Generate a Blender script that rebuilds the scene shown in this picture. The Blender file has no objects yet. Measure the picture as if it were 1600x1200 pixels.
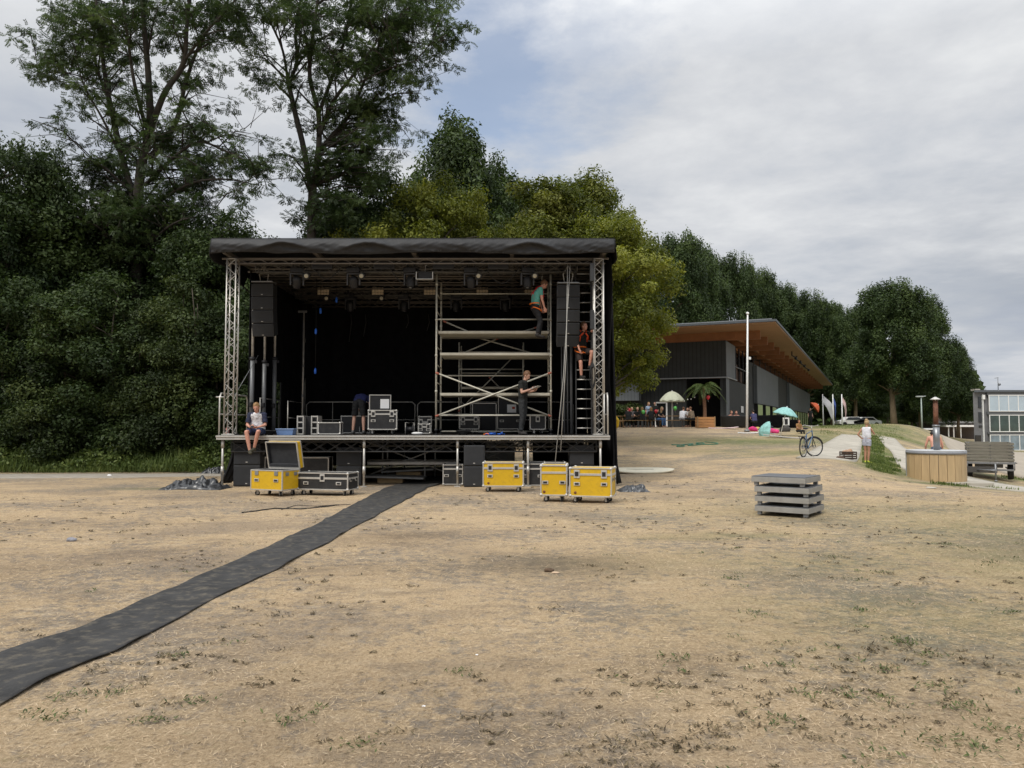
import bpy, bmesh, math, random
import numpy as np
from mathutils import Vector, Matrix, noise as mnoise
R = math.radians
C = bpy.context.scene
col = C.collection
random.seed(7); rng = np.random.default_rng(7)

# ------------------------------------------------------------ camera
PITCH = R(3.05); EYE = 1.6
cam_d = bpy.data.cameras.new('camera'); cam = bpy.data.objects.new('camera', cam_d); col.objects.link(cam)
cam.location = (0, 0, EYE); cam.rotation_euler = (R(90) + PITCH, 0, 0)
cam_d.sensor_width = 36; cam_d.lens = 27; cam_d.clip_start = 0.1; cam_d.clip_end = 6000
C.camera = cam
# ------------------------------------------------------------ sky, sun, exposure
SUN_EL, SUN_AZ = R(52), R(215)        # azimuth measured clockwise from +Y
w = bpy.data.worlds.new("World"); C.world = w; w.use_nodes = True
nt = w.node_tree; nt.nodes.clear()
def N(t, **k):
    n = nt.nodes.new(t)
    for a, b in k.items(): setattr(n, a, b)
    return n
def wm(op, a, b=None, c=None):
    n = N('ShaderNodeMath', operation=op)
    for i, v in enumerate((a, b, c)):
        if v is None: continue
        if isinstance(v, (int, float)): n.inputs[i].default_value = v
        else: nt.links.new(v, n.inputs[i])
    return n.outputs[0]
def wmix(f, a, b):
    n = N('ShaderNodeMix', data_type='RGBA')
    for s, v in ((n.inputs[0], f), (n.inputs[6], a), (n.inputs[7], b)):
        if isinstance(v, tuple): s.default_value = v
        elif isinstance(v, (int, float)): s.default_value = v
        else: nt.links.new(v, s)
    return n.outputs[2]
def wramp(f, p):
    n = N('ShaderNodeValToRGB'); e = n.color_ramp.elements
    while len(e) < len(p): e.new(0.5)
    for i, (x, c) in enumerate(p):
        e[i].position = x; e[i].color = c if isinstance(c, tuple) else (c, c, c, 1)
    nt.links.new(f, n.inputs[0]); return n.outputs[0]
SKY_K = 0.1
out = N('ShaderNodeOutputWorld'); bg = N('ShaderNodeBackground'); bg.inputs[1].default_value = SKY_K
nt.links.new(bg.outputs[0], out.inputs[0])
sky = N('ShaderNodeTexSky'); sky.sky_type = 'NISHITA'; sky.sun_disc = False
sky.sun_elevation = SUN_EL; sky.sun_rotation = SUN_AZ; sky.air_density = 1.0; sky.dust_density = 2.0
tc = N('ShaderNodeTexCoord'); sep = N('ShaderNodeSeparateXYZ'); nt.links.new(tc.outputs['Generated'], sep.inputs[0])
zc = wm('ADD', wm('MAXIMUM', sep.outputs[2], 0.0), 0.10)
cx = wm('DIVIDE', sep.outputs[0], zc); cy = wm('DIVIDE', sep.outputs[1], zc)
comb = N('ShaderNodeCombineXYZ'); nt.links.new(cx, comb.inputs[0]); nt.links.new(cy, comb.inputs[1])
def wnoise(scale, det, rough, dist=0.0, off=0.0):
    m = N('ShaderNodeMapping'); m.inputs[1].default_value = (off, off * .7, off * .3); nt.links.new(comb.outputs[0], m.inputs[0])
    n = N('ShaderNodeTexNoise'); n.inputs['Scale'].default_value = scale; n.inputs['Detail'].default_value = det
    n.inputs['Roughness'].default_value = rough; n.inputs['Distortion'].default_value = dist
    nt.links.new(m.outputs[0], n.inputs['Vector']); return n.outputs['Fac']
n1 = wnoise(0.75, 10, 0.55, 0.15, 5.3); n2 = wnoise(2.6, 10, 0.6, 0.1, 9.0)
mixn = wm('ADD', wm('MULTIPLY', n1, 0.7), wm('MULTIPLY', n2, 0.3))
k = 1 / SKY_K
def kc(r, g, b): return (r * k, g * k, b * k, 1)
cloud = wramp(mixn, [(0.39, (0.37, 0.40, 0.455, 1)), (0.46, (0.43, 0.455, 0.495, 1)), (0.53, (0.51, 0.525, 0.55, 1)), (0.62, (0.62, 0.63, 0.64, 1))])
# the low cloud bank out over the water, darker to the right
low = wramp(wm('ADD', sep.outputs[2], wm('MULTIPLY', wm('SUBTRACT', n2, 0.5), 0.16)), [(0.05, 0.0), (0.16, 0.9), (0.30, 0.0)])
side = wramp(sep.outputs[0], [(0.35, 0.0), (0.62, 1.0)])
cloud = wmix(wm('MULTIPLY', wm('MULTIPLY', low, side), 0.62), cloud, (0.225, 0.255, 0.30, 1))
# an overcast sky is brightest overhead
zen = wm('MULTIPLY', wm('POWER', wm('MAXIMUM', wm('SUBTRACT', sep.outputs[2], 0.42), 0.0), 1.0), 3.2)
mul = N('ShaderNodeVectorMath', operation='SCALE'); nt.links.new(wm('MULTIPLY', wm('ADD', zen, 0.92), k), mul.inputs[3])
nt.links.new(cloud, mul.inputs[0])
# a gap in the cloud where the blue shows through
def blob(d, width):
    v = N('ShaderNodeVectorMath', operation='DISTANCE'); nt.links.new(tc.outputs['Generated'], v.inputs[0]); v.inputs[1].default_value = d
    return wramp(wm('ADD', v.outputs['Value'], wm('MULTIPLY', wm('SUBTRACT', n2, 0.5), 0.35)), [(width * .3, 1.0), (width, 0.0)])
gap = wm('MAXIMUM', blob((-0.015, 0.897, 0.443), 0.17), wm('MULTIPLY', blob((0.08, 0.89, 0.45), 0.13), 0.5))
gap = wm('MULTIPLY', gap, 0.75)
hs = N('ShaderNodeHueSaturation'); hs.inputs['Saturation'].default_value = 0.85; hs.inputs['Value'].default_value = 1.25
nt.links.new(sky.outputs[0], hs.inputs['Color'])
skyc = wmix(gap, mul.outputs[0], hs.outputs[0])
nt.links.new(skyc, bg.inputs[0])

sd = bpy.data.lights.new('sun', 'SUN'); sd.energy = 1.5; sd.angle = R(12); sd.color = (1.0, 0.95, 0.87)
so = bpy.data.objects.new('sun', sd); col.objects.link(so)
sdir = Vector((math.sin(SUN_AZ) * math.cos(SUN_EL), math.cos(SUN_AZ) * math.cos(SUN_EL), math.sin(SUN_EL)))
so.rotation_euler = sdir.to_track_quat('Z', 'Y').to_euler(); so.location = sdir * 60
C.view_settings.view_transform = 'Standard'; C.view_settings.look = 'None'
C.view_settings.exposure = 0.5; C.view_settings.gamma = 1.0; C.view_settings.use_curve_mapping = False
C.cycles.max_bounces = 6; C.cycles.diffuse_bounces = 3; C.cycles.transparent_max_bounces = 6

# ------------------------------------------------------------ photograph coordinates -> place
CP, SP = math.cos(PITCH), math.sin(PITCH)
def W(px, py, Y):
    u = (px - 800) / 1200; v = (600 - py) / 1200
    s = Y / (CP - v * SP)
    return Vector((u * s, Y, EYE + (SP + v * CP) * s))
def GX(px, Y): return W(px, 700, Y).x
def GZ(py, Y): return W(800, py, Y).z

# ------------------------------------------------------------ materials
MATS = {}
def srgb(h):
    h = h.lstrip('#'); v = [int(h[i:i + 2], 16) / 255 for i in (0, 2, 4)]
    return tuple(c / 12.92 if c <= .04045 else ((c + .055) / 1.055) ** 2.4 for c in v)
def mat(name, c, rough=0.6, metal=0.0, var=0.12, vscale=6.0, bump=0.0, bscale=60.0, spec=0.4, stretch=None, dirt=0.0, dirtc=(0.12, 0.10, 0.075)):
    if name in MATS: return MATS[name]
    m = bpy.data.materials.new(name); m.use_nodes = True; t = m.node_tree; b = t.nodes['Principled BSDF']
    b.inputs['Roughness'].default_value = rough; b.inputs['Metallic'].default_value = metal
    b.inputs['Specular IOR Level'].default_value = spec
    tcn = t.nodes.new('ShaderNodeTexCoord'); mp = t.nodes.new('ShaderNodeMapping'); t.links.new(tcn.outputs['Object'], mp.inputs[0])
    if stretch: mp.inputs[3].default_value = stretch
    nz = t.nodes.new('ShaderNodeTexNoise'); nz.inputs['Scale'].default_value = vscale; nz.inputs['Detail'].default_value = 6
    nz.inputs['Roughness'].default_value = .6
    t.links.new(mp.outputs[0], nz.inputs['Vector'])
    rp = t.nodes.new('ShaderNodeValToRGB'); e = rp.color_ramp.elements
    e[0].position = .3; e[1].position = .7
    e[0].color = tuple(max(0, x * (1 - var)) for x in c) + (1,); e[1].color = tuple(min(1, x * (1 + var)) for x in c) + (1,)
    t.links.new(nz.outputs['Fac'], rp.inputs[0]); colr = rp.outputs[0]
    if dirt > 0:
        n2 = t.nodes.new('ShaderNodeTexNoise'); n2.inputs['Scale'].default_value = vscale * 2.3; n2.inputs['Detail'].default_value = 8
        n2.inputs['Roughness'].default_value = .7; t.links.new(mp.outputs[0], n2.inputs['Vector'])
        r2 = t.nodes.new('ShaderNodeValToRGB'); r2.color_ramp.elements[0].position = .5; r2.color_ramp.elements[1].position = .72
        r2.color_ramp.elements[0].color = (0, 0, 0, 1); r2.color_ramp.elements[1].color = (dirt, dirt, dirt, 1)
        t.links.new(n2.outputs['Fac'], r2.inputs[0])
        mx = t.nodes.new('ShaderNodeMix'); mx.data_type = 'RGBA'; t.links.new(r2.outputs[0], mx.inputs[0])
        t.links.new(colr, mx.inputs[6]); mx.inputs[7].default_value = dirtc + (1,); colr = mx.outputs[2]
    t.links.new(colr, b.inputs['Base Color'])
    if bump > 0:
        n3 = t.nodes.new('ShaderNodeTexNoise'); n3.inputs['Scale'].default_value = bscale; n3.inputs['Detail'].default_value = 5
        t.links.new(mp.outputs[0], n3.inputs['Vector'])
        bp = t.nodes.new('ShaderNodeBump'); bp.inputs['Strength'].default_value = bump; bp.inputs['Distance'].default_value = .01
        t.links.new(n3.outputs['Fac'], bp.inputs['Height']); t.links.new(bp.outputs[0], b.inputs['Normal'])
    MATS[name] = m; return m

def leafmat(name, c1, c2, c3, trans=0.35, scale=0.6, rough=0.55):
    m = bpy.data.materials.new(name); m.use_nodes = True; t = m.node_tree; t.nodes.clear()
    o = t.nodes.new('ShaderNodeOutputMaterial'); b = t.nodes.new('ShaderNodeBsdfPrincipled'); tr = t.nodes.new('ShaderNodeBsdfTranslucent')
    ms = t.nodes.new('ShaderNodeMixShader'); ms.inputs[0].default_value = trans
    at = t.nodes.new('ShaderNodeAttribute'); at.attribute_name = 'tint'
    tcn = t.nodes.new('ShaderNodeTexCoord'); nz = t.nodes.new('ShaderNodeTexNoise'); nz.inputs['Scale'].default_value = scale; nz.inputs['Detail'].default_value = 3
    t.links.new(tcn.outputs['Object'], nz.inputs['Vector'])
    ad = t.nodes.new('ShaderNodeMath'); ad.operation = 'ADD'; t.links.new(at.outputs['Fac'], ad.inputs[0])
    mu = t.nodes.new('ShaderNodeMath'); mu.operation = 'MULTIPLY_ADD'; t.links.new(nz.outputs['Fac'], mu.inputs[0]); mu.inputs[1].default_value = 0.9; mu.inputs[2].default_value = -0.45
    t.links.new(mu.outputs[0], ad.inputs[1])
    rp = t.nodes.new('ShaderNodeValToRGB'); e = rp.color_ramp.elements; e.new(.5)
    e[0].position = .1; e[1].position = .5; e[2].position = .95
    for i, cc in enumerate((c1, c2, c3)): e[i].color = cc + (1,)
    t.links.new(ad.outputs[0], rp.inputs[0])
    t.links.new(rp.outputs[0], b.inputs['Base Color']); b.inputs['Roughness'].default_value = rough; b.inputs['Specular IOR Level'].default_value = .25
    hv = t.nodes.new('ShaderNodeHueSaturation'); hv.inputs['Value'].default_value = 1.0; hv.inputs['Saturation'].default_value = 1.15
    t.links.new(rp.outputs[0], hv.inputs['Color']); t.links.new(hv.outputs[0], tr.inputs[0])
    t.links.new(b.outputs[0], ms.inputs[1]); t.links.new(tr.outputs[0], ms.inputs[2]); t.links.new(ms.outputs[0], o.inputs[0])
    MATS[name] = m; return m

# ------------------------------------------------------------ mesh builder and object helpers
class MB:
    def __init__(s): s.v = []; s.f = []; s.sm = []
    def add(s, vs, fs, smooth=False):
        b = len(s.v); s.v += [tuple(x) for x in vs]; s.f += [tuple(i + b for i in f) for f in fs]; s.sm += [smooth] * len(fs); return s
    def box(s, c, d, rot=None, piv=None):
        x, y, z = d[0] / 2, d[1] / 2, d[2] / 2
        vs = [Vector(p) for p in ((-x, -y, -z), (x, -y, -z), (x, y, -z), (-x, y, -z), (-x, -y, z), (x, -y, z), (x, y, z), (-x, y, z))]
        if rot is not None:
            m = rot if isinstance(rot, Matrix) else Matrix.Rotation(rot, 3, 'Z'); vs = [m @ p for p in vs]
        cc = Vector(c); return s.add([p + cc for p in vs], [(0, 3, 2, 1), (4, 5, 6, 7), (0, 1, 5, 4), (1, 2, 6, 5), (2, 3, 7, 6), (3, 0, 4, 7)])
    def bevbox(s, c, d, bv=0.01):
        # box with chamfered edges
        bm = bmesh.new(); bmesh.ops.create_cube(bm, size=1)
        for vv in bm.verts: vv.co = Vector((vv.co.x * d[0], vv.co.y * d[1], vv.co.z * d[2]))
        bmesh.ops.bevel(bm, geom=bm.edges[:], offset=bv, segments=2, affect='EDGES', profile=.6)
        cc = Vector(c); bm.verts.index_update()
        s.add([vv.co + cc for vv in bm.verts], [tuple(q.index for q in f.verts) for f in bm.faces]); bm.free(); return s
    def tube(s, pts, r, n=8, caps=True, smooth=True):
        pts = [Vector(p) for p in pts]; rs = r if isinstance(r, (list, tuple)) else [r] * len(pts)
        vs = []; fs = []; up = None
        for i, p in enumerate(pts):
            t = (pts[min(i + 1, len(pts) - 1)] - pts[max(i - 1, 0)])
            t = t.normalized() if t.length > 1e-9 else Vector((0, 0, 1))
            if up is None: up = Vector((0, 0, 1)) if abs(t.z) < .9 else Vector((1, 0, 0))
            a = t.cross(up)
            if a.length < 1e-4: a = t.cross(Vector((0, 1, 0)))
            a.normalize(); b = a.cross(t).normalized(); up = b
            for j in range(n):
                q = 2 * math.pi * j / n; vs.append(p + (a * math.cos(q) + b * math.sin(q)) * rs[i])
        for i in range(len(pts) - 1):
            for j in range(n):
                k2 = (j + 1) % n; fs.append((i * n + j, i * n + k2, (i + 1) * n + k2, (i + 1) * n + j))
        s.add(vs, fs, smooth)
        if caps:
            m = len(s.v) - len(vs); s.f.append(tuple(m + j for j in range(n))[::-1]); s.sm.append(False)
            s.f.append(tuple(m + (len(pts) - 1) * n + j for j in range(n))); s.sm.append(False)
        return s
    def lathe(s, prof, c=(0, 0, 0), n=20, smooth=True, axis=None):
        c = Vector(c); vs = []; fs = []
        M = Matrix.Identity(3) if axis is None else Vector((0, 0, 1)).rotation_difference(Vector(axis)).to_matrix()
        for r, z in prof:
            for j in range(n):
                q = 2 * math.pi * j / n; vs.append(M @ Vector((r * math.cos(q), r * math.sin(q), z)) + c)
        for i in range(len(prof) - 1):
            for j in range(n):
                k2 = (j + 1) % n; fs.append((i * n + j, i * n + k2, (i + 1) * n + k2, (i + 1) * n + j))
        b = len(s.v); s.add(vs, fs, smooth)
        if prof[0][0] > 1e-5: s.f.append(tuple(b + j for j in range(n))[::-1]); s.sm.append(False)
        if prof[-1][0] > 1e-5: s.f.append(tuple(b + (len(prof) - 1) * n + j for j in range(n))); s.sm.append(False)
        return s
    def ell(s, c, r, n=14, m=8, rot=None):
        c = Vector(c); rr = (r, r, r) if isinstance(r, (int, float)) else r
        vs = [Vector((0, 0, -rr[2]))]; 
        for i in range(1, m):
            a = math.pi * i / m
            for j in range(n):
                q = 2 * math.pi * j / n; vs.append(Vector((rr[0] * math.sin(a) * math.cos(q), rr[1] * math.sin(a) * math.sin(q), -rr[2] * math.cos(a))))
        vs.append(Vector((0, 0, rr[2]))); fs = []
        for j in range(n):
            fs.append((0, 1 + (j + 1) % n, 1 + j)); e = 1 + (m - 2) * n; fs.append((e + j, e + (j + 1) % n, len(vs) - 1))
        for i in range(m - 2):
            for j in range(n):
                a = 1 + i * n; fs.append((a + j, a + (j + 1) % n, a + n + (j + 1) % n, a + n + j))
        if rot is not None: vs = [rot @ p for p in vs]
        return s.add([p + c for p in vs], fs, True)
    def cap(s, p0, r0, p1, r1, n=12, flat0=False, flat1=False):
        s.tube([p0, p1], [r0, r1], n)
        if not flat0: s.ell(p0, r0, n, 8)
        if not flat1: s.ell(p1, r1, n, 8)
        return s
    def prism(s, poly, z0, z1):
        n = len(poly)
        return s.add([(x, y, z0) for x, y in poly] + [(x, y, z1) for x, y in poly],
                     [tuple(range(n))[::-1], tuple(range(n, 2 * n))] + [(i, (i + 1) % n, n + (i + 1) % n, n + i) for i in range(n)])
    def sheet(s, f, nu, nv, thick=(0, 0.01, 0), smooth=True):
        t = Vector(thick); A = [[Vector(f(i / nu, j / nv)) for j in range(nv + 1)] for i in range(nu + 1)]
        vs = [p for row in A for p in row]; n = len(vs); vs += [p + t for p in vs]; w_ = nv + 1; fs = []
        for i in range(nu):
            for j in range(nv):
                a = i * w_ + j; fs.append((a, a + w_, a + w_ + 1, a + 1)); fs.append((n + a, n + a + 1, n + a + w_ + 1, n + a + w_))
        for i in range(nu):
            a = i * w_; fs.append((a, n + a, n + a + w_, a + w_)); a += nv; fs.append((a, a + w_, n + a + w_, n + a))
        for j in range(nv):
            a = j; fs.append((a, a + 1, n + a + 1, n + a)); a = nu * w_ + j; fs.append((a, n + a, n + a + 1, a + 1))
        return s.add(vs, fs, smooth)
    def mesh(s, name, m):
        me = bpy.data.meshes.new(name); me.from_pydata(s.v, [], s.f); me.polygons.foreach_set('use_smooth', s.sm)
        if m: me.materials.append(m)
        me.update(); return me
    def build(s, name, m, parent=None, label=None):
        o = bpy.data.objects.new(name, s.mesh(name, m)); col.objects.link(o)
        if parent is not None: o.parent = parent
        if label: o['label'] = label
        return o
def tag(o, label, cat, group=None, kind=None):
    if label: o['label'] = label
    if cat: o['category'] = cat
    if group: o['group'] = group
    if kind: o['kind'] = kind
    return o
def thing(name, label, cat, loc=(0, 0, 0), rotz=0.0, group=None):
    o = bpy.data.objects.new(name, None); col.objects.link(o); o.location = loc; o.rotation_euler = (0, 0, rotz); o.empty_display_size = .2
    return tag(o, label, cat, group)
def kids(o): return [c for c in bpy.data.objects if c.parent == o]
def dup(o, loc, rotz=None, label=None, group=None, scale=None, parent=None):
    r = o.copy(); col.objects.link(r); r.location = loc
    if parent is not None: r.parent = parent
    if rotz is not None: r.rotation_euler = (0, 0, rotz)
    if scale is not None: r.scale = scale
    if label: r['label'] = label
    if group: r['group'] = group
    for ch in kids(o):
        c = ch.copy(); col.objects.link(c); c.parent = r
        for g_ in kids(ch):
            d = g_.copy(); col.objects.link(d); d.parent = c
    return r

# ------------------------------------------------------------ terrain
CTRL = [(-200,5,0),(800,5,0),(1800,5,0),(0,12,0),(800,12,0),(1300,12,0),(1700,12,0),(0,18,0),(800,17,0),(1240,13.5,0),
 (0,25,0),(400,25,0),(645,22,0),(450,29,.05),(645,29,.1),(900,22,0),(1000,25.5,.02),(1150,22,0.02),(1400,18,0),(1600,17,-.02),
 (1130,30,.3),(1090,38,.78),(850,38,.65),(1000,50,1.43),(1150,50,1.43),(1200,48,1.22),(1240,44,1.1),(950,54,1.45),(1080,54,1.45),
 (1243,27,.42),(1335,27,.30),(1355,27.8,.2),(1350,45,.93),(1325,45,.95),(1285,45,1.12),(1300,60,1.45),(1400,60,1.50),(1440,62,1.3),(1480,60,.2),
 (1390,44,.72),(1412,34,.35),(1462,24.2,-.2),(1410,24.5,-.08),(1545,28,-.36),(1520,24.6,-.33),(1600,21.5,-.30),(1700,20,-.4),
 (1600,40,-1.0),(1600,101,-1.75),(1500,100,-1.3),(1480,140,-.7),(1560,60,-1.4),(0,40,.2),(500,45,.5),(800,60,1.3),(1050,62,1.45),(1150,62,1.45),
 (1275,115,1.45),(1200,90,1.45),(0,100,.6),(800,120,1.3),(1390,110,1.35),(1400,200,0.5),(800,250,1),(1600,200,-1.75),(2000,60,-1.7),(2000,30,-1.0),
 (-400,60,.3),(-400,20,0),(2000,17,-.1),(2400,100,-1.8),(0,250,.6),(-800,200,0.5),(2400,300,-1.8)]
def ab(px, Y): return (px - 800) / 1200 * 3.2, math.log(Y) * 2.2
_P = np.array([ab(p, d) for p, d, z in CTRL]); _Z = np.array([z for p, d, z in CTRL])
def _phi(r): return np.sqrt(r * r + 0.02)
_K = _phi(np.linalg.norm(_P[:, None] - _P[None], axis=2)); _n = len(_P)
_A = np.zeros((_n + 1, _n + 1)); _A[:_n, :_n] = _K - np.eye(_n) * 0.0; _A[:_n, _n] = 1; _A[_n, :_n] = 1
_S = np.linalg.solve(_A, np.append(_Z, 0))
def gz(x, y):
    x = np.asarray(x, float); y = np.asarray(y, float)
    ye = np.clip(y, 4.0, 420.0); a = np.clip(x / ye, -1.6, 1.6) * 3.2; b = np.log(ye) * 2.2
    sh = a.shape; q = np.stack([a.ravel(), b.ravel()], 1); o = np.empty(len(q))
    for i in range(0, len(q), 20000):
        o[i:i + 20000] = _phi(np.linalg.norm(q[i:i + 20000, None] - _P[None], axis=2)) @ _S[:_n] + _S[_n]
    z = o.reshape(sh); t = np.clip((y - 13) / 8, 0, 1); z = z * t * t * (3 - 2 * t)
    near = np.clip((30 - y) / 20, 0, 1)
    z = z + near * (0.012 * np.sin(x * 2.1 + np.sin(y * 1.3) * 2) * np.sin(y * 1.7) + 0.006 * np.sin(x * 5.3 + 1) * np.sin(y * 4.7))
    return z
def g(x, y): return float(gz(np.array([x]), np.array([y]))[0])
def G(px, Y, dz=0.0):
    x = GX(px, Y); return Vector((x, Y, g(x, Y) + dz))
# ------------------------------------------------------------ ground sheet
def ground_material():
    m = bpy.data.materials.new('dry_grass_ground'); m.use_nodes = True; t = m.node_tree; b = t.nodes['Principled BSDF']
    L = t.links.new
    tcn = t.nodes.new('ShaderNodeTexCoord')
    def nz(scale, det=6, rough=.6, sc=(1, 1, 1), dist=0.0):
        mp = t.nodes.new('ShaderNodeMapping'); mp.inputs[3].default_value = sc; L(tcn.outputs['Object'], mp.inputs[0])
        n = t.nodes.new('ShaderNodeTexNoise'); n.inputs['Scale'].default_value = scale; n.inputs['Detail'].default_value = det
        n.inputs['Roughness'].default_value = rough; n.inputs['Distortion'].default_value = dist; L(mp.outputs[0], n.inputs['Vector']); return n.outputs['Fac']
    def ramp(f, p):
        n = t.nodes.new('ShaderNodeValToRGB'); e = n.color_ramp.elements
        while len(e) < len(p): e.new(.5)
        for i, (x, c) in enumerate(p): e[i].position = x; e[i].color = c + (1,) if isinstance(c, tuple) else (c, c, c, 1)
        L(f, n.inputs[0]); return n.outputs[0]
    def mix(f, a, c):
        n = t.nodes.new('ShaderNodeMix'); n.data_type = 'RGBA'; L(f, n.inputs[0])
        for s_, v in ((n.inputs[6], a), (n.inputs[7], c)):
            if isinstance(v, tuple): s_.default_value = v + (1,)
            else: L(v, s_)
        return n.outputs[2]
    def math_(op, a, c):
        n = t.nodes.new('ShaderNodeMath'); n.operation = op
        for i, v in enumerate((a, c)):
            if isinstance(v, (int, float)): n.inputs[i].default_value = v
            else: L(v, n.inputs[i])
        return n.outputs[0]
    def attr(nm):
        a = t.nodes.new('ShaderNodeAttribute'); a.attribute_name = nm; return a.outputs['Fac']
    fine = nz(38, 8, .75); fib = nz(90, 6, .7, (1, .3, 1), 1.0); mid = nz(2.6, 8, .65); big = nz(.42, 6, .6); spot = nz(6.5, 9, .78)
    c = ramp(fine, [(.29, (.185, .130, .072)), (.41, (.395, .285, .168)), (.54, (.545, .402, .248)), (.72, (.73, .565, .375))])
    c2 = ramp(fib, [(.38, (.28, .20, .112)), (.6, (.66, .51, .325))]); c = mix(ramp(mid, [(.35, .15), (.65, .55)]), c, c2)
    # bare grey-brown soil showing through the worn sward
    soil = ramp(fine, [(.3, (.13, .112, .092)), (.55, (.25, .218, .18)), (.75, (.38, .335, .275))])
    sf = math_('ADD', math_('MULTIPLY', big, .45), math_('MULTIPLY', spot, .55))
    c = mix(ramp(sf, [(.485, 0.0), (.56, .85)]), c, soil)
    med = nz(1.5, 9, .72, (.6, 1.2, 1)); c = mix(ramp(med, [(.53, 0.0), (.62, .6)]), c, ramp(fine, [(.3, (.19, .145, .10)), (.7, (.34, .27, .19))]))
    lt = nz(3.1, 8, .7, (.6, 1.3, 1)); c = mix(ramp(lt, [(.55, 0.0), (.66, .45)]), c, (.63, .495, .335))
    brd = nz(.33, 7, .62, (.55, 1, 1), .6); c = mix(ramp(brd, [(.52, 0.0), (.61, .6)]), c, ramp(fine, [(.3, (.17, .135, .10)), (.7, (.36, .285, .21))]))
    d = math_('MULTIPLY', attr('dirt'), ramp(spot, [(.3, .55), (.62, 1.0)]))
    c = mix(d, c, ramp(fine, [(.3, (.085, .062, .042)), (.7, (.22, .165, .115))]))
    # dark dead tufts
    tf = nz(11, 7, .8, (1, .55, 1)); c = mix(ramp(tf, [(.60, 0.0), (.65, .75)]), c, (.12, .088, .045))
    gr = ramp(fine, [(.3, (.05, .08, .018)), (.7, (.15, .185, .055))])
    gf = math_('MULTIPLY', attr('green'), ramp(mid, [(.33, .5), (.55, 1.0)])); c = mix(gf, c, gr)
    gs = math_('MULTIPLY', ramp(nz(5.2, 8, .75), [(.60, 0.0), (.68, .55)]), ramp(nz(.3, 3, .5), [(.42, .1), (.6, 1.0)])); c = mix(gs, c, (.13, .14, .05))
    L(c, b.inputs['Base Color']); b.inputs['Roughness'].default_value = .95; b.inputs['Specular IOR Level'].default_value = .1
    bp = t.nodes.new('ShaderNodeBump'); bp.inputs['Strength'].default_value = .9; bp.inputs['Distance'].default_value = .03
    h = math_('ADD', fine, math_('MULTIPLY', fib, .6)); L(math_('ADD', h, math_('MULTIPLY', spot, 1.2)), bp.inputs['Height']); L(bp.outputs[0], b.inputs['Normal'])
    return m
def coords(lo, hi, n, c0, s):
    a = np.arcsinh((lo - c0) / s); b = np.arcsinh((hi - c0) / s); return c0 + s * np.sinh(np.linspace(a, b, n))
GREENX = [(1376 - (d - 26) * .75, d, .7 + .012 * d, 1.6, 1.0) for d in range(26, 48, 1)] + [(1300 - (d - 40), d, 2.2, 1.5, .8) for d in range(40, 52, 2)]
def blobs(x, y, L):
    v = np.zeros_like(x)
    for px, d, rx, ry, a in L: v = np.maximum(v, a * np.exp(-(((x - GX(px, d)) / rx) ** 2 + ((y - d) / ry) ** 2)))
    return v
xs = coords(-2500, 2500, 440, 1.0, 9.0); ys = coords(-70, 3800, 430, 10.0, 9.0)
XX, YY = np.meshgrid(xs, ys, indexing='ij'); ZZ = gz(XX, YY)
nx, ny = XX.shape
me = bpy.data.meshes.new('ground'); V = np.stack([XX, YY, ZZ], -1).reshape(-1, 3)
me.vertices.add(len(V)); me.vertices.foreach_set('co', V.ravel())
ii, jj = np.meshgrid(np.arange(nx - 1), np.arange(ny - 1), indexing='ij'); a = (ii * ny + jj).ravel()
F = np.stack([a, a + ny, a + ny + 1, a + 1], 1)
me.loops.add(F.size); me.loops.foreach_set('vertex_index', F.ravel()); me.polygons.add(len(F))
me.polygons.foreach_set('loop_start', np.arange(0, F.size, 4)); me.polygons.foreach_set('use_smooth', np.ones(len(F), bool)); me.update(calc_edges=True)
DIRT = [(640, 11.2, 1.0, .6, .75), (600, 10.6, 1.2, .5, .5), (870, 9.0, 1.1, .75, .8), (1060, 5.2, .55, .4, .6), (560, 8.6, 2.2, .5, .45), (200, 9.5, 1.0, .8, .4), (30, 8.6, .9, 1.0, .45),
        (690, 20.6, 3.0, .5, .5), (760, 4.0, .5, .3, .5), (420, 4.0, .6, .4, .4), (800, 5.2, .7, .3, .35), (530, 4.8, .8, .4, .4), (960, 3.6, .4, .25, .5), (300, 17.2, 1.6, .4, .35), (1110, 18.5, 2.0, .6, .3),
        (1450, 4.3, .7, .4, .25), (985, 34, 3.5, 1.4, .5), (60, 12.5, 2.0, .8, .35), (580, 25, 6, 3, .6)]
GREEN = [(1190, 38, 5.5, 3.0, .8), (1250, 31, 2.6, 2.2, .7), (1150, 33, 4.0, 1.2, .4), (1320, 60, 7, 8, 1.0), (1400, 52, 3.2, 9, .95), (1365, 34, .9, 8, 1.0), (1380, 27.5, .75, 3.4, 1.0), (1460, 27.0, 2.6, 1.3, .9), (1500, 23.3, 2.4, .55, .9), (1590, 29.5, 1.8, 1.2, 1.0),
         (1330, 75, 9, 12, 1.0), (1450, 85, 10, 14, .9), (1400, 110, 14, 30, 1.0), (1540, 85, 8, 7, .8), (100, 29, 14, 2.6, 1.0), (-100, 29, 14, 3, 1.0), (1400, 14, 4.5, 3.0, .3), (1300, 9, 3, 1.2, .3),
         (1450, 6.5, 2.0, 1.4, .35), (1180, 11.2, 1.6, .4, .4), (1080, 11.0, 1.2, .3, .35), (240, 19.6, 1.4, .35, .45), (1530, 12, 2.4, 2.5, .4), (1620, 9, 2.0, 3, .4), (1700, 22, 3, 3, .6), (1650, 34, 1.2, 1, .9)]
GREEN += GREENX
far = np.clip((YY - 58) / 20, 0, 1) * .9 * (XX < GX(1478, 100) * YY / 100)
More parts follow.
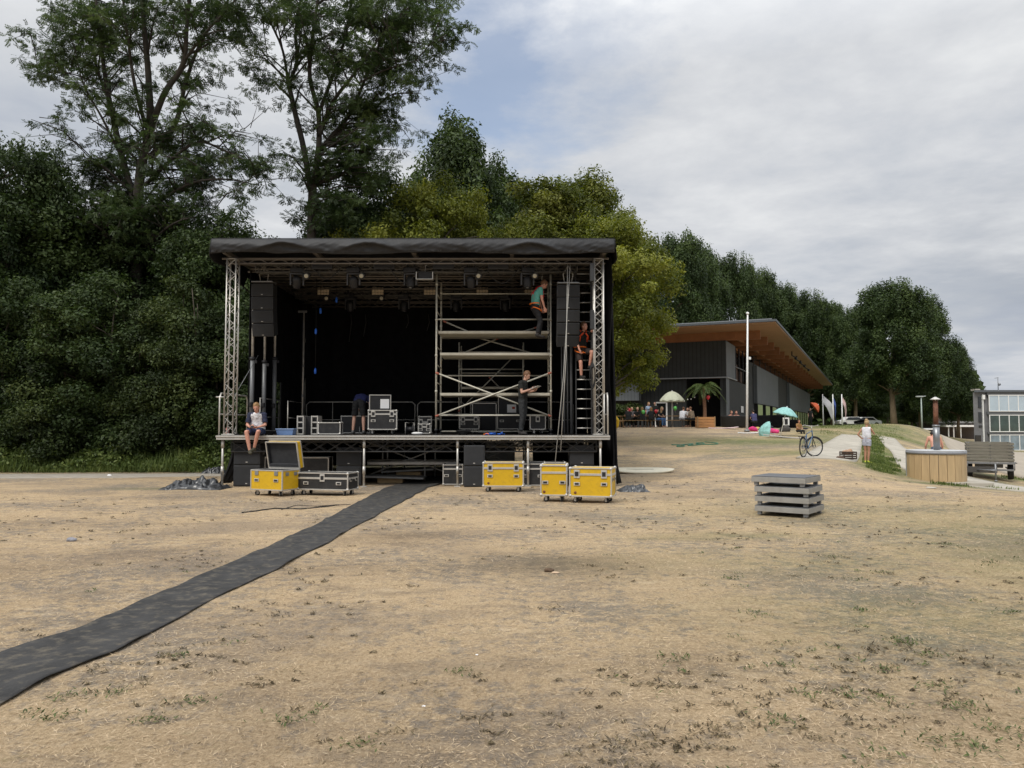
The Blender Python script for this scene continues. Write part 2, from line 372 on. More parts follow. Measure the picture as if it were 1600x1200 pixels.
for nm, val in (('dirt', blobs(XX, YY, DIRT)), ('green', np.maximum(blobs(XX, YY, GREEN), far))):
    at = me.attributes.new(nm, 'FLOAT', 'POINT'); at.data.foreach_set('value', val.ravel().astype(np.float32))
me.materials.append(ground_material()); go = bpy.data.objects.new('ground', me); col.objects.link(go); tag(go, None, None, kind='structure')

def drape(left, right, n, m, dz):
    # strip between two ground polylines, laid over the terrain
    def samp(P, t):
        d = [0]
        for i in range(len(P) - 1): d.append(d[-1] + math.dist(P[i], P[i + 1]))
        q = t * d[-1]
        for i in range(len(P) - 1):
            if q <= d[i + 1] + 1e-9:
                f = (q - d[i]) / max(1e-9, d[i + 1] - d[i]); return (P[i][0] + (P[i + 1][0] - P[i][0]) * f, P[i][1] + (P[i + 1][1] - P[i][1]) * f)
        return P[-1]
    def f(u, v):
        a, b = samp(left, u), samp(right, u); x = a[0] + (b[0] - a[0]) * v; y = a[1] + (b[1] - a[1]) * v
        return (x, y, g(x, y) + (dz(u, v, x, y) if callable(dz) else dz))
    return MB().sheet(f, n, m, (0, 0, -0.12))
def PD(L): return [(GX(p, d), d) for p, d in L]
conc = mat('concrete_slabs', (.42, .385, .32), .9, var=.14, vscale=1.2, bump=.4, dirt=.5, dirtc=(.25, .21, .15))
def seams(m, scale):
    t = m.node_tree; b = t.nodes['Principled BSDF']; src = b.inputs['Base Color'].links[0].from_socket
    tcn = t.nodes.new('ShaderNodeTexCoord'); br = t.nodes.new('ShaderNodeTexBrick'); br.inputs['Scale'].default_value = scale
    br.inputs['Color1'].default_value = (1, 1, 1, 1); br.inputs['Color2'].default_value = (.86, .86, .86, 1); br.inputs['Mortar'].default_value = (.4, .4, .36, 1)
    br.inputs['Mortar Size'].default_value = .015; br.inputs['Brick Width'].default_value = 2.0; br.inputs['Row Height'].default_value = 1.0; br.offset = 0
    t.links.new(tcn.outputs['Object'], br.inputs['Vector'])
    mx = t.nodes.new('ShaderNodeMix'); mx.data_type = 'RGBA'; mx.blend_type = 'MULTIPLY'; mx.inputs[0].default_value = 1
    t.links.new(src, mx.inputs[6]); t.links.new(br.outputs['Color'], mx.inputs[7]); t.links.new(mx.outputs[2], b.inputs['Base Color'])
seams(conc, 1.0)
tag(drape(PD([(1243, 27.0), (1262, 31), (1290, 37), (1316, 46)]), PD([(1336, 26.8), (1343, 31), (1347, 37), (1352, 46)]), 40, 6, .035).build('concrete_path', conc), None, None, kind='structure')
tag(drape(PD([(1371, 47), (1380, 40), (1392, 34), (1402, 29), (1428, 25.6), (1500, 23.9), (1580, 22.6), (1700, 20.6)]),
          PD([(1398, 47), (1412, 40), (1432, 34), (1462, 29.5), (1500, 28.0), (1560, 26.2), (1620, 24.9), (1780, 22.8)]), 50, 6, .035).build('concrete_path', conc), None, None, kind='structure')
plaza = mat('plaza_asphalt', (.33, .285, .225), .92, var=.12, vscale=.6, bump=.3, dirt=.3, dirtc=(.22, .2, .16))
tag(drape([(GX(1462, 85), 85), (GX(1468, 66), 66), (GX(1490, 50), 50), (GX(1545, 35.5), 35.5), (GX(1610, 29.6), 29.6), (GX(1760, 25), 25)],
          [(60, 98), (62, 90), (66, 80), (68, 66), (70, 50), (72, 38)], 40, 20, .04).build('road', plaza), None, None, kind='structure')
gpath = mat('grey_gravel_path', (.30, .27, .225), .95, var=.18, vscale=3, bump=.6, bscale=120, dirt=.5, dirtc=(.36, .28, .17))
tag(drape([(-34, 25.4), (-20, 25.1), (-12, 25.2), (-7.9, 25.6)], [(-34, 23.3), (-20, 23.0), (-12, 23.4), (-7.9, 24.6)], 40, 5, .012).build('path', gpath), None, None, kind='structure')
canal = mat('canal_water', (.05, .06, .06), .12, var=.1, spec=.6)

# ------------------------------------------------------------ dry grass blades and weeds (uncountable)
def quads_mesh(name, P, A, B, tint, m, tri=False):
    # rhombus leaves: centre P, half-length vector A, half-width vector B
    n = len(P); v = np.stack([P - A, P + B, P + A, P - B], 1).reshape(-1, 3)
    me = bpy.data.meshes.new(name); me.vertices.add(4 * n); me.vertices.foreach_set('co', v.ravel().astype(np.float32))
    me.loops.add(4 * n); me.loops.foreach_set('vertex_index', np.arange(4 * n)); me.polygons.add(n); me.polygons.foreach_set('loop_start', np.arange(0, 4 * n, 4))
    me.update(calc_edges=True)
    at = me.attributes.new('tint', 'FLOAT', 'POINT'); at.data.foreach_set('value', np.repeat(tint, 4).astype(np.float32)); me.materials.append(m); return me
def unit(v): return v / np.maximum(1e-9, np.linalg.norm(v, axis=-1, keepdims=True))
straw = leafmat('dry_straw', (.22, .155, .09), (.48, .36, .225), (.70, .56, .38), trans=.12, scale=1.2, rough=.8)
def blades(n, ylo, yhi, L0, L1, wd):
    t = rng.random(n); y = ylo * (yhi / ylo) ** t; x = (rng.random(n) * 2 - 1) * y * .86
    z = gz(x, y); L = L0 + (L1 - L0) * rng.random(n); L = L * (0.75 + .25 * np.minimum(3, y / 5))
    az = rng.random(n) * 6.283; el = np.abs(rng.normal(0, .22, n)) + .05
    A = np.stack([np.cos(az) * np.cos(el), np.sin(az) * np.cos(el), np.sin(el)], 1) * L[:, None] * .5
    B = unit(np.cross(A, np.tile([0, 0, 1.], (n, 1)) + rng.normal(0, .5, (n, 3)))) * (wd * (.7 + .6 * rng.random(n)) * (0.7 + .3 * np.minimum(4, y / 4)))[:, None]
    P = np.stack([x, y, z + .002 + np.abs(A[:, 2])], 1); return P, A, B
P, A, B = blades(120000, 3.1, 19, .02, .06, .0012)
tint = np.clip(.5 + .27 * np.sin(P[:, 0] * 1.7 + np.sin(P[:, 1] * 2.3)) * np.sin(P[:, 1] * 1.1 + 2) + rng.normal(0, .25, len(P)), 0, 1)
keep = tint > blobs(P[:, 0], P[:, 1], DIRT) * .95 - .1
# leave the rubber runner clear of blades
RUN_U = [(665, 745), (600, 763), (505, 815), (400, 863), (300, 905), (200, 950), (100, 990), (0, 1022), (-160, 1080)]
RUN_L = [(720, 745), (668, 763), (590, 805), (500, 855), (400, 905), (300, 955), (200, 1010), (100, 1055), (0, 1097), (-140, 1170)]
def onground(px, py):
    Y = 1.6 * 1200 / (py - 664)
    for _ in range(6):
        p = W(px, py, Y); Y *= EYE / max(.05, EYE - p.z)
    p = W(px, py, Y); return (p.x, p.y)
RU = [onground(*p) for p in RUN_U]; RL = [onground(*p) for p in RUN_L]
def xat(Pl, y): ys_ = np.array([p[1] for p in Pl])[::-1]; xs_ = np.array([p[0] for p in Pl])[::-1]; return np.interp(y, ys_, xs_)
inr = (P[:, 0] > xat(RU, P[:, 1]) - .02) & (P[:, 0] < xat(RL, P[:, 1]) + .02)
keep &= ~inr
o = bpy.data.objects.new('dry_grass', quads_mesh('dry_grass', P[keep], A[keep], B[keep], tint[keep], straw)); col.objects.link(o)
tag(o, 'straw coloured dried grass blades over the worn field', 'grass', kind='stuff')
weed = leafmat('weed_leaf', (.045, .06, .018), (.075, .10, .028), (.13, .15, .05), trans=.2, scale=2.0)
cs = []
for px, py in [(85,1122),(240,1127),(455,1130),(275,965 + 60),(1465,1072),(1510,1098),(1560,1138),(1530,1168),(1412,1005),(1450,1022),(1350,952),(1260,1085),(1330,1085),(1180,960),(1225,1040),(1390,1045),(1500,1108),(1495,1165),
               (1415,1000),(1060,1030),(1210,1130),(1140,905),(1330,905),(1375,895),(725,1050),(180,1085),(100,1092),(1370,1190),(560,1165),(1545,880),(1480,850),(1300,870),(1580,960),(300,1100)]: cs.append((onground(px, py), .055 + .035 * random.random(), 55))
for i in range(260):
    y = 3.2 * (20 / 3.2) ** random.random(); x = (random.random() * 2 - 1) * .8 * y
    if random.random() > (.12 + .88 * (x / y > .12)): continue
    if xat(RU, y) - .1 < x < xat(RL, y) + .1: continue
    cs.append(((x, y), .02 + .045 * random.random(), 15))
PP, AA, BB = [], [], []
for (x, y), r, n in cs:
    q = rng.normal(0, 1, (n, 2)) * r * np.array([1.0, .8]); az = rng.random(n) * 6.283; el = .1 + rng.random(n) * .7; L = .008 + .012 * rng.random(n)
    A = np.stack([np.cos(az) * np.cos(el), np.sin(az) * np.cos(el), np.sin(el)], 1) * L[:, None]
    B = unit(np.cross(A, rng.normal(0, .3, (n, 3)) + [0, 0, 1])) * (L * .34)[:, None]
    X = x + q[:, 0]; Y = y + q[:, 1]; PP.append(np.stack([X, Y, gz(X, Y) + .006 + np.abs(A[:, 2])], 1)); AA.append(A); BB.append(B)
PP = np.concatenate(PP); AA = np.concatenate(AA); BB = np.concatenate(BB)
o = bpy.data.objects.new('weeds', quads_mesh('weeds', PP, AA, BB, rng.random(len(PP)), weed)); col.objects.link(o)
tag(o, 'small green weed tufts scattered over the dry field', 'weeds', kind='stuff')
# dark dead grass tufts
cs = [(onground(px, py), r, n) for px, py, r, n in [(380 + 590, 1165, .10, 90), (1045, 1160, .09, 90), (1110, 1140, .06, 50), (740, 1120, .05, 30), (860, 950, .1, 40)]]
for i in range(2200):
    y = 3.2 * (24 / 3.2) ** random.random(); x = (random.random() * 2 - 1) * .85 * y
    if xat(RU, y) - .1 < x < xat(RL, y) + .1: continue
    if mnoise.noise(Vector((x * .55, y * .55, 3.3))) < .05 + .25 * random.random() - .12 * (x / y > .1): continue
    cs.append(((x, y), .010 + .035 * random.random() ** 1.5, 12))
PP, AA, BB = [], [], []
for (x, y), r, n in cs:
    q = rng.normal(0, 1, (n, 2)) * r * np.array([1.2, .6]); az = rng.random(n) * 6.283; el = .05 + rng.random(n) * .6; L = .008 + .016 * rng.random(n)
    A = np.stack([np.cos(az) * np.cos(el), np.sin(az) * np.cos(el), np.sin(el)], 1) * L[:, None]
    B = unit(np.cross(A, rng.normal(0, .3, (n, 3)) + [0, 0, 1])) * .0032 * (1 + y / 8)
    X = x + q[:, 0]; Y = y + q[:, 1]; PP.append(np.stack([X, Y, gz(X, Y) + .004 + np.abs(A[:, 2])], 1)); AA.append(A); BB.append(B)
deadm = leafmat('dead_tuft', (.05, .036, .018), (.09, .068, .033), (.17, .13, .065), trans=.1, scale=2.0)
PP = np.concatenate(PP); AA = np.concatenate(AA); BB = np.concatenate(BB)
o = bpy.data.objects.new('dead_grass_tufts', quads_mesh('dead_grass_tufts', PP, AA, BB, rng.random(len(PP)), deadm)); col.objects.link(o)
tag(o, 'brown dead grass tufts scattered over the dry field', 'grass', kind='stuff')
# taller verge of nettles and grass along the foot of the hedge
def tall(n, xlo, xhi, ylo, yhi, h0, h1, wd, tiltsd=.35):
    x = xlo + (xhi - xlo) * rng.random(n); y = ylo + (yhi - ylo) * rng.random(n); hh = (h0 + (h1 - h0) * rng.random(n)) * (.55 + .45 * np.clip((y - ylo) / 1.2, 0, 1)) * (0.75 + .35 * np.sin(x * 1.9 + np.sin(x * .7) * 2))
    az = rng.random(n) * 6.283; ti = np.abs(rng.normal(0, tiltsd, n)); A = np.stack([np.cos(az) * np.sin(ti), np.sin(az) * np.sin(ti), np.cos(ti)], 1) * hh[:, None] * .5
    B = unit(np.stack([np.sin(az + 1), np.cos(az + 1), np.zeros(n)], 1)) * wd; return np.stack([x, y, gz(x, y) + A[:, 2]], 1), A, B
verge = leafmat('verge_leaf', (.05, .075, .018), (.10, .14, .036), (.20, .235, .07), trans=.3, scale=.9)
P1, A1, B1 = tall(26000, -34, -7.2, 25.5, 29, .25, 1.0, .012)
n = 34000; x = -34 + 26.5 * rng.random(n); y = 25.7 + 3 * rng.random(n); z = gz(x, y) + rng.random(n) ** .8 * (.35 + .8 * np.clip((y - 25.6) / 1.4, 0, 1)) * (.8 + .3 * np.sin(x * 1.7))
dr = unit(rng.normal(0, 1, (n, 3)) + [0, -.3, .2]); tv = unit(np.cross(dr, rng.normal(0, 1, (n, 3)))); L = .05 + .05 * rng.random(n)
P2 = np.stack([x, y, z], 1); A2 = tv * L[:, None]; B2 = np.cross(dr, tv) * (L * .45)[:, None]
tn = np.clip(np.concatenate([rng.normal(.45, .2, len(P1)), rng.normal(.45, .22, n)]), 0, 1)
o = bpy.data.objects.new('grass_verge', quads_mesh('grass_verge', np.concatenate([P1, P2]), np.concatenate([A1, A2]), np.concatenate([B1, B2]), tn, verge)); col.objects.link(o)
tag(o, 'tall green nettles and grass along the foot of the hedge', 'undergrowth', kind='stuff')
# short green grass on the mound and the strip between the paths
def short(n, area):
    out = []
    for px0, px1, d0, d1, k2 in area:
        m_ = int(n * k2); d = d0 + (d1 - d0) * rng.random(m_); p = px0 + (px1 - px0) * rng.random(m_); out.append(((p - 800) / 1200 * d, d))
    return np.concatenate([o[0] for o in out]), np.concatenate([o[1] for o in out])
x, y = short(34000, [(1345, 1380, 27, 46, .3), (1350, 1405, 25, 31, .25), (1450, 1600, 22.0, 25.0, .2), (1280, 1410, 44, 68, .3), (1560, 1650, 27, 32, .12)])
kq = blobs(x, y, GREEN) > .6 + .6 * rng.random(len(x)) + .25 * np.sin(x * 3.1 + y * 1.7); x, y = x[kq], y[kq]
n = len(x); az = rng.random(n) * 6.283; ti = np.abs(rng.normal(0, .5, n)); hh = .02 + .06 * rng.random(n) ** 2
A = np.stack([np.cos(az) * np.sin(ti), np.sin(az) * np.sin(ti), np.cos(ti)], 1) * hh[:, None]; B = np.stack([np.sin(az), np.cos(az), np.zeros(n)], 1) * .012
o = bpy.data.objects.new('short_grass', quads_mesh('short_grass', np.stack([x, y, gz(x, y) + A[:, 2] * .8], 1), A, B, np.clip(rng.normal(.55, .25, n), 0, 1), verge)); col.objects.link(o)
tag(o, 'short green grass beside the concrete paths', 'grass', kind='stuff')
# ------------------------------------------------------------ trees
bark = mat('bark', (.085, .072, .055), .95, var=.3, vscale=8, bump=.8, bscale=25, stretch=(1, 1, .25))
barkash = mat('ash_bark', (.040, .034, .027), .95, var=.3, vscale=8, bump=.8, bscale=25, stretch=(1, 1, .25))
barkbr = mat('brown_bark', (.16, .12, .075), .95, var=.25, vscale=6, bump=.7, bscale=20, stretch=(1, 1, .25))
LF = dict(
 dark=leafmat('dark_leaf', (.018, .032, .009), (.038, .062, .018), (.075, .108, .032), .3, .35),
 hedge=leafmat('hedge_leaf', (.019, .031, .009), (.040, .060, .017), (.082, .108, .030), .3, .30),
 ash=leafmat('ash_leaf', (.024, .040, .014), (.048, .075, .027), (.095, .130, .046), .4, .4),
 yellow=leafmat('yellow_green_leaf', (.070, .088, .012), (.142, .165, .024), (.25, .26, .045), .35, .45),
 rust=leafmat('rusty_green_leaf', (.052, .070, .012), (.112, .135, .023), (.195, .205, .042), .35, .4),
 poplar=leafmat('poplar_leaf', (.022, .038, .011), (.046, .074, .022), (.090, .128, .038), .3, .12),
)
def crown_leaves(cl, per, size, tint_sd=.18, flat=.7, elong=.5, droop=0.0):
    # cl: (n,4) centres and radii
    n = len(cl); cnt = np.maximum(8, (per * (cl[:, 3] / cl[:, 3].mean()) ** 2).astype(int)); idx = np.repeat(np.arange(n), cnt); m = len(idx)
    d = unit(rng.normal(0, 1, (m, 3))); rr = cl[idx, 3] * (rng.random(m) ** .45)
    lump = 1 + .25 * np.sin(d[:, 0] * 5 + idx) * np.sin(d[:, 1] * 5 + idx * 2) ; off = d * (rr * lump)[:, None]; off[:, 2] *= flat; off[:, 2] -= droop * (off[:, 0] ** 2 + off[:, 1] ** 2)
    P = cl[idx, :3] + off
    nrm = unit(d * .8 + [0, 0, .55] + rng.normal(0, .55, (m, 3))); tv = unit(np.cross(nrm, rng.normal(0, 1, (m, 3))))
    L = size * (.6 + .8 * rng.random(m)); A = tv * L[:, None] * .5; B = np.cross(nrm, tv) * (L * .5 * elong)[:, None]
    ct = rng.normal(.5, .24, n); tn = np.clip(ct[idx] + rng.normal(0, tint_sd, m), 0, 1); return P, A, B, tn
def limb(mb, p0, p1, r0, r1, seg=4, wob=.12, n=6):
    p0, p1 = Vector(p0), Vector(p1); L = (p1 - p0).length; pts = []; rs = []
    for i in range(seg + 1):
        t = i / seg; q = p0.lerp(p1, t); s_ = math.sin(math.pi * t) * L * wob
        pts.append(q + Vector((random.uniform(-1, 1) * s_, random.uniform(-1, 1) * s_, s_ * .7 + 0))); rs.append(r0 + (r1 - r0) * t ** .8)
    mb.tube(pts, rs, n); return pts
def make_tree(key, H, ells, ncl, clr, per, size, leaf, tr, th=None, bk=None, wiggle=.03, flat=.7, elong=.5, seed=0, lean=(0, 0), stems=1):
    """prototype meshes: trunk + crown.  ells = crown envelopes (cx,cy,cz,rx,ry,rz,weight) in units of metres"""
    global rng
    rng = np.random.default_rng(100 + seed); random.seed(200 + seed)
    W_ = np.array([e[6] for e in ells], float); W_ /= W_.sum(); C_ = []
    for e, k2 in zip(ells, np.round(W_ * ncl).astype(int)):
        d = unit(rng.normal(0, 1, (k2, 3))); rad = .35 + .65 * rng.random(k2) ** .5
        C_.append(np.stack([e[0] + d[:, 0] * e[3] * rad, e[1] + d[:, 1] * e[4] * rad, e[2] + d[:, 2] * e[5] * rad], 1))
    C_ = np.concatenate(C_); C_ = C_[C_[:, 2] > .3]; rad = clr * (.55 + .9 * rng.random(len(C_)))
    cl = np.concatenate([C_, rad[:, None]], 1); P, A, B, tn = crown_leaves(cl, per, size, flat=flat, elong=elong)
    crown = quads_mesh(key + '_crown', P, A, B, tn, LF[leaf])
    mb = MB(); top = max(e[2] + e[5] * .6 for e in ells); trunks = []
    for s_ in range(stems):
        bx, by = (random.uniform(-.5, .5), random.uniform(-.4, .4)) if stems > 1 else (0, 0); pts = []
        for i in range(9):
            t = i / 8; pts.append(Vector((bx * (1 + t * 2) + lean[0] * t * t + math.sin(t * 5 + s_) * wiggle * H * t, by * (1 + 2 * t) + lean[1] * t * t + math.cos(t * 4 + s_) * wiggle * H * t, t * top - (.25 if i == 0 else 0))))
        rs = [tr * (1.25 if i == 0 else 1.0) * (1 - .85 * (i / 8) ** .9) / (1 if stems == 1 else 1.5) for i in range(9)]; mb.tube(pts, rs, 9); trunks += list(zip(pts, rs))
    sel = list(range(len(C_))); random.shuffle(sel)
    for i in sel[:min(len(sel), 46)]:
        c = Vector(C_[i]); best = None
        for p, r in trunks:
            if p.z < c.z - .2 and p.z > H * .12:
                dd = (p - c).length + abs((c.z - p.z) - (p - c).length * .5) * .6
                if best is None or dd < best[0]: best = (dd, p, r)
        if best: limb(mb, best[1], c, min(best[2] * .55, tr * .35), .02, 4, .08, 6)
    return mb.mesh(key + '_trunk', bk or bark), crown
PROTO = {}
def proto(key, *a, **k_): PROTO[key] = make_tree(key, *a, **k_)
TREES = []
def tree(key, name, label, px, Y, h, protoH, wscale=1.0, rot=0.0, group=None, dz=0.0, cat='tree'):
    tm, cm = PROTO[key]; s_ = h / protoH; p = G(px, Y, dz)
    o = thing(name, label, cat, p, rot, group); o.scale = (s_ * wscale, s_ * wscale, s_)
    for nm, me_ in (('trunk', tm), ('crown', cm)):
        c = bpy.data.objects.new(nm, me_); col.objects.link(c); c.parent = o
    TREES.append(o); return o
# prototypes (metres)
proto('broad', 12, [(0, 0, 7.2, 4.2, 4.0, 4.0, 1.0), (-2.4, .5, 5, 2.4, 2.4, 2.4, .4), (2.2, -.5, 5.2, 2.6, 2.4, 2.6, .4), (.6, 0, 10.2, 2.2, 2.2, 1.7, .3)], 150, .90, 440, .165, 'dark', .26, seed=1)
proto('hedge_a', 8, [(0, 0, 3.4, 2.6, 1.9, 3.3, 1), (-1.0, -.3, 2.0, 1.9, 1.4, 2.0, .5), (1.0, -.2, 2.0, 1.9, 1.5, 2.0, .5), (.3, 0, 6.4, 1.6, 1.4, 1.5, .3)], 130, .70, 520, .13, 'hedge', .14, stems=3, seed=2)
proto('hedge_b', 8, [(0, 0, 3.8, 2.5, 1.9, 3.6, 1), (-.8, -.3, 5.4, 1.7, 1.4, 2.2, .4), (1.0, -.5, 1.7, 1.8, 1.4, 1.7, .5)], 130, .68, 520, .13, 'dark', .14, stems=3, seed=3)
proto('yellow', 12, [(0, 0, 6.8, 3.9, 3.6, 4.6, 1), (-2.6, -.5, 7.6, 2.3, 2.2, 2.4, .35), (2.5, -.6, 6.0, 2.4, 2.2, 3.0, .4), (.8, 0, 10.4, 2.2, 2.0, 1.5, .3)], 170, .70, 410, .15, 'yellow', .24, seed=4, bk=bark)
proto('rust', 12, [(0, 0, 8.2, 3.6, 3.2, 2.9, 1), (-2.8, 0, 9.0, 2.0, 2.0, 2.0, .35), (2.8, -.2, 8.2, 2.2, 2.2, 2.4, .4), (.2, 0, 10.7, 2.6, 2.0, 1.2, .3)], 150, .66, 380, .15, 'rust', .22, seed=5)
proto('poplar', 20, [(0, 0, 11.5, 4.2, 4.0, 6.6, 1), (-2.2, 0, 7.5, 3.2, 3, 4.6, .5), (2.4, 0, 8.5, 3.2, 3, 4.8, .5), (.5, 0, 17, 2.6, 2.4, 2.8, .3)], 300, .92, 300, .28, 'poplar', .42, flat=1.35, seed=6, bk=barkbr)
proto('poplar_wide', 20, [(0, 0, 12, 6.0, 5, 6.6, 1), (-3.4, 0, 8, 3.4, 3, 4.6, .4), (3.6, 0, 8.8, 3.4, 3, 5, .4), (2.5, 0, 16, 3.0, 2.4, 2.6, .3), (-2.5, 0, 16, 2.8, 2.4, 2.6, .25)], 350, .92, 290, .29, 'poplar', .45, flat=1.35, seed=7, bk=barkbr)

# left hedge line, two rows of bushes and dense trees behind them
HX = [(-150, 27.8, 7.6, 'hedge_a'), (-60, 27.9, 8.2, 'hedge_b'), (20, 27.6, 7.2, 'hedge_b'), (95, 28.0, 6.4, 'hedge_a'), (165, 28.0, 7.4, 'hedge_b'), (235, 27.9, 6.2, 'hedge_a'), (300, 28.2, 7.0, 'hedge_a'), (355, 28.6, 6.4, 'hedge_b'), (410, 30.2, 7.4, 'hedge_a')]
HL = ['tall dark green bush beyond the left edge of the field', 'dark bush at the far left of the hedge', 'dark green bush behind the verge at the left edge', 'yellowish green bush second from the left edge',
      'tall dark bush below the three stemmed ash tree', 'low green bush between two taller ones left of the stage', 'green bush just left of the stage tower', 'dark bush directly behind the left stage tower', 'bush glimpsed through the open left bay of the stage']
for i, ((px, Y, h, kx), lb) in enumerate(zip(HX, HL)): tree(kx, 'bush', lb, px, Y, h, 8, 1.0 + .12 * math.sin(i * 2.1), i * 1.7, 'bushes of the hedge left of the stage', cat='bush')
BX = [(-120, 32, 12.5, 'broad'), (-10, 31.5, 12.0, 'broad'), (85, 33, 11.7, 'broad'), (150, 35, 12.2, 'broad'), (250, 33, 11.8, 'broad'), (330, 32, 10.2, 'broad'), (395, 36, 10.8, 'broad'), (455, 38, 10.6, 'broad'), (530, 37, 10.8, 'broad')]
BL = ['dark tree mostly outside the left edge', 'dark tree rising at the left edge of the photo', 'rounded dark tree left of the tall ash', 'dark tree filling in behind the tall ash trunk', 'dark tree between the tall ash and the stage', 'dark tree behind the left corner of the stage roof',
      'dark tree peeking above the left end of the stage roof', 'low dark tree around the foot of the forked ash', 'dark tree right of the forked ash behind the roof']
for i, ((px, Y, h, kx), lb) in enumerate(zip(BX, BL)): tree(kx, 'tree', lb, px, Y, h, 12, .95 + .1 * math.sin(i * 1.3), i * 2.3, 'dark trees behind the hedge')
tree('broad', 'tree', 'tall dark olive tree at the left edge behind the hedge', -12, 30.5, 13.8, 12, .68, 1.0)
tree('broad', 'tree', 'dense dark tree left of the yellow green one above the stage', 590, 37, 14.2, 12, .75, 4.0)
tree('broad', 'tree', 'dark narrow tree between the ash and the yellow green crown', 540, 40, 12.8, 12, .8, 5.0)
# yellow-green trees above the stage
tree('yellow', 'tree', 'yellow green tree above the middle of the stage roof', 675, 36, 13.2, 12, .85, .4)
tree('yellow', 'tree', 'lower yellow green tree above the roof right of the middle', 790, 37, 11.2, 12, .85, 2.1)
tree('yellow', 'tree', 'small yellow green tree between its two taller neighbours', 740, 40, 11.2, 12, .75, 3.4)
tree('broad', 'tree', 'dark tree deep in the hedge behind the tall ash trunk', 238, 38, 12.2, 12, .95, 2.2)
tree('rust', 'tree', 'tall olive green tree above the right end of the roof', 897, 41, 14.3, 12, .98, .9)
tree('yellow', 'tree', 'bright yellow green tree hanging over the wooden roof', 950, 36, 11.2, 12, 1.0, 1.5)
tree('yellow', 'tree', 'yellow green tree behind the right stage tower', 930, 39, 12.0, 12, .85, 5.1)
# poplars
PX = [(705, 56, 23.5, 'poplar', .8, 'tall dark poplar rising above the yellow green trees'), (780, 60, 21.3, 'poplar', .8, 'dark poplar just right of the tallest one'), (650, 58, 19.5, 'poplar', .8, 'dark poplar half hidden behind the yellow green crown'),
      (1050, 93, 24.2, 'poplar_wide', .7, 'dark poplar nearest the yellow green tree'), (1095, 110, 27.6, 'poplar_wide', .62, 'tallest dark poplar behind the wooden roof'), (1145, 130, 30.5, 'poplar_wide', .55, 'dark poplar behind the front corner of the roof'),
      (1188, 139, 29.6, 'poplar_wide', .55, 'dark poplar above the flagpole top'), (1225, 139, 27.4, 'poplar_wide', .58, 'dark poplar above the middle of the sloping roof edge'), (1262, 141, 26.2, 'poplar_wide', .62, 'dark poplar above the lower end of the roof'),
      (1302, 143, 24.4, 'poplar_wide', .72, 'dark poplar behind the far corner of the roof'), (1338, 136, 22.6, 'poplar_wide', .7, 'dark poplar just left of the big round crown'),
      (1398, 106, 21.2, 'poplar_wide', .92, 'big broad poplar with two trunks behind the woman'), (1462, 116, 20.8, 'poplar', .85, 'dark poplar right of the big broad crown'),
      (1498, 124, 15.5, 'poplar', .85, 'low poplar at the right end of the tree row'), (1440, 140, 17, 'poplar_wide', .9, 'dark poplar far behind the street lamp'), (1360, 160, 18, 'poplar_wide', 1.0, 'dark poplar far behind the row')]
for i, (px, Y, h, kx, ws, lb) in enumerate(PX): tree(kx, 'poplar_tree', lb, px, Y, h, 20, ws, i * 1.9, 'poplars beyond the building')
# low trees that close the gap under the poplars
for px, Y, h, lb in [(1240, 150, 9, 'low dark tree closing the gap behind the building'), (1320, 150, 9.5, 'low dark tree beyond the white flags'), (1290, 146, 8.5, 'low dark tree left of the flags'), (1350, 148, 9, 'low dark tree beyond the parked cars'), (1425, 146, 10, 'low dark tree behind the street lamp'), (1465, 162, 10, 'low dark tree behind the low brick house'),
                     (1500, 168, 11, 'low dark tree left of the grey office block'), (1388, 165, 12, 'dark tree between the two poplar trunks')]:
    tree('broad', 'tree', lb, px, Y, h, 12, 1.2, px * .1, 'low trees under the poplars')
# far wood that reads as one mass behind everything
n = 60000; px = 700 + 880 * rng.random(n); Y = 215 + 25 * rng.random(n); x = (px - 800) / 1200 * Y; ht = 15 + 3 * np.sin(x * .21) + 2 * np.sin(x * .57 + 1); z = gz(x, Y) + ht * rng.random(n) ** .8 * np.clip((1575 - px) / 50, .25, 1)
dr = unit(rng.normal(0, 1, (n, 3)) + [0, -.3, .3]); tv = unit(np.cross(dr, rng.normal(0, 1, (n, 3)))); L = .7 + .5 * rng.random(n)
o = bpy.data.objects.new('far_woodland', quads_mesh('far_woodland', np.stack([x, Y, z], 1), tv * L[:, None], np.cross(dr, tv) * (L * .6)[:, None], rng.random(n), LF['poplar'])); col.objects.link(o)
tag(o, 'dark far off woodland closing the view under the poplars', 'woodland', kind='stuff')

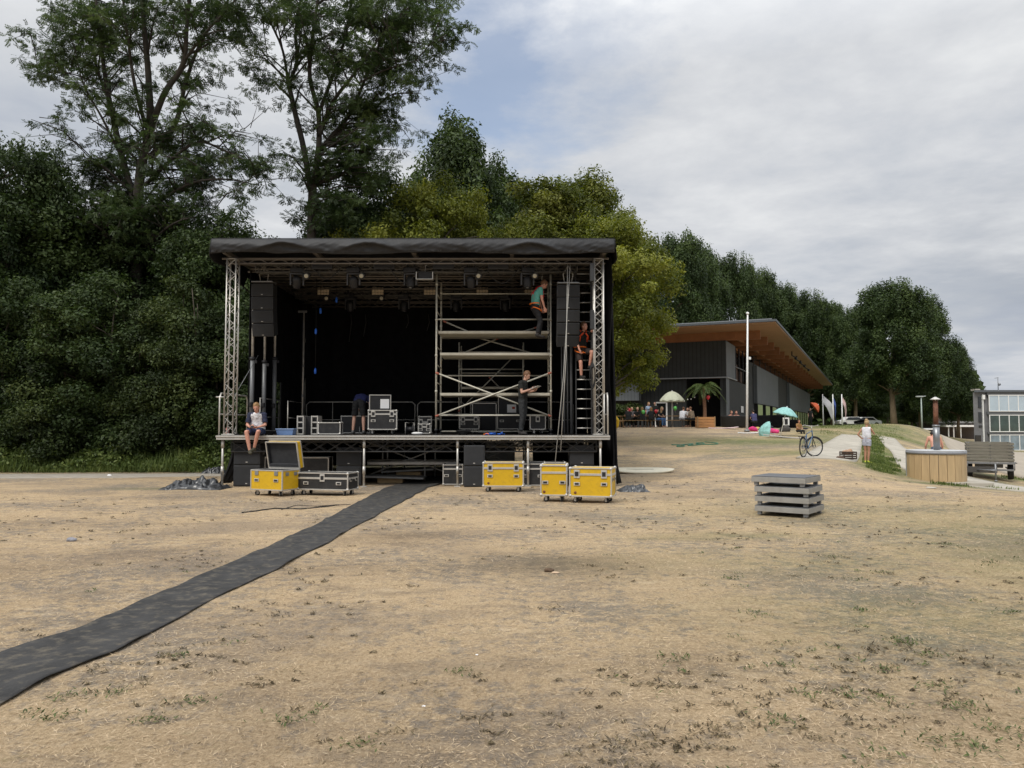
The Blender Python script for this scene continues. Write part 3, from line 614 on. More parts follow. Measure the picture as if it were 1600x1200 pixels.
# ---------------- the two big ash trees, limbs laid out one by one
def ash(name, label, X0, Y0, limbs, subn, seed, spr=1.0, crown_boxes=()):
    global rng
    rng = np.random.default_rng(seed); random.seed(seed)
    base = Vector((X0, Y0, g(X0, Y0))); o = thing(name, label, 'tree', base, 0, 'tall ash trees behind the hedge'); mb = MB(); tips = []; skel = []
    for pts, r0, r1 in limbs:
        P_ = []
        for (px, py, dy) in pts: P_.append(W(px, py, Y0 + dy) - base)
        # densify with Catmull-Rom
        Q = []; n_ = len(P_)
        for i in range(n_ - 1):
            a, b, c, d = P_[max(i - 1, 0)], P_[i], P_[i + 1], P_[min(i + 2, n_ - 1)]
            for q in range(5):
                t = q / 5; Q.append(.5 * ((2 * b) + (c - a) * t + (2 * a - 5 * b + 4 * c - d) * t * t + (3 * b - a - 3 * c + d) * t ** 3))
        Q.append(P_[-1]); rs = [.82 * (r0 + (r1 - r0) * i / (len(Q) - 1)) for i in range(len(Q))]; mb.tube(Q, rs, 9)
        for i, q in enumerate(Q): skel.append((q, rs[i], (Q[min(i + 1, len(Q) - 1)] - Q[max(i - 1, 0)]).normalized(), i / len(Q)))
        tips.append(Q[-1])
    cand = [s_ for s_ in skel if s_[0].z > 5.5]; C_ = []
    for i in range(subn):
        q, r, d, t = random.choice(cand); L = (random.uniform(1.0, 2.9)) * spr * (1.15 - .3 * t); an = random.uniform(0, 6.283)
        dirv = (Vector((math.cos(an), math.sin(an) * .8, random.uniform(.05, .9))) + d * .4).normalized(); e = q + dirv * L; mid = q.lerp(e, .5) + Vector((0, 0, L * .1))
        mb.tube([q, mid, e + Vector((0, 0, -.1 * L))], [min(.06, r * .6), .03, .012], 5)
        for k2 in range(3):
            f = e + Vector((random.gauss(0, .42), random.gauss(0, .42), random.gauss(-.15, .3))) * (1.0 + .3 * L); mb.tube([mid.lerp(e, random.random()), f], [.018, .007], 4); C_.append((f.x, f.y, f.z, random.uniform(.22, .46)))
        C_.append((mid.x, mid.y, mid.z, random.uniform(.25, .45)))
    for t_ in tips: C_.append((t_.x, t_.y, t_.z, .6))
    for (px, py, rx, ry, n_) in crown_boxes:
        for i in range(n_):
            a_ = random.uniform(0, 6.283); q = math.sqrt(random.random()); p = W(px + rx * q * math.cos(a_), py + ry * q * math.sin(a_), Y0 + random.gauss(0, 1.3)) - base
            C_.append((p.x, p.y, p.z, random.uniform(.28, .62)))
            nb = min(skel, key=lambda s_: (s_[0] - p).length + (2 if s_[0].z > p.z else 0)); limb(mb, nb[0], p, min(.05, nb[1] * .6), .012, 4, .10, 5)
    cl = np.array(C_); idx = np.repeat(np.arange(len(cl)), np.maximum(4, (46 * (cl[:, 3] / .5) ** 2).astype(int))); m_ = len(idx)
    # pinnate sprigs: rachis with leaflets on both sides
    dd = unit(rng.normal(0, 1, (m_, 3))); P0 = cl[idx, :3] + dd * (cl[idx, 3] * rng.random(m_) ** .5)[:, None] * [1.15, 1.15, .6]
    ra = unit(dd * [1, 1, .3] + rng.normal(0, .5, (m_, 3)) + [0, 0, -.35]); up = unit(np.tile([0, 0, 1.], (m_, 1)) + rng.normal(0, .35, (m_, 3))); sd_ = unit(np.cross(ra, up)); ct = rng.normal(.5, .2, len(cl))
    P, A, B, T = [], [], [], []
    for k2 in range(5):
        for sg in (-1, 1):
            L = .074 * (1.0 + .3 * rng.random(m_)); dv = unit(sd_ * sg + ra * .55 + rng.normal(0, .12, (m_, 3)) + [0, 0, -.15]); P.append(P0 + ra * (.045 * k2) + dv * L[:, None] * .6); A.append(dv * L[:, None] * .62)
            B.append(unit(np.cross(dv, np.cross(sd_, ra))) * (L * .24)[:, None]); T.append(np.clip(ct[idx] + rng.normal(0, .12, m_), 0, 1))
    cm = quads_mesh(name + '_crown', np.concatenate(P), np.concatenate(A), np.concatenate(B), np.concatenate(T), LF['ash'])
    mb.build('trunk', barkash, o); c = bpy.data.objects.new('crown', cm); col.objects.link(c); c.parent = o; return o
ash('ash_tree', 'tall three stemmed ash tree standing over the hedge at the left', GX(214, 33), 33,
    [([(216, 690, 0), (215, 560, 0), (213, 430, 0), (214, 330, 0), (222, 250, 0)], .34, .24),
     ([(222, 260, 0), (234, 190, 0), (232, 120, -.3), (225, 40, -.5), (218, -60, -.6)], .22, .10),
     ([(214, 330, 0), (192, 250, .3), (178, 190, .5), (166, 130, .5), (158, 70, .2), (150, 0, 0), (140, -60, 0)], .19, .05),
     ([(190, 245, .4), (160, 185, .0), (130, 130, -.4), (116, 70, -.6)], .08, .02),
     ([(172, 160, .4), (150, 100, .9), (148, 40, 1.2), (155, -30, 1.3)], .09, .04),
     ([(226, 230, 0), (255, 150, -.6), (286, 100, -.8), (292, 40, -1.0), (300, -40, -1.2)], .18, .08),
     ([(236, 250, .2), (275, 190, .6), (290, 130, .8), (312, 70, 1.2), (350, 10, 1.6), (390, -50, 1.8)], .15, .04),
     ([(288, 95, -.8), (318, 55, -1.4), (350, 20, -1.8), (385, -20, -2)], .08, .03),
     ([(228, 200, 0), (210, 130, -.9), (200, 60, -1.3), (190, -20, -1.6)], .11, .05),
     ([(226, 290, 0), (300, 225, -.8), (350, 235, -1.4), (400, 260, -1.8)], .10, .02),
     ([(216, 340, 0), (290, 290, -1.4), (350, 280, -2), (405, 290, -2.3)], .09, .02),
     ([(205, 300, 0), (160, 260, -.8), (135, 250, -1.2)], .07, .02),
     ([(165, 135, .4), (110, 115, .3), (60, 115, .1)], .05, .015),
     ([(214, 400, 0), (270, 350, -1.6), (330, 335, -2.4)], .08, .02), ([(214, 420, 0), (160, 360, -1.6), (120, 340, -2.2)], .08, .02)],
    135, 11, crown_boxes=[(230, 335, 120, 50, 26), (150, 300, 60, 60, 12), (300, 250, 50, 40, 10), (230, 280, 95, 60, 40), (200, 360, 110, 60, 36), (330, 300, 60, 50, 18), (110, 60, 45, 60, 14), (250, 30, 110, 45, 24), (345, 50, 40, 50, 8), (375, 258, 40, 28, 9), (100, 135, 45, 50, 9)])
ash('ash_tree', 'tall forked ash tree with bare lower limbs left above the stage roof', GX(488, 34), 34,
    [([(486, 690, 0), (486, 560, 0), (486, 430, 0), (487, 350, 0), (488, 290, 0)], .30, .22),
     ([(486, 300, 0), (474, 230, .2), (463, 185, .3), (455, 150, .3), (450, 125, .3)], .17, .13),
     ([(450, 128, .3), (442, 80, .0), (425, 40, -.3), (405, 0, -.5), (395, -40, -.6)], .08, .03),
     ([(452, 130, .3), (464, 95, .5), (462, 50, .6), (470, 0, .8), (480, -40, .9)], .11, .05),
     ([(452, 138, .3), (430, 105, .3), (400, 70, .5), (385, 55, .6)], .045, .015),
     ([(489, 300, 0), (498, 230, 0), (497, 175, 0), (484, 120, -.2), (488, 60, -.4), (500, -20, -.6)], .18, .07),
     ([(498, 215, 0), (520, 160, -.6), (550, 120, -1), (575, 85, -1.2), (600, 50, -1.4), (640, 10, -1.4)], .12, .03),
     ([(495, 240, 0), (525, 205, .4), (545, 180, .6), (570, 125, .8), (590, 75, .9), (620, 30, .9), (660, -20, 1)], .13, .04),
     ([(590, 80, .9), (630, 65, .5), (670, 70, .2), (698, 62, 0)], .05, .012),
     ([(497, 180, 0), (530, 90, .9), (545, 30, 1.2), (550, -40, 1.4)], .11, .05),
     ([(545, 180, .6), (590, 175, .6), (620, 190, .5)], .05, .015),
     ([(560, 130, -1), (600, 110, -1.4), (650, 95, -1.6), (680, 85, -1.7)], .05, .015)],
    100, 23, crown_boxes=[(560, 260, 60, 50, 16), (590, 130, 60, 50, 12), (560, 190, 55, 40, 24), (600, 215, 45, 30, 12), (570, 60, 85, 60, 28), (650, 50, 50, 50, 20), (520, 290, 45, 60, 20), (540, 250, 60, 40, 16), (500, 330, 50, 30, 12), (470, 30, 40, 40, 7), (600, 20, 90, 40, 20)])
# ------------------------------------------------------------ shared materials
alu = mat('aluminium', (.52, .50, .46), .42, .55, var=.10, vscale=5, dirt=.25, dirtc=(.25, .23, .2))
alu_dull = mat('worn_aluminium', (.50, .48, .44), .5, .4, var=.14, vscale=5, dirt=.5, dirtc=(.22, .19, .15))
steel = mat('grey_steel', (.24, .245, .25), .45, .5, var=.15)
blackp = mat('black_paint', (.014, .014, .016), .55, var=.3, vscale=9)
blackc = mat('black_cloth', (.0095, .0095, .0105), .95, var=.3, vscale=4, bump=.4, bscale=30, spec=.1)
tarpm = mat('black_tarpaulin', (.011, .011, .012), .6, var=.35, vscale=4, bump=.5, bscale=9, spec=.4, dirt=.25, dirtc=(.05, .047, .045))
rubber = mat('black_rubber', (.018, .018, .018), .75, var=.2)
ply = mat('brown_phenolic_ply', (.055, .040, .030), .5, var=.2)
plywall = mat('black_laminate', (.020, .020, .021), .5, var=.25, vscale=4, dirt=.25, dirtc=(.10, .09, .08))
yell = mat('yellow_laminate', (.60, .37, .010), .45, var=.08, vscale=3, dirt=.5, dirtc=(.33, .20, .03))
foamg = mat('grey_foam', (.034, .035, .038), .95, var=.2, bump=.6, bscale=60)
paper = mat('white_paper', (.80, .80, .80), .7, var=.02)
white = mat('white_paint', (.78, .78, .76), .5, var=.04, dirt=.15)
blue = mat('blue_plastic', (.02, .12, .55), .35, var=.1)
redm = mat('red_webbing', (.55, .03, .035), .7, var=.1)
orangem = mat('orange_webbing', (.80, .17, .02), .7, var=.1)
ropem = mat('grey_rope', (.38, .37, .34), .9, var=.1)
lensm = mat('pale_lens', (.40, .37, .28), .25, var=.1)
amber = mat('lamp_panel', (.55, .45, .32), .5, var=.25, vscale=18)
cablem = mat('black_cable', (.012, .012, .012), .6)

YF, YB = 20.0, 28.0; XL, XR = -7.68, 2.53; DZ = 1.33
def lattice(mb, p0, p1, w_, h_=None, step=.3, rc=.025, rd=.010, x=True, n=8):
    """box truss between two points: four chords with diagonals on all four faces"""
    h_ = h_ or w_; p0, p1 = Vector(p0), Vector(p1); d = (p1 - p0); L = d.length; d.normalize()
    u = Vector((1, 0, 0)) if abs(d.z) > .9 else d.cross(Vector((0, 0, 1))).normalized(); v = d.cross(u).normalized()
    cs_ = [u * (sx * w_ / 2) + v * (sy * h_ / 2) for sx, sy in ((-1, -1), (1, -1), (1, 1), (-1, 1))]
    for c in cs_: mb.tube([p0 + c, p1 + c], rc, n)
    k_ = max(1, round(L / step))
    for i in range(k_):
        a, b = p0 + d * (L * i / k_), p0 + d * (L * (i + 1) / k_)
        for q in range(4):
            c1, c2 = cs_[q], cs_[(q + 1) % 4]
            if i % 2 == 0 or x: mb.tube([a + c1, b + c2], rd, 5, caps=False)
            if i % 2 == 1 or x: mb.tube([a + c2, b + c1], rd, 5, caps=False)
    for q in range(4):
        mb.tube([p0 + cs_[q], p0 + cs_[(q + 1) % 4]], rd * 1.5, 6); mb.tube([p1 + cs_[q], p1 + cs_[(q + 1) % 4]], rd * 1.5, 6)
stage = thing('concert_stage', 'black covered outdoor concert stage with silver lattice towers standing on dry grass', 'stage', (-2.58, 20, 0))
def SB(): return MB()
def sbuild(mb, name, m, label=None):
    mb.v = [(x + 2.58, y - 20, z) for x, y, z in mb.v]; return mb.build(name, m, stage, label)
# deck
m = MB()
for i in range(10):
    for j in range(8):
        x0 = XL + (XR - XL) * i / 10; x1 = XL + (XR - XL) * (i + 1) / 10; m.box(((x0 + x1) / 2, 20.06 + j + .49, DZ - .018), (x1 - x0 - .008, .985, .03))
sbuild(m, 'deck', mat('stage_deck_ply', (.035, .030, .026), .6, var=.25, dirt=.4, dirtc=(.10, .085, .065)))
m = MB(); m.bevbox(((XL + XR) / 2, 20.02, DZ - .028), (XR - XL + .04, .06, .045), .006); m.bevbox(((XL + XR) / 2, 20.035, DZ - .098), (XR - XL + .02, .05, .038), .006); m.box(((XL + XR) / 2, 20.06, DZ - .063), (XR - XL, .03, .05))
for x in (XL, XR): m.box((x, 24, DZ - .06), (.05, 7.9, .10))
sbuild(m, 'deck_edge', alu)
m = MB(); lattice(m, (XL + .3, 20.35, 1.03), (XR - .3, 20.35, 1.03), .22, .26, .42, .018, .008); lattice(m, (XL + .3, 24, 1.0), (XR - .3, 24, 1.0), .25, .3, .42, .018, .008); lattice(m, (XL + .3, 27.6, 1.0), (XR - .3, 27.6, 1.0), .25, .3, .42, .018, .008)
sbuild(m, 'deck_truss', mat('dark_truss', (.07, .07, .07), .5, .3))
for px in (348, 569, 715, 825, 938):
    for Y in (20.12, 23.9, 27.7):
        x = GX(px, 20.12); m = MB(); gzz = g(x, Y); m.tube([(x, Y, gzz + .02), (x, Y, DZ - .12)], .03 if Y < 21 else .028, 10); m.tube([(x, Y, gzz + .33), (x, Y, .52)], .04, 10); m.tube([(x, Y, 1.0), (x, Y, DZ - .115)], .042, 10)
        m.bevbox((x, Y, gzz + .008), (.16, .16, .022), .004); sbuild(m, 'deck_leg', alu)
def one(m): sbuild(m, 'brace', alu_dull)
for (a, b) in (((569, 22.0), (715, 22.0)), ((715, 22.0), (569, 22.0)), ((715, 24), (825, 24)), ((825, 24), (715, 24))):
    one(MB().tube([(GX(a[0], a[1]), a[1], .12), (GX(b[0], b[1]), b[1] + .06, 1.15)], .022, 8))
for px0, px1, py, Y in ((574, 715, 722, 21.5), (560, 720, 697, 23.2), (574, 720, 719, 23.5), (760, 935, 698, 22.2), (825, 880, 722, 20.6), (825, 880, 755, 20.6)): one(MB().tube([(GX(px0, Y), Y, GZ(py, Y)), (GX(px1, Y), Y, GZ(py, Y))], .028, 8))
one(MB().bevbox((GX(645, 21.5), 21.6, GZ(724, 21.5)), (2.5, .35, .07), .01))
for px, Y in ((664, 22), (680, 23.5), (598, 23.5)): one(MB().tube([(GX(px, Y), Y, .02), (GX(px, Y), Y, 1.2)], .024, 8))
# towers
ZT = 6.0
for px0, px1, Y in ((351, 367, 20.28), (928, 945, 20.28)):
    xc = GX((px0 + px1) / 2, Y); m = MB(); lattice(m, (xc, Y, DZ + .03), (xc, Y, ZT), .235, .26, .22, .021, .0085, x=False); m.box((xc, Y, DZ + .02), (.34, .34, .025)); sbuild(m, 'corner_tower', alu)
for xc in (XL + .25, XR - .25): m = MB(); lattice(m, (xc, 28.16, DZ), (xc, 28.16, ZT), .26, .26, .3, .024, .010); sbuild(m, 'corner_tower', alu)
# right rear tower leg seen beside the front one
m = MB(); lattice(m, (GX(931, 22.6), 22.6, DZ), (GX(931, 22.6), 22.6, ZT), .2, .2, .22, .02, .0085, x=False); sbuild(m, 'middle_tower', alu)
# roof beams across (the ribs seen from below), lengthwise beams
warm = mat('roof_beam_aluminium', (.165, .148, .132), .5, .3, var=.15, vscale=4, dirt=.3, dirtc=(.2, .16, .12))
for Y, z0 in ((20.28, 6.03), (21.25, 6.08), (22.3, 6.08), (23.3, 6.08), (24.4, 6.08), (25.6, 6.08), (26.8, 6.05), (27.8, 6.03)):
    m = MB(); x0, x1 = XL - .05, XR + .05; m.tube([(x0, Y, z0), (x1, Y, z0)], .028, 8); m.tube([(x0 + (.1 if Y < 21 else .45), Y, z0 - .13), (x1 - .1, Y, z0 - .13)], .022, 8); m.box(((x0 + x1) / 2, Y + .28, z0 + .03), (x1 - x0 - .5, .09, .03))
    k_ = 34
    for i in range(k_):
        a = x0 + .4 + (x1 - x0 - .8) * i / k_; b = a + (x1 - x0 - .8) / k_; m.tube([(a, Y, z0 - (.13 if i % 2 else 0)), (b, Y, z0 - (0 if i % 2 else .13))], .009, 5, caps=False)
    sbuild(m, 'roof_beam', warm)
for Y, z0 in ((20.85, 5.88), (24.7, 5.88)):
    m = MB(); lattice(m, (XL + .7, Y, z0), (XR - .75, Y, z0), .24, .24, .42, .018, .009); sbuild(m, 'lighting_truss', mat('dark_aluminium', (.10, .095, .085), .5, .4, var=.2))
m = MB()
for x in (XL + .1, -5.2, -2.6, 0.0, XR - .1): m.box((x, 24, 6.16), (.1, 8, .1))
sbuild(m, 'roof_rail', warm)
# roof tarpaulin with wrinkled front skirt
def fold(x, z, s=0): return mnoise.noise(Vector((x * 1.3 + s, z * 2.2, s))) * .5 + mnoise.noise(Vector((x * 3.1 + z * 5, z * 6 + s, 2.0 + s))) * .4 + abs(mnoise.noise(Vector((x * 5 - z * 9, z * 5, 7.0)))) * .5
RX0, RX1 = -7.86, 2.68
SW = [(-5.95, .55), (-3.75, .6), (.48, .55)]
def skirt(u, v):
    x = RX0 + (RX1 - RX0) * u; z = 6.46 - v * .35; bul = 0
    for c, wd in SW:
        d = (x - c) / wd; arch = math.exp(-d * d); ridge = 6.36 - .26 * (1 - math.exp(-d * d * .6)); bul += .085 * arch * math.exp(-((z - ridge) / .07) ** 2) - .05 * arch * (1 if z < ridge - .05 else 0)
    wave = .05 * math.sin(math.pi * v) + fold(x, z) * .05 * (.3 + v); zz = z - .03 * v * math.sin(x * 1.3 + .7) - .035 * v * mnoise.noise(Vector((x * .9, 1, 5)))
    return (x, 19.86 - wave - bul - .04 * v, zz)
m = MB(); m.sheet(skirt, 260, 16, (0, .018, 0))
def roll(u, v):   # hem turned under
    x = RX0 + (RX1 - RX0) * u; b = Vector(skirt(u, 1.0)); a = v * math.pi * 1.1; r = .035 + .02 * mnoise.noise(Vector((x * 2.2, 3, 1)))
    return (x, b.y + r - r * math.cos(a), b.z - r * math.sin(a))
m.sheet(roll, 260, 6, (0, 0, .006))
m.sheet(lambda u, v: (RX0 + (RX1 - RX0) * u, 19.86 + 8.5 * v, 6.46 - .10 * v + .02 * math.sin(u * 60) * math.sin(v * 9)), 60, 20, (0, 0, .02))
for x_, sg in ((RX0, -1), (RX1, 1)):
    m.sheet(lambda u, v, x_=x_, sg=sg: (x_ + sg * (.02 + .05 * math.sin(u * 40) * v + .04 * v), 19.86 + 8.5 * u, 6.46 - .1 * u - (.42 + .10 * math.sin(u * 17)) * v), 60, 8, (-sg * .015, 0, 0))
sbuild(m, 'roof_cover', tarpm)
# curtains
def curtain_x(x0, x1, Y, z0, z1, amp=.05, fr=9): return MB().sheet(lambda u, v: (x0 + (x1 - x0) * u, Y + amp * math.sin(u * (x1 - x0) * fr) + .03 * mnoise.noise(Vector((u * 30, v * 4, 0))), z0 + (z1 - z0) * v), int((x1 - x0) * 18), 12, (0, .02, 0))
def curtain_y(X, y0, y1, z0, z1, amp=.05, fr=9, lean=0.0): return MB().sheet(lambda u, v: (X + amp * math.sin(u * (y1 - y0) * fr) + lean * (1 - v), y0 + (y1 - y0) * u, z0 + (z1 - z0) * v), int((y1 - y0) * 18), 12, (.02, 0, 0))
sbuild(curtain_x(XL - .05, XR + .2, 27.95, DZ - .05, 6.36), 'back_curtain', blackc)
sbuild(curtain_x(XL - .05, -.9, 27.98, 0.12, DZ - .12), 'under_curtain', blackc)
sbuild(curtain_x(.75, XR + .05, 27.98, 0.25, DZ - .12), 'under_curtain', blackc)
sbuild(curtain_y(XL + .02, 22.25, 24.45, DZ - .0, 6.1), 'side_curtain', blackc)
sbuild(curtain_y(XL + .02, 25.35, 27.9, DZ - .0, 6.1), 'side_curtain', blackc)
sbuild(curtain_y(XL + .02, 24.4, 25.4, 3.0, 6.1), 'side_curtain', blackc)
sbuild(curtain_y(XL - .02, 21.2, 27.9, .05, DZ - .12), 'under_curtain', blackc)
sbuild(curtain_y(XR + .10, 20.45, 27.9, .03, 6.15, .05, 8, .14), 'side_curtain', blackc)
# loose cloth hanging at the right corner and left bay
m = MB(); m.sheet(lambda u, v: (XR + .10 + .05 * math.sin(v * 9 + u * 3) + .30 * (1 - v) ** 3 * u, 20.36 + .35 * u, .05 + 6.1 * v), 14, 40, (.01, .015, 0)); sbuild(m, 'hanging_cloth', blackc)
m = MB(); m.sheet(lambda u, v: (XL - .12 + .1 * math.sin(v * 7) + .5 * u * v * v * .6, 20.9 + 1.2 * u, 6.1 - (.35 + .45 * u) * v), 12, 10, (0, .02, 0)); sbuild(m, 'hanging_cloth', blackc)
m = MB(); m.sheet(lambda u, v: (GX(372, 20.7) + .22 * (u - .5) - .35 * (1 - v) ** 2 + .04 * math.sin(u * 14), 20.6 + .2 * u, .04 + 1.15 * v), 16, 14, (0, .02, 0)); sbuild(m, 'hanging_cloth', tarpm)
# guard rails
def rail(pts, bars, r=.02, posts=()):
    m = MB()
    for q in pts: m.tube(q, r, 8)
    for b in bars: m.tube(b, r * .85, 8)
    return m
x = XL + .03; m = MB(); m.tube([(x, 20.1, DZ - .1), (x, 20.1, DZ + 1.0), (x, 20.2, DZ + 1.1), (x, 22.1, DZ + 1.1), (x, 22.2, DZ + 1.0), (x, 22.2, DZ - .05)], .022, 8); m.tube([(x, 20.1, DZ + .55), (x, 22.2, DZ + .55)], .018, 8); m.tube([(x - .1, 20.1, DZ + 1.0), (x + .12, 20.1, DZ + 1.0)], .018, 8)
sbuild(m, 'guard_rail', alu)
x = XR - .03; m = MB()
for y0 in (20.08, 22.2): m.tube([(x, y0, DZ - .1), (x, y0, DZ + 1.0), (x, y0 + .1, DZ + 1.1), (x, y0 + 1.9, DZ + 1.1), (x, y0 + 2, DZ + 1.0), (x, y0 + 2, DZ - .05)], .022, 8); m.tube([(x, y0, DZ + .55), (x, y0 + 2, DZ + .55)], .018, 8)
m.tube([(x - .09, 20.09, DZ), (x - .09, 20.09, DZ + 1.08)], .022, 8); sbuild(m, 'guard_rail', alu)
for a, b in ((478, 560), (562, 648), (652, 726), (735, 812), (818, 896)):
    Y = 27.2; x0, x1 = GX(a, Y), GX(b, Y); m = MB(); m.tube([(x0, Y, DZ), (x0, Y, DZ + .98), (x0 + .1, Y, DZ + 1.08), (x1 - .1, Y, DZ + 1.08), (x1, Y, DZ + .98), (x1, Y, DZ)], .02, 8); m.tube([(x0, Y, DZ + .45), (x1, Y, DZ + .45)], .016, 8); m.tube([((x0 + x1) / 2, Y, DZ), ((x0 + x1) / 2, Y, DZ + 1.07)], .014, 8); sbuild(m, 'guard_rail', alu_dull)
for Y in (23.4, 26.2):
    x = XL + .3; m = MB(); m.tube([(x, Y - .9, DZ), (x, Y - .9, DZ + 1.05), (x, Y + .9, DZ + 1.05), (x, Y + .9, DZ)], .02, 8); m.tube([(x, Y - .9, DZ + .5), (x, Y + .9, DZ + .5)], .016, 8); sbuild(m, 'guard_rail', alu_dull)
# stay wire left bay
m = MB(); m.tube([(GX(366, 21), 21.0, DZ + 1.1), (XL + .35, 22.1, 3.6)], .008, 6); sbuild(m, 'stay_wire', steel)

# ------------------------------------------------------------ things hung in the roof
def moving_head(x, Y, z, rz, label, tilt=0.3, s=1.0):
    o = thing('moving_head_light', label, 'stage light', (x, Y, z), rz, 'moving head lights hung in the stage roof'); o.scale = (s, s, s)
    m = MB(); m.bevbox((0, 0, -.09), (.36, .26, .14), .02); m.tube([(-.1, 0, 0), (-.1, 0, .1)], .02, 8); m.tube([(.1, 0, 0), (.1, 0, .1)], .02, 8); m.build('base', blackp, o)
    m = MB()
    for sx in (-1, 1): m.bevbox((sx * .17, 0, -.33), (.045, .10, .34), .015)
    m.bevbox((0, 0, -.18), (.36, .1, .05), .015); m.build('yoke', mat('yoke_grey', (.045, .045, .048), .45), o)
    R_ = Matrix.Rotation(tilt, 3, 'X'); m = MB(); prof = [(.05, .16), (.11, .13), (.125, .05), (.12, -.05), (.10, -.14), (.095, -.17)]; m.lathe(prof, (0, 0, -.40), 18, axis=R_ @ Vector((0, 0, 1))); m.build('head', blackp, o)
    m = MB(); m.lathe([(.001, 0), (.05, .012), (.078, .022), (.08, .03)], Vector((0, 0, -.40)) + R_ @ Vector((0, 0, -.18)), 16, axis=R_ @ Vector((0, 0, 1))); m.build('lens', mat('grey_lens', (.30, .31, .33), .12, var=.1, spec=.8), o); return o
MH = [(460, 21.7, 'leftmost moving head light on the front truss', .5), (550, 21.7, 'moving head light on the front truss second from the left', .35), (640, 21.7, 'dark moving head light on the front truss above the middle', -.2), (735, 21.7, 'moving head light on the front truss right of the scaffold post', .3), (824, 21.7, 'moving head light on the front truss nearest the climbing man', -.1)]
for px, Y, lb, tl in MH: moving_head(GX(px, 20.8), 20.8, 5.90, .3 * math.sin(px), lb, tl)
for px, lb in ((545, 'leftmost moving head light on the rear truss'), (630, 'moving head light on the rear truss left of the scaffold'), (712, 'moving head light on the rear truss seen through the scaffold'), (790, 'rightmost moving head light on the rear truss')): moving_head(GX(px, 24.7), 24.7, 5.84, 1.2 + px, lb, .1)
def par(x, Y, z, label, grp='small round lamps hung in the stage roof', r=.095):
    o = thing('round_lamp', label, 'stage light', (x, Y, z), 0, grp); m = MB(); ax = Vector((0, -1, -.25)).normalized()
    m.lathe([(.04, -.16), (r, -.12), (r, .0), (r * 1.08, .01), (r * 1.08, .03), (r * .96, .032)], (0, 0, 0), 18, axis=ax); m.build('housing', blackp, o)
    m = MB(); m.lathe([(.001, .045), (r * .5, .04), (r * .92, .02)], (0, 0, 0), 18, axis=ax); m.build('lens', lensm, o)
    m = MB(); m.tube([(-r * 1.1, 0, 0), (-r * 1.1, 0, .16), (r * 1.1, 0, .16), (r * 1.1, 0, 0)], .01, 6); m.tube([(0, 0, .16), (0, 0, .26)], .012, 6); m.build('bracket', blackp, o)
for px, lb in ((475, 'round pale lamp on the front truss beside the leftmost moving head'), (562, 'round pale lamp on the front truss second from the left'), (747, 'round pale lamp on the front truss right of the scaffold post'), (836, 'round pale lamp on the front truss just above the climbing man')): par(GX(px, 20.62), 20.62, GZ(431, 20.62), lb, r=.085)
for px, lb in ((507, 'small round lamp under the leftmost amber panel'), (594, 'small round lamp under the second amber panel')): par(GX(px, 24.5), 24.5, GZ(466, 24.5), lb, r=.085)
def panel(px, Y, py, label):
    o = thing('panel_light', label, 'stage light', (GX(px, Y), Y, GZ(py, Y)), 0, 'amber panel lights on the rear truss'); m = MB(); m.bevbox((0, .05, 0), (.40, .09, .27), .01); m.tube([(0, .05, .13), (0, .05, .28)], .015, 6); m.build('housing', blackp, o)
    m = MB()
    for i in range(4):
        for j in range(3): m.bevbox((-.14 + i * .0933, -.005, -.08 + j * .08), (.085, .03, .072), .008)
    m.build('lamp_cell', amber, o)
for px, lb in ((502, 'leftmost amber panel light on the rear truss'), (588, 'amber panel light on the rear truss second from the left'), (670, 'amber panel light beside the scaffold post'), (753, 'amber panel light behind the scaffold'), (829, 'amber panel light behind the climbing man')): panel(px, 24.5, 455, lb)
def batten(px, label):
    Y = 20.7; o = thing('flood_panel', label, 'stage light', (GX(px, Y), Y, GZ(414, Y)), 0, 'flat black panels on the front truss'); m = MB(); m.bevbox((0, 0, 0), (.56, .12, .24), .015); m.tube([(-.15, .02, .12), (-.15, .02, .2)], .015, 6); m.tube([(.15, .02, .12), (.15, .02, .2)], .015, 6); m.build('housing', mat('dark_grey_panel', (.028, .029, .032), .5), o)
    m = MB(); m.bevbox((0, -.065, 0), (.5, .02, .18), .006); m.build('face', blackp, o)
for px, lb in ((500, 'flat black panel between the two left moving heads'), (598, 'flat black panel left of the middle of the front truss'), (692, 'flat black panel right of the middle of the front truss'), (778, 'flat black panel left of the climbing man')): batten(px, lb)
o = thing('open_flood_light', 'open square flood light with white rim beside the scaffold top', 'stage light', (GX(662, 20.6), 20.6, GZ(431, 20.6))); m = MB(); 
for c, d in (((0, 0, -.1), (.46, .16, .02)), ((-.22, 0, 0), (.02, .16, .2)), ((.22, 0, 0), (.02, .16, .2))): m.bevbox(c, d, .004)
m.build('rim', alu, o); m = MB(); m.bevbox((.02, .06, .02), (.4, .1, .18), .01); m.build('housing', blackp, o); m = MB(); m.tube([(0, .05, .1), (.02, .02, .28), (.06, .0, .3)], .012, 6); m.build('hook', steel, o)

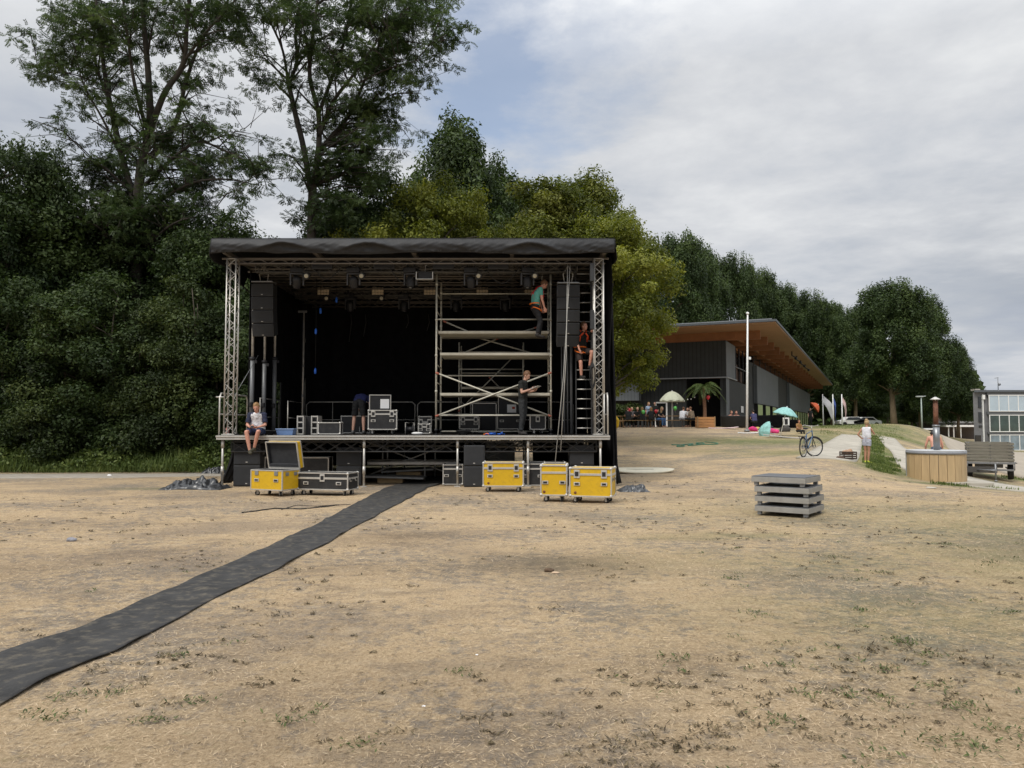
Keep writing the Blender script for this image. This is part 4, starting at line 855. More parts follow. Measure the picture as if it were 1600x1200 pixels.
def line_array(px, Y, py0, py1, label, n=4):
    x = GX(px, Y); z = GZ(py0, Y); H = (GZ(py0, Y) - GZ(py1, Y)) / n; o = thing('line_array', label, 'loudspeaker', (x, Y, z), 0, 'curved loudspeaker arrays hung either side of the stage')
    m = MB(); m.bevbox((0, .12, .045), (.60, .40, .035), .008); m.build('rigging_frame', steel, o)
    m = MB()
    for sx in (-.09, .09): m.tube([(sx, .1, .05), (sx * 1.5, .1, .30), (0, .1, .55)], .014, 6)
    m.tube([(0, .1, .5), (0, .1, 5.9 - z)], .03, 8); m.build('hoist_chain', ropem, o); th = 0.0; p = Vector((0, 0, 0))
    for i in range(n):
        R_ = Matrix.Rotation(th, 3, 'X'); c = p + R_ @ Vector((0, .16, -H / 2)); q = MB(); q.bevbox((0, 0, 0), (.62, .40, H - .012), .018)
        q.v = [tuple(R_ @ Vector(v) + c) for v in q.v]; cb = q.build('cabinet', mat('speaker_black', (.030, .031, .033), .55, var=.2), o)
        q = MB(); q.box((0, -.208, 0), (.56, .012, H - .06)); q.v = [tuple(R_ @ Vector(v) + c) for v in q.v]; q.build('grille', mat('speaker_grille', (.026, .027, .029), .8, bump=.5, bscale=220), cb)
        q = MB(); q.bevbox((0.0, -.217, -H * .35), (.05, .008, .016), .002); q.v = [tuple(R_ @ Vector(v) + c) for v in q.v]; q.build('badge', alu, cb)
        p = p + R_ @ Vector((0, 0, -H)); th += .045 * (i + 1)
line_array(406, 21.6, 443, 526, 'curved black loudspeaker array hanging at the left side of the stage')
line_array(889, 20.72, 445, 543, 'curved black loudspeaker array hanging beside the climbers at the right', 5)
for py0, py1, lb in ((412, 440, 'small slim speaker clamped high on the right stage tower'), (485, 515, 'small slim speaker clamped halfway up the right stage tower')):
    Y = 20.1; o = thing('column_speaker', lb, 'loudspeaker', (GX(926, Y), Y - .02, GZ((py0 + py1) / 2, Y)), 0, 'small speakers clamped to the right tower'); h = GZ(py0, Y) - GZ(py1, Y); m = MB(); m.bevbox((0, 0, 0), (.10, .16, h), .012); m.build('cabinet', mat('speaker_black', (.022,) * 3), o); m = MB(); m.bevbox((.02, .09, 0), (.05, .06, .08), .006); m.build('clamp', steel, o)
# telescopic lift posts
for px, Y, pyb, pyt, pm, lb in ((392, 21.9, 678, 512, 560, 'thick grey lifting post nearest the left stage tower'), (411, 22.6, 676, 530, 565, 'grey lifting post standing between two others on the left'), (427, 23.3, 672, 520, 560, 'grey lifting post right of its two neighbours')):
    x = GX(px, Y); o = thing('lifting_post', lb, 'post', (x, Y, DZ), 0, 'grey lifting posts at the left of the stage'); m = MB(); m.tube([(0, 0, 0), (0, 0, GZ(pm, Y) - DZ)], .062, 14); m.build('base_tube', mat('lift_grey', (.16, .165, .17), .45, .3), o)
    m = MB(); m.tube([(0, 0, GZ(pm, Y) - DZ), (0, 0, 5.5 - DZ)], .035, 12); m.build('inner_tube', alu_dull, o); m = MB(); m.lathe([(.075, 0), (.085, .02), (.085, .07), (.06, .09)], (0, 0, GZ(pm, Y) - DZ - .05), 14); m.bevbox((.1, 0, GZ(pm, Y) - DZ - .1), (.07, .05, .08), .01); m.build('collar', blackp, o)
    m = MB(); m.bevbox((0, 0, .03), (.34, .34, .05), .01); m.bevbox((.0, -.08, .85), (.09, .1, .14), .02); m.build('foot', blackp, o)
o = thing('upright_pole', 'thin upright pole standing alone at the back left of the stage', 'pole', (GX(472, 25.6), 25.6, DZ)); m = MB(); m.tube([(0, 0, 0), (0, 0, GZ(487, 25.6) - DZ)], .028, 10); m.build('tube', alu_dull, o); m = MB()
for z in (.02, 1.2, 2.2): m.lathe([(.04, 0), (.045, .02), (.04, .08)], (0, 0, z), 12)
m.bevbox((0, 0, .01), (.3, .3, .02), .004); m.bevbox((-.05, 0, GZ(487, 25.6) - DZ), (.3, .08, .07), .01); m.build('coupler', steel, o)
# ropes with blue connectors
def drop(px, Y, pyt, ends, label):
    x = GX(px, Y); z0 = GZ(pyt, Y); o = thing('hanging_cable', label, 'cable', (x, Y, z0), 0, 'thin cables with blue plugs hanging in the stage'); zl = GZ(ends[-1], Y) - z0; m = MB(); m.tube([(0, 0, max(0, 5.98 - z0)), (.005, 0, zl * .5), (0, 0, zl)], .006, 5); m.build('cord', cablem, o)
    for e in ends: z = GZ(e, Y) - z0; m = MB(); m.lathe([(.018, -.08), (.034, -.06), (.036, .05), (.02, .08), (.008, .10)], (0, 0, z), 10); m.build('plug', blue, o)
drop(491, 22.4, 470, (518, 580), 'long cable with two blue plugs hanging left of the middle'); drop(498, 23.0, 455, (486,), 'short cable with one blue plug hanging in the roof'); drop(523, 23.5, 455, (469,), 'shortest cable with a dark blue plug under the truss')
# drooping loops of cable on the trusses
for i, (a, b, Y) in enumerate(((520, 545, 24.6), (560, 600, 24.8), (615, 660, 21.5), (700, 730, 24.7), (500, 540, 21.6), (760, 810, 21.6), (640, 700, 24.7))):
    xa, xb = GX(a, Y), GX(b, Y); dp = .18 + .12 * (i % 3); m = MB(); m.tube([(xa + (xb - xa) * t, Y - .14 - (.8 if Y < 22 else 0), 5.85 - dp * math.sin(math.pi * t)) for t in np.linspace(0, 1, 9)], .012, 6); sbuild(m, 'roof_cable', cablem)
m = MB()
for px, L in ((545, .9), (568, .7), (668, .5), (635, .4)): x = GX(px, 27.6); m.tube([(x, 27.7, 5.6), (x + .03, 27.68, 5.3), (x - .06, 27.7, 5.5 - L)], .014, 6)
sbuild(m, 'roof_cable', mat('grey_cable', (.05, .05, .05), .7))
# chain falls down to the ground in front of the right array
for i, (xa, ya, xb, yb, Yb) in enumerate(((892, 418, 864, 758, 20.9), (888, 418, 876, 705, 20.9))):
    a = Vector((GX(xa, 20.42), 20.42, 5.9)); b = Vector((GX(xb, 19.85), 19.85, GZ(yb, 19.85))); m = MB(); m.tube([a, a.lerp(b, .5) + Vector((.05, 0, -.03)), b], .011, 6)
    o = m.build('hoist_rope', ropem); tag(o, ('long pale rope falling from the roof to behind the small yellow case', 'shorter pale rope falling from the roof beside the longer one')[i], 'rope', 'ropes hanging beside the right loudspeaker array')

# ------------------------------------------------------------ scaffold tower
scafm = mat('scaffold_tube', (.56, .54, .46), .5, .25, var=.12, vscale=7, dirt=.45, dirtc=(.28, .22, .15))
plat = mat('scaffold_board', (.47, .44, .36), .6, .1, var=.12, vscale=3, dirt=.4, dirtc=(.25, .2, .14))
def scaffold(name, label, Y0, Y1, pxl, pxr, ztop, rungs, bars, plats, braces, r=.027):
    xl, xr = GX(pxl, Y0), GX(pxr, Y0); o = thing(name, label, 'scaffold tower', ((xl + xr) / 2, (Y0 + Y1) / 2, DZ)); ox, oy, oz = o.location
    L = lambda x, y, z: (x - ox, y - oy, z - oz)
    for x in (xl, xr):
        m = MB()
        for y in (Y0, Y1):
            m.tube([L(x, y, DZ + .13), L(x, y, ztop)], r, 10)
            for z in np.arange(DZ + 1.2, ztop, 1.0): m.lathe([(r * 1.35, -.03), (r * 1.35, .03)], L(x, y, z), 10)
        for z in np.arange(DZ + .45, ztop - .05, rungs): m.tube([L(x, Y0, z), L(x, Y1, z)], r * .62, 8)
        m.build('end_frame', scafm, o)
    for x in (xl, xr):
        for y in (Y0, Y1): m = MB(); m.tube([L(x, y, DZ + .03), L(x, y, DZ + .25)], .02, 8); m.lathe([(.06, 0), (.065, .015), (.03, .03)], L(x, y, DZ), 12); m.lathe([(.045, .1), (.05, .13), (.045, .16)], L(x, y, DZ), 10); m.build('foot', blackp, o)
    for k_, z in bars: m = MB(); y = (Y0, Y1)[k_]; m.tube([L(xl, y, z), L(xr, y, z)], r * .8, 8); m.build('guard_bar', scafm, o)
    for z, a, b in plats:
        m = MB()
        for q in (0, 1): yy = Y0 + (Y1 - Y0) * (q * .5 + .25); m.bevbox(((xl + xr) / 2 - ox + a, yy - oy, z - oz), (xr - xl + b, (Y1 - Y0) * .46, .075), .008)
        m.build('platform', plat, o)
    for y, x0, z0, x1, z1 in braces: 
        m = MB(); a, b = L(x0, y, z0), L(x1, y, z1); m.tube([a, b], r * .8, 8); d = (Vector(b) - Vector(a)).normalized(); br = m.build('diagonal_brace', scafm, o)
        for p, s_ in ((Vector(a), 1), (Vector(b), -1)): m = MB(); m.tube([p - d * s_ * .03, p + d * s_ * .07], r * 1.05, 8); m.build('brace_clamp', mat('faded_red_clamp', (.38, .12, .08), .6), br)
    return o
Y0, Y1 = 21.3, 22.7; xl, xr = GX(681, Y0), GX(861, Y0); zz = lambda py, Y=Y0: GZ(py, Y)
scaffold('scaffold_tower', 'tall pale aluminium scaffold tower standing on the right half of the stage', Y0, Y1, 681, 861, zz(428), .5,
         [(1, zz(459, Y1)), (0, zz(499)), (1, zz(587, Y1)), (0, zz(649)), (1, zz(648, Y1)), (1, zz(674, Y1))], [(zz(519), 0, -.1), (zz(553), .05, -.1), (zz(616), .06, -.1)],
         [(Y1 - .05, xl + .1, zz(492), xl + 1.1, zz(516)), (Y1 - .05, xl + 1.1, zz(519), xr - .12, zz(551)), (Y1 - .05, xr - .35, zz(502), xl + 2.0, zz(516)), (Y1 - .05, xl + 1.7, zz(520), xl + .4, zz(551)), (Y0 - .06, xl + .02, zz(583), xr - .02, zz(650)), (Y0 - .1, xl + .02, zz(650), xr - .02, zz(583))])
Y0b, Y1b = 25.2, 26.3
scaffold('scaffold_tower', 'lower scaffold tower standing half hidden behind the tall one', Y0b, Y1b, 717, 818, GZ(535, Y0b), .5, [(0, GZ(550, Y0b)), (0, GZ(577, Y0b)), (1, GZ(583, Y1b)), (0, GZ(647, Y0b))], [(GZ(606, Y0b), 0, -.1)],
         [(Y0b - .04, GX(717, Y0b), GZ(642, Y0b), GX(800, Y0b), GZ(560, Y0b)), (Y1b, GX(765, Y1b), GZ(590, Y1b), GX(815, Y1b), GZ(640, Y1b))], .024)
# ladder and grey tubes on the right
Y = 21.35; o = thing('access_ladder', 'narrow aluminium ladder standing beside the right stage tower', 'ladder', (GX(912.5, Y), Y, DZ)); 
for sx in (-1, 1): m = MB(); m.bevbox((sx * .215, 0, 2.3), (.03, .07, 4.6), .005); m.build('side_rail', mat('dark_rail', (.05, .05, .052), .5, .3), o)
for i in range(17): m = MB(); m.tube([(-.21, 0, .18 + i * .27), (.21, 0, .18 + i * .27)], .018, 8); m.build('rung', alu, o)
for i, (px, Y, pt, r) in enumerate(((882, 22.1, 536, .03), (887, 22.15, 534, .028), (893, 22.2, 536, .045), (878, 22.2, 540, .02))): 
    o = MB().tube([(GX(px, Y), Y, DZ), (GX(px, Y), Y, GZ(pt, Y) + .6)], r, 10).build('upright_tube', mat('tube_grey', (.20, .21, .22), .45, .4)); tag(o, 'grey upright tube of the bundle under the right loudspeaker array', 'pole', 'bundle of grey tubes under the right array')
# coiled black cable on right tower
m = MB(); Y = 20.05
for i in range(5): m.tube([(GX(926, Y) + .07 * math.sin(t), Y - .02 - .015 * i, GZ(585, Y) + .30 * math.cos(t) - .02 * i) for t in np.linspace(0, 6.28, 18)], .012, 6)
tag(m.build('coiled_cable', cablem), 'coil of black cable hung on the right stage tower', 'cable')
# ------------------------------------------------------------ road cases
def case_body(w_, d, z0, z1, panelm, o, latches=2, front='butterfly', lid=.14, handle=True, trimm=None, side=True, name='body', wall_parts=True):
    trimm = trimm or alu; m = MB(); m.box((0, 0, (z0 + z1) / 2), (w_ - .02, d - .02, z1 - z0 - .02)); b = m.build(name, panelm, o)
    t = .028; m = MB()
    for x in (-1, 1):
        for y in (-1, 1): m.bevbox((x * (w_ / 2 - t / 2 + .003), y * (d / 2 - t / 2 + .003), (z0 + z1) / 2), (t, t, z1 - z0 - .02), .004)
    for z in (z0 + t / 2, z1 - t / 2):
        for y in (-1, 1): m.bevbox((0, y * (d / 2 - t / 2 + .0045), z), (w_ - .01, t, t), .004)
        for x in (-1, 1): m.bevbox((x * (w_ / 2 - t / 2 + .0045), 0, z), (t, d - .01, t), .004)
    if lid:
        zl = z1 - lid; h = .045
        for y in (-1, 1): m.bevbox((0, y * (d / 2 - .006), zl), (w_ - .03, .02, h), .003)
        for x in (-1, 1): m.bevbox((x * (w_ / 2 - .006), 0, zl), (.02, d - .03, h), .003)
    m.build('edge_trim', trimm, o)
    for x in (-1, 1):
        for y in (-1, 1):
            for z in (z0, z1): m = MB(); m.ell((x * (w_ / 2 - .018), y * (d / 2 - .018), z + (.02 if z == z0 else -.02)), .036, 10, 7); m.build('ball_corner', trimm, o)
    def dish(x, y, z, W2, H2, dk, axis, nm):
        m = MB()
        if axis == 'y': m.bevbox((x, y, z), (W2, .012, H2), .004)
        else: m.bevbox((x, y, z), (.012, W2, H2), .004)
        q = m.build(nm, dk, o); m = MB(); s_ = -1 if y < 0 else 1
        if axis == 'y': m.bevbox((x, y + .006 * s_, z), (W2 * .62, .012, H2 * .55), .003)
        else: s_ = 1 if x > 0 else -1; m.bevbox((x + .006 * s_, y, z), (.012, W2 * .62, H2 * .55), .003)
        m.build(nm + '_plate', blackp, q)
    yy = -(d / 2 + .004)
    for i in range(latches):
        x = (-.5 + (i + .5) / latches) * w_ * (1.28 if latches == 2 else 1); dish(x, yy, z1 - (lid or .14) + .01, .12, .17, alu_dull, 'y', 'latch')
    if handle:
        for x in (-1, 1): dish(x * w_ * .32, yy, z0 + (z1 - z0 - (lid or 0)) * .58, .13, .07, alu_dull, 'y', 'handle')
        for y in (-.25, .25):
            for sx in (-1, 1): dish(sx * (w_ / 2 + .004), y * d, z0 + (z1 - z0) * .6, .1, .08, alu_dull, 'x', 'handle')
    return b
def casters(w_, d, o, h=.13):
    for x in (-1, 1):
        for y in (-1, 1):
            a = random.uniform(0, 3.1); m = MB(); cx_, cy_ = x * (w_ / 2 - .12), y * (d / 2 - .10); ax = Vector((math.cos(a), math.sin(a), 0)); r = h * .42
            m.lathe([(r * .5, -.022), (r, -.02), (r, .02), (r * .5, .022)], (cx_, cy_, r), 14, axis=ax); c = m.build('caster', rubber, o)
            m = MB(); m.bevbox((cx_, cy_, h - .008), (.09, .09, .012), .003)
            for s_ in (-1, 1): q = ax * (.03 * s_); m.box((cx_ + q.x, cy_ + q.y, h * .62), (.008, .05, h * .7), rot=a)
            m.build('fork', alu_dull, c)
def road_case(label, px, Y, w_, d, h, rz, panelm, name='road_case', group=None, z=None, wheels=True, lid=.14, latches=2, handle=True, trimm=None):
    x = GX(px, Y); p = (x, Y, g(x, Y) if z is None else z); o = thing(name, label, 'road case', p, rz, group); z0 = .13 if wheels else 0.012
    case_body(w_, d, z0, z0 + h, panelm, o, latches, lid=lid, handle=handle, trimm=trimm)
    if panelm is yell:
        m = MB(); m.lathe([(.003, 0), (.028, .001), (.028, -.006)], (-w_ * .36, -d / 2 + .004, z0 + .085), 16, axis=(0, -1, 0)); m.build('round_emblem', mat('dark_red_emblem', (.16, .05, .02), .6), o)
    if wheels: casters(w_, d, o)
    else:
        for sx in (-1, 1):
            for sy in (-1, 1): MB().lathe([(.02, 0), (.018, .015)], (sx * (w_ / 2 - .06), sy * (d / 2 - .06), 0), 8).build('foot', rubber, o)
    return o
GY = 'yellow road cases in front of the stage'
road_case('closed yellow road case on wheels right in front of the middle of the stage', 787, 18.75, .98, .6, .58, -.03, yell, group=GY)
o = road_case('small upright yellow road case standing left of the biggest one', 866, 16.35, .56, .55, .64, -.10, yell, group=GY, lid=.16, latches=0)
o = road_case('large closed yellow road case at the right end of the row', 926, 16.15, .88, .62, .60, -.27, yell, group=GY)
# open yellow case
x = GX(431, 17.75); o = thing('road_case', 'open yellow road case with its grey lined lid standing up', 'road case', (x, 17.75, g(x, 17.75)), R(-24), GY)
w_, d, z0, h = .92, .60, .13, .46; m = MB(); t = .012
for c, s_ in (((0, -d / 2 + .01, z0 + h / 2), (w_ - .02, t, h)), ((0, d / 2 - .01, z0 + h / 2), (w_ - .02, t, h)), ((-w_ / 2 + .01, 0, z0 + h / 2), (t, d - .034, h)), ((w_ / 2 - .01, 0, z0 + h / 2), (t, d - .034, h)), ((0, 0, z0 + .008), (w_ - .05, d - .05, t))): m.box(c, s_)
m.build('body', yell, o)
m = MB()
for c, s_ in (((0, -d / 2 + .03, z0 + h / 2), (w_ - .06, .025, h - .02)), ((0, d / 2 - .03, z0 + h / 2), (w_ - .06, .025, h - .02)), ((-w_ / 2 + .03, 0, z0 + h / 2), (.025, d - .09, h - .02)), ((w_ / 2 - .03, 0, z0 + h / 2), (.025, d - .09, h - .02)), ((0, 0, z0 + .03), (w_ - .1, d - .1, .03))): m.box(c, s_)
m.build('lining', foamg, o); m = MB(); t = .028
for X in (-1, 1):
    for Y in (-1, 1): m.bevbox((X * (w_ / 2 - t / 2 + .003), Y * (d / 2 - t / 2 + .003), z0 + h / 2), (t, t, h), .004)
for Z in (z0 + .014, z0 + h - .01):
    for Y in (-1, 1): m.bevbox((0, Y * (d / 2 - t / 2 + .0045), Z), (w_, t, t), .004)
    for X in (-1, 1): m.bevbox((X * (w_ / 2 - t / 2 + .0045), 0, Z), (t, d, t), .004)
m.build('edge_trim', alu, o)
for X in (-.28, .28):
    m = MB(); m.bevbox((X, -d / 2 - .004, z0 + h - .07), (.10, .014, .10), .004); m.build('latch', steel, o); m = MB(); m.bevbox((X, -d / 2 - .004, z0 + h * .5), (.13, .014, .07), .004); q = m.build('handle', alu_dull, o); MB().bevbox((X, -d / 2 - .012, z0 + h * .5), (.09, .01, .035), .003).build('grip', blackp, q)
for Yq in (-.14, .14): m = MB(); m.bevbox((w_ / 2 + .004, Yq, z0 + h - .09), (.014, .10, .08), .004); m.build('handle', steel, o)
casters(w_, d, o)
RL_ = Matrix.Rotation(R(12), 4, 'X'); PV = Vector((0, d / 2, z0 + h + .01)); lh = .62; lt = .13
def lidT(m): m.v = [tuple((RL_ @ Vector((vx, vy, vz))) + PV) if False else tuple((RL_.to_3x3() @ Vector((vx, vy, vz))) + PV) for vx, vy, vz in m.v]; return m
m = MB(); m.box((0, lt - .006, lh / 2), (w_ - .02, .012, lh - .02)); 
for X in (-1, 1): m.box((X * (w_ / 2 - .008), lt / 2, lh / 2), (.012, lt, lh - .02))
for Z in (0.01, lh - .008): m.box((0, lt / 2, Z), (w_ - .02, lt, .012))
ld = lidT(m).build('lid', yell, o); m = MB(); m.box((0, lt - .03, lh / 2), (w_ - .06, .03, lh - .06)); m.box((0, lt * .4, .06), (w_ - .06, lt * .7, .07)); m.box((-w_ / 2 + .022, lt * .5, lh / 2), (.012, lt - .03, lh - .06)); m.box((w_ / 2 - .022, lt * .5, lh / 2), (.012, lt - .03, lh - .06)); m.box((0, lt * .5, lh - .022), (w_ - .06, lt - .03, .012)); lidT(m).build('lining', foamg, ld); m = MB()
for X in (-1, 1): m.bevbox((X * (w_ / 2 - .01), .0, lh / 2), (.03, .028, lh), .004); m.bevbox((X * (w_ / 2 - .01), lt, lh / 2), (.028, .028, lh), .004)
for Z in (.01, lh): m.bevbox((0, .001, Z), (w_, .03, .028), .004); m.bevbox((0, lt, Z), (w_, .028, .028), .004)
lidT(m).build('edge_trim', alu, ld)
# black cases on the ground and under the deck
o = road_case('long low black road case with silver rails beside the open yellow case', 513, 17.9, 1.28, .55, .40, R(-14), plywall, group=None, lid=.13, latches=1)
GU = 'black road cases stored under the stage'
road_case('black road case with silver edges behind the open yellow case', 442, 20.9, .82, .5, .52, 0, plywall, group=GU, z=.22, wheels=False, lid=0, latches=0, handle=False)
road_case('black road case behind the long low case under the stage', 491, 21.0, .92, .5, .50, 0, plywall, group=GU, z=.22, wheels=False, lid=0, latches=0, handle=False)
road_case('black road case tucked in at the middle of the stage underside', 709, 20.7, .54, .5, .54, 0, plywall, group=GU, lid=.12, latches=0, wheels=False)
road_case('black road case between the yellow cases under the right half of the deck', 832, 20.45, .60, .5, .58, 0, plywall, group=GU, lid=.14, latches=0, wheels=False)
road_case('silver edged black case behind the small yellow case', 866, 20.4, .56, .5, .62, 0, plywall, group=GU, lid=.14, latches=0, wheels=False)
# plinths carrying the two raised black cases
tag(MB().bevbox((GX(467, 20.95), 20.95, .11), (1.9, .5, .2), .01).build('wooden_plinth', blackp), 'low black plinth carrying two black cases under the stage', 'plinth')
# subwoofers
def sub(px, Y, z, w_, h, label, n=1, d=.6):
    x = GX(px, Y); o = thing('subwoofer', label, 'loudspeaker', (x, Y + d / 2, z), 0, 'black bass speakers stacked under the stage'); m = MB(); m.bevbox((0, 0, h / 2), (w_, d, h - .01), .02); m.build('cabinet', mat('speaker_black', (.022,) * 3), o)
    m = MB(); m.box((0, -d / 2 - .004, h / 2), (w_ - .06, .014, h - .07)); m.build('grille', mat('speaker_grille', (.016,) * 3), o); m = MB(); m.bevbox((0, -d / 2 - .013, h * .14), (.05, .006, .022), .002); m.build('badge', alu, o)
    for sx in (-1, 1): m = MB(); m.bevbox((sx * (w_ / 2 - .002), 0, h * .55), (.012, .16, .08), .004); m.build('handle', steel, o)
for px, Y, w_, hs, who in ((386, 20.3, .70, (.56, .56), 'left of the open yellow case'), (545, 20.5, .66, (.52, .50), 'beside the second deck leg'), (741, 19.95, .54, (.54, .54), 'left of the middle yellow case'), (909, 20.3, .64, (.54, .54), 'behind the largest yellow case')):
    gz_ = g(GX(px, Y), Y); sub(px, Y, gz_, w_, hs[0], 'lower black bass speaker ' + who); sub(px, Y, gz_ + hs[0], w_, hs[1], 'upper black bass speaker stacked ' + who)
# things beneath the stage
x = GX(781, 25.5); o = thing('white_storage_box', 'off white storage box seen under the deck right of the bass speakers', 'box', (x, 25.5, g(x, 25.5)), .1); MB().bevbox((0, 0, .55), (.95, .6, .85), .05).build('body', mat('grey_white', (.35, .35, .32), .5, var=.1), o); 
for sx in (-1, 1): MB().lathe([(.06, -.03), (.12, -.03), (.12, .03), (.06, .03)], (sx * .3, -.25, .12), 16, axis=(0, 1, 0)).build('wheel', rubber, o)
for i, (px, Y, w_, z, rz) in enumerate(((612, 21.6, 1.9, .16, .03), (640, 22.4, 1.5, .30, -.05))):
    o = MB().bevbox((GX(px, Y), Y, z), (w_, .9, .05), .01); o.v = [tuple(Matrix.Rotation(rz, 3, 'Y') @ (Vector(v) - Vector((GX(px, Y), Y, z))) + Vector((GX(px, Y), Y, z))) for v in o.v]
    tag(o.build('spare_deck_board', mat('grey_board', (.22, .22, .21), .6, var=.15, dirt=.4)), ('grey deck board lying flat under the stage at the end of the rubber runner', 'upper grey deck board leaning on the one under the stage')[i], 'board')
for i, (px, Y, z) in enumerate(((612, 21.6, .0), (640, 22.4, .19))):
    tag(MB().bevbox((GX(px, Y), Y, z + .065 if i == 0 else z + .0), (.7, .5, .13), .01).build('timber_block', mat('raw_timber', (.36, .25, .13), .8, var=.2)), ('pale timber block under the lower deck board', 'pale timber block under the upper deck board')[i], 'block')

# ------------------------------------------------------------ on the deck
GD = 'black road cases standing on the stage'
o = road_case('open black road case with white paper in its lid near the bending man', 598, 21.8, .80, .62, .56, R(7), plywall, z=DZ, group=GD, lid=.12)
m = MB(); lid = MB().bevbox((-.10, .40, .92), (.60, .05, .42), .012).build('lid', blackp, o); m = MB()
for c, s_ in (((-.10, .37, 1.13), (.62, .03, .025)), ((.20, .37, .92), (.025, .03, .42)), ((-.40, .37, .92), (.025, .03, .42))): m.bevbox(c, s_, .005)
m.build('edge_trim', alu, lid); MB().box((.03, .368, .88), (.25, .004, .27)).build('paper_sheet', paper, lid)
road_case('low black case with bright silver edges left of the bending man', 516, 20.95, .60, .42, .33, R(4), plywall, z=DZ, group=GD, wheels=False, lid=0, latches=0, handle=False)
road_case('flat black case lying behind the bending man', 558, 23.9, .92, .5, .54, 0, plywall, z=DZ, group=GD, lid=0, latches=0, handle=False, wheels=False)
road_case('small silver edged rack case left of the scaffold foot', 663, 22.6, .36, .4, .30, .1, plywall, z=DZ, group=GD, wheels=False, lid=.10)
road_case('grey fronted rack case on top of the small one left of the scaffold', 664, 23.4, .40, .4, .52, .1, plywall, z=DZ, group=GD, wheels=False, lid=.18)
road_case('black case with two silver handles seen through the left of the scaffold', 734, 24.2, .62, .5, .42, 0, plywall, z=DZ, group=GD, lid=.12)
o = road_case('tall open black case with a white label behind the scaffold', 797, 24.6, .82, .5, .46, 0, plywall, z=DZ, group=GD, lid=0, latches=0)
lid = MB().bevbox((-.03, .28, .92), (.70, .05, .62), .012).build('lid', blackp, o); m = MB()
for X in (-.38, .32): m.bevbox((X, .25, .92), (.02, .03, .62), .005)
m.build('edge_trim', alu, lid); MB().box((.05, .25, .80), (.29, .004, .26)).build('label_sheet', paper, lid); MB().box((.11, .246, .82), (.09, .004, .07)).build('sticker', mat('red_sticker', (.45, .06, .03), .6), lid)
road_case('black case standing right of the man with the papers', 840, 22.4, .46, .5, .44, 0, plywall, z=DZ, group=GD, lid=0, latches=1, handle=False)
road_case('dark case upright behind the scaffold post with a round badge', 757, 25.4, .80, .5, .98, 0, blackp, z=DZ, group=GD, lid=0, latches=0, handle=False, wheels=False)
# slotted truss plates / rack uprights
for px, lb in ((472, 'left upright silver slotted rack frame on the deck'), (494, 'right upright silver slotted rack frame on the deck')):
    x = GX(px, 21.3); o = thing('rack_frame', lb, 'rack', (x, 21.3, DZ), 0, 'slotted rack frames on the deck'); m = MB()
    for sx in (-.08, .08): m.bevbox((sx, 0, .26), (.03, .45, .52), .004)
    for z in (.02, .18, .34, .50): m.bevbox((0, -.2, z), (.16, .03, .035), .004)
    m.build('frame', alu, o); MB().bevbox((.0, .05, .26), (.12, .34, .46), .01).build('shelf', blackp, o)
MB_ = thing('rack_frame', 'dark box standing between the two silver rack frames', 'rack', (GX(483, 21.5), 21.5, DZ)); MB().bevbox((0, 0, .26), (.22, .4, .5), .01).build('body', blackp, MB_)
# blue crate
x = GX(447, 20.6); o = thing('storage_bin', 'pale blue plastic storage bin at the front edge of the deck', 'bin', (x, 20.6, DZ)); m = MB(); lb = mat('pale_blue_plastic', (.16, .26, .48), .35, var=.1)
m.v = []; m.add([(-.20, -.15, 0), (.20, -.15, 0), (.20, .15, 0), (-.20, .15, 0), (-.23, -.17, .15), (.23, -.17, .15), (.23, .17, .15), (-.23, .17, .15)], [(0, 3, 2, 1), (4, 5, 6, 7), (0, 1, 5, 4), (1, 2, 6, 5), (2, 3, 7, 6), (3, 0, 4, 7)]); m.build('body', lb, o); MB().bevbox((0, 0, .16), (.49, .37, .025), .008).build('lid', mat('pale_blue_lid', (.26, .36, .56), .35), o)
# bottle in the tower foot
x = GX(355, 20.75); o = thing('drink_bottle', 'pink drink bottle standing at the foot of the left stage tower', 'bottle', (x, 20.75, DZ)); MB().lathe([(.04, 0), (.045, .01), (.045, .16), (.02, .22), (.016, .25)], (0, 0, 0), 14).build('body', mat('pink_drink', (.50, .22, .20), .2), o); MB().lathe([(.018, .25), (.018, .28)], (0, 0, 0), 12).build('cap', white, o)
# blue webbing heap
for i, (px, lb2) in enumerate(((767, 'larger tangle of blue and red strap on the deck edge'), (783, 'smaller tangle of blue strap on the deck edge'))):
    m = MB(); rr = random.Random(i); x = GX(px, 20.5); p = [Vector((x + rr.gauss(0, .07), 20.5 + rr.gauss(0, .07), DZ + .02 + abs(rr.gauss(0, .025)))) for _ in range(16)]; m.tube(p, .016, 6); o = m.build('strap_tangle', blue); tag(o, lb2, 'strap')
o = MB().tube([(GX(756, 20.6) + t * .25, 20.55 + .05 * math.sin(t * 9), DZ + .02 + .02 * math.sin(t * 5) ** 2) for t in np.linspace(0, 1, 12)], .015, 6).build('strap', orangem); tag(o, 'short orange strap beside the blue ones on the deck', 'strap')
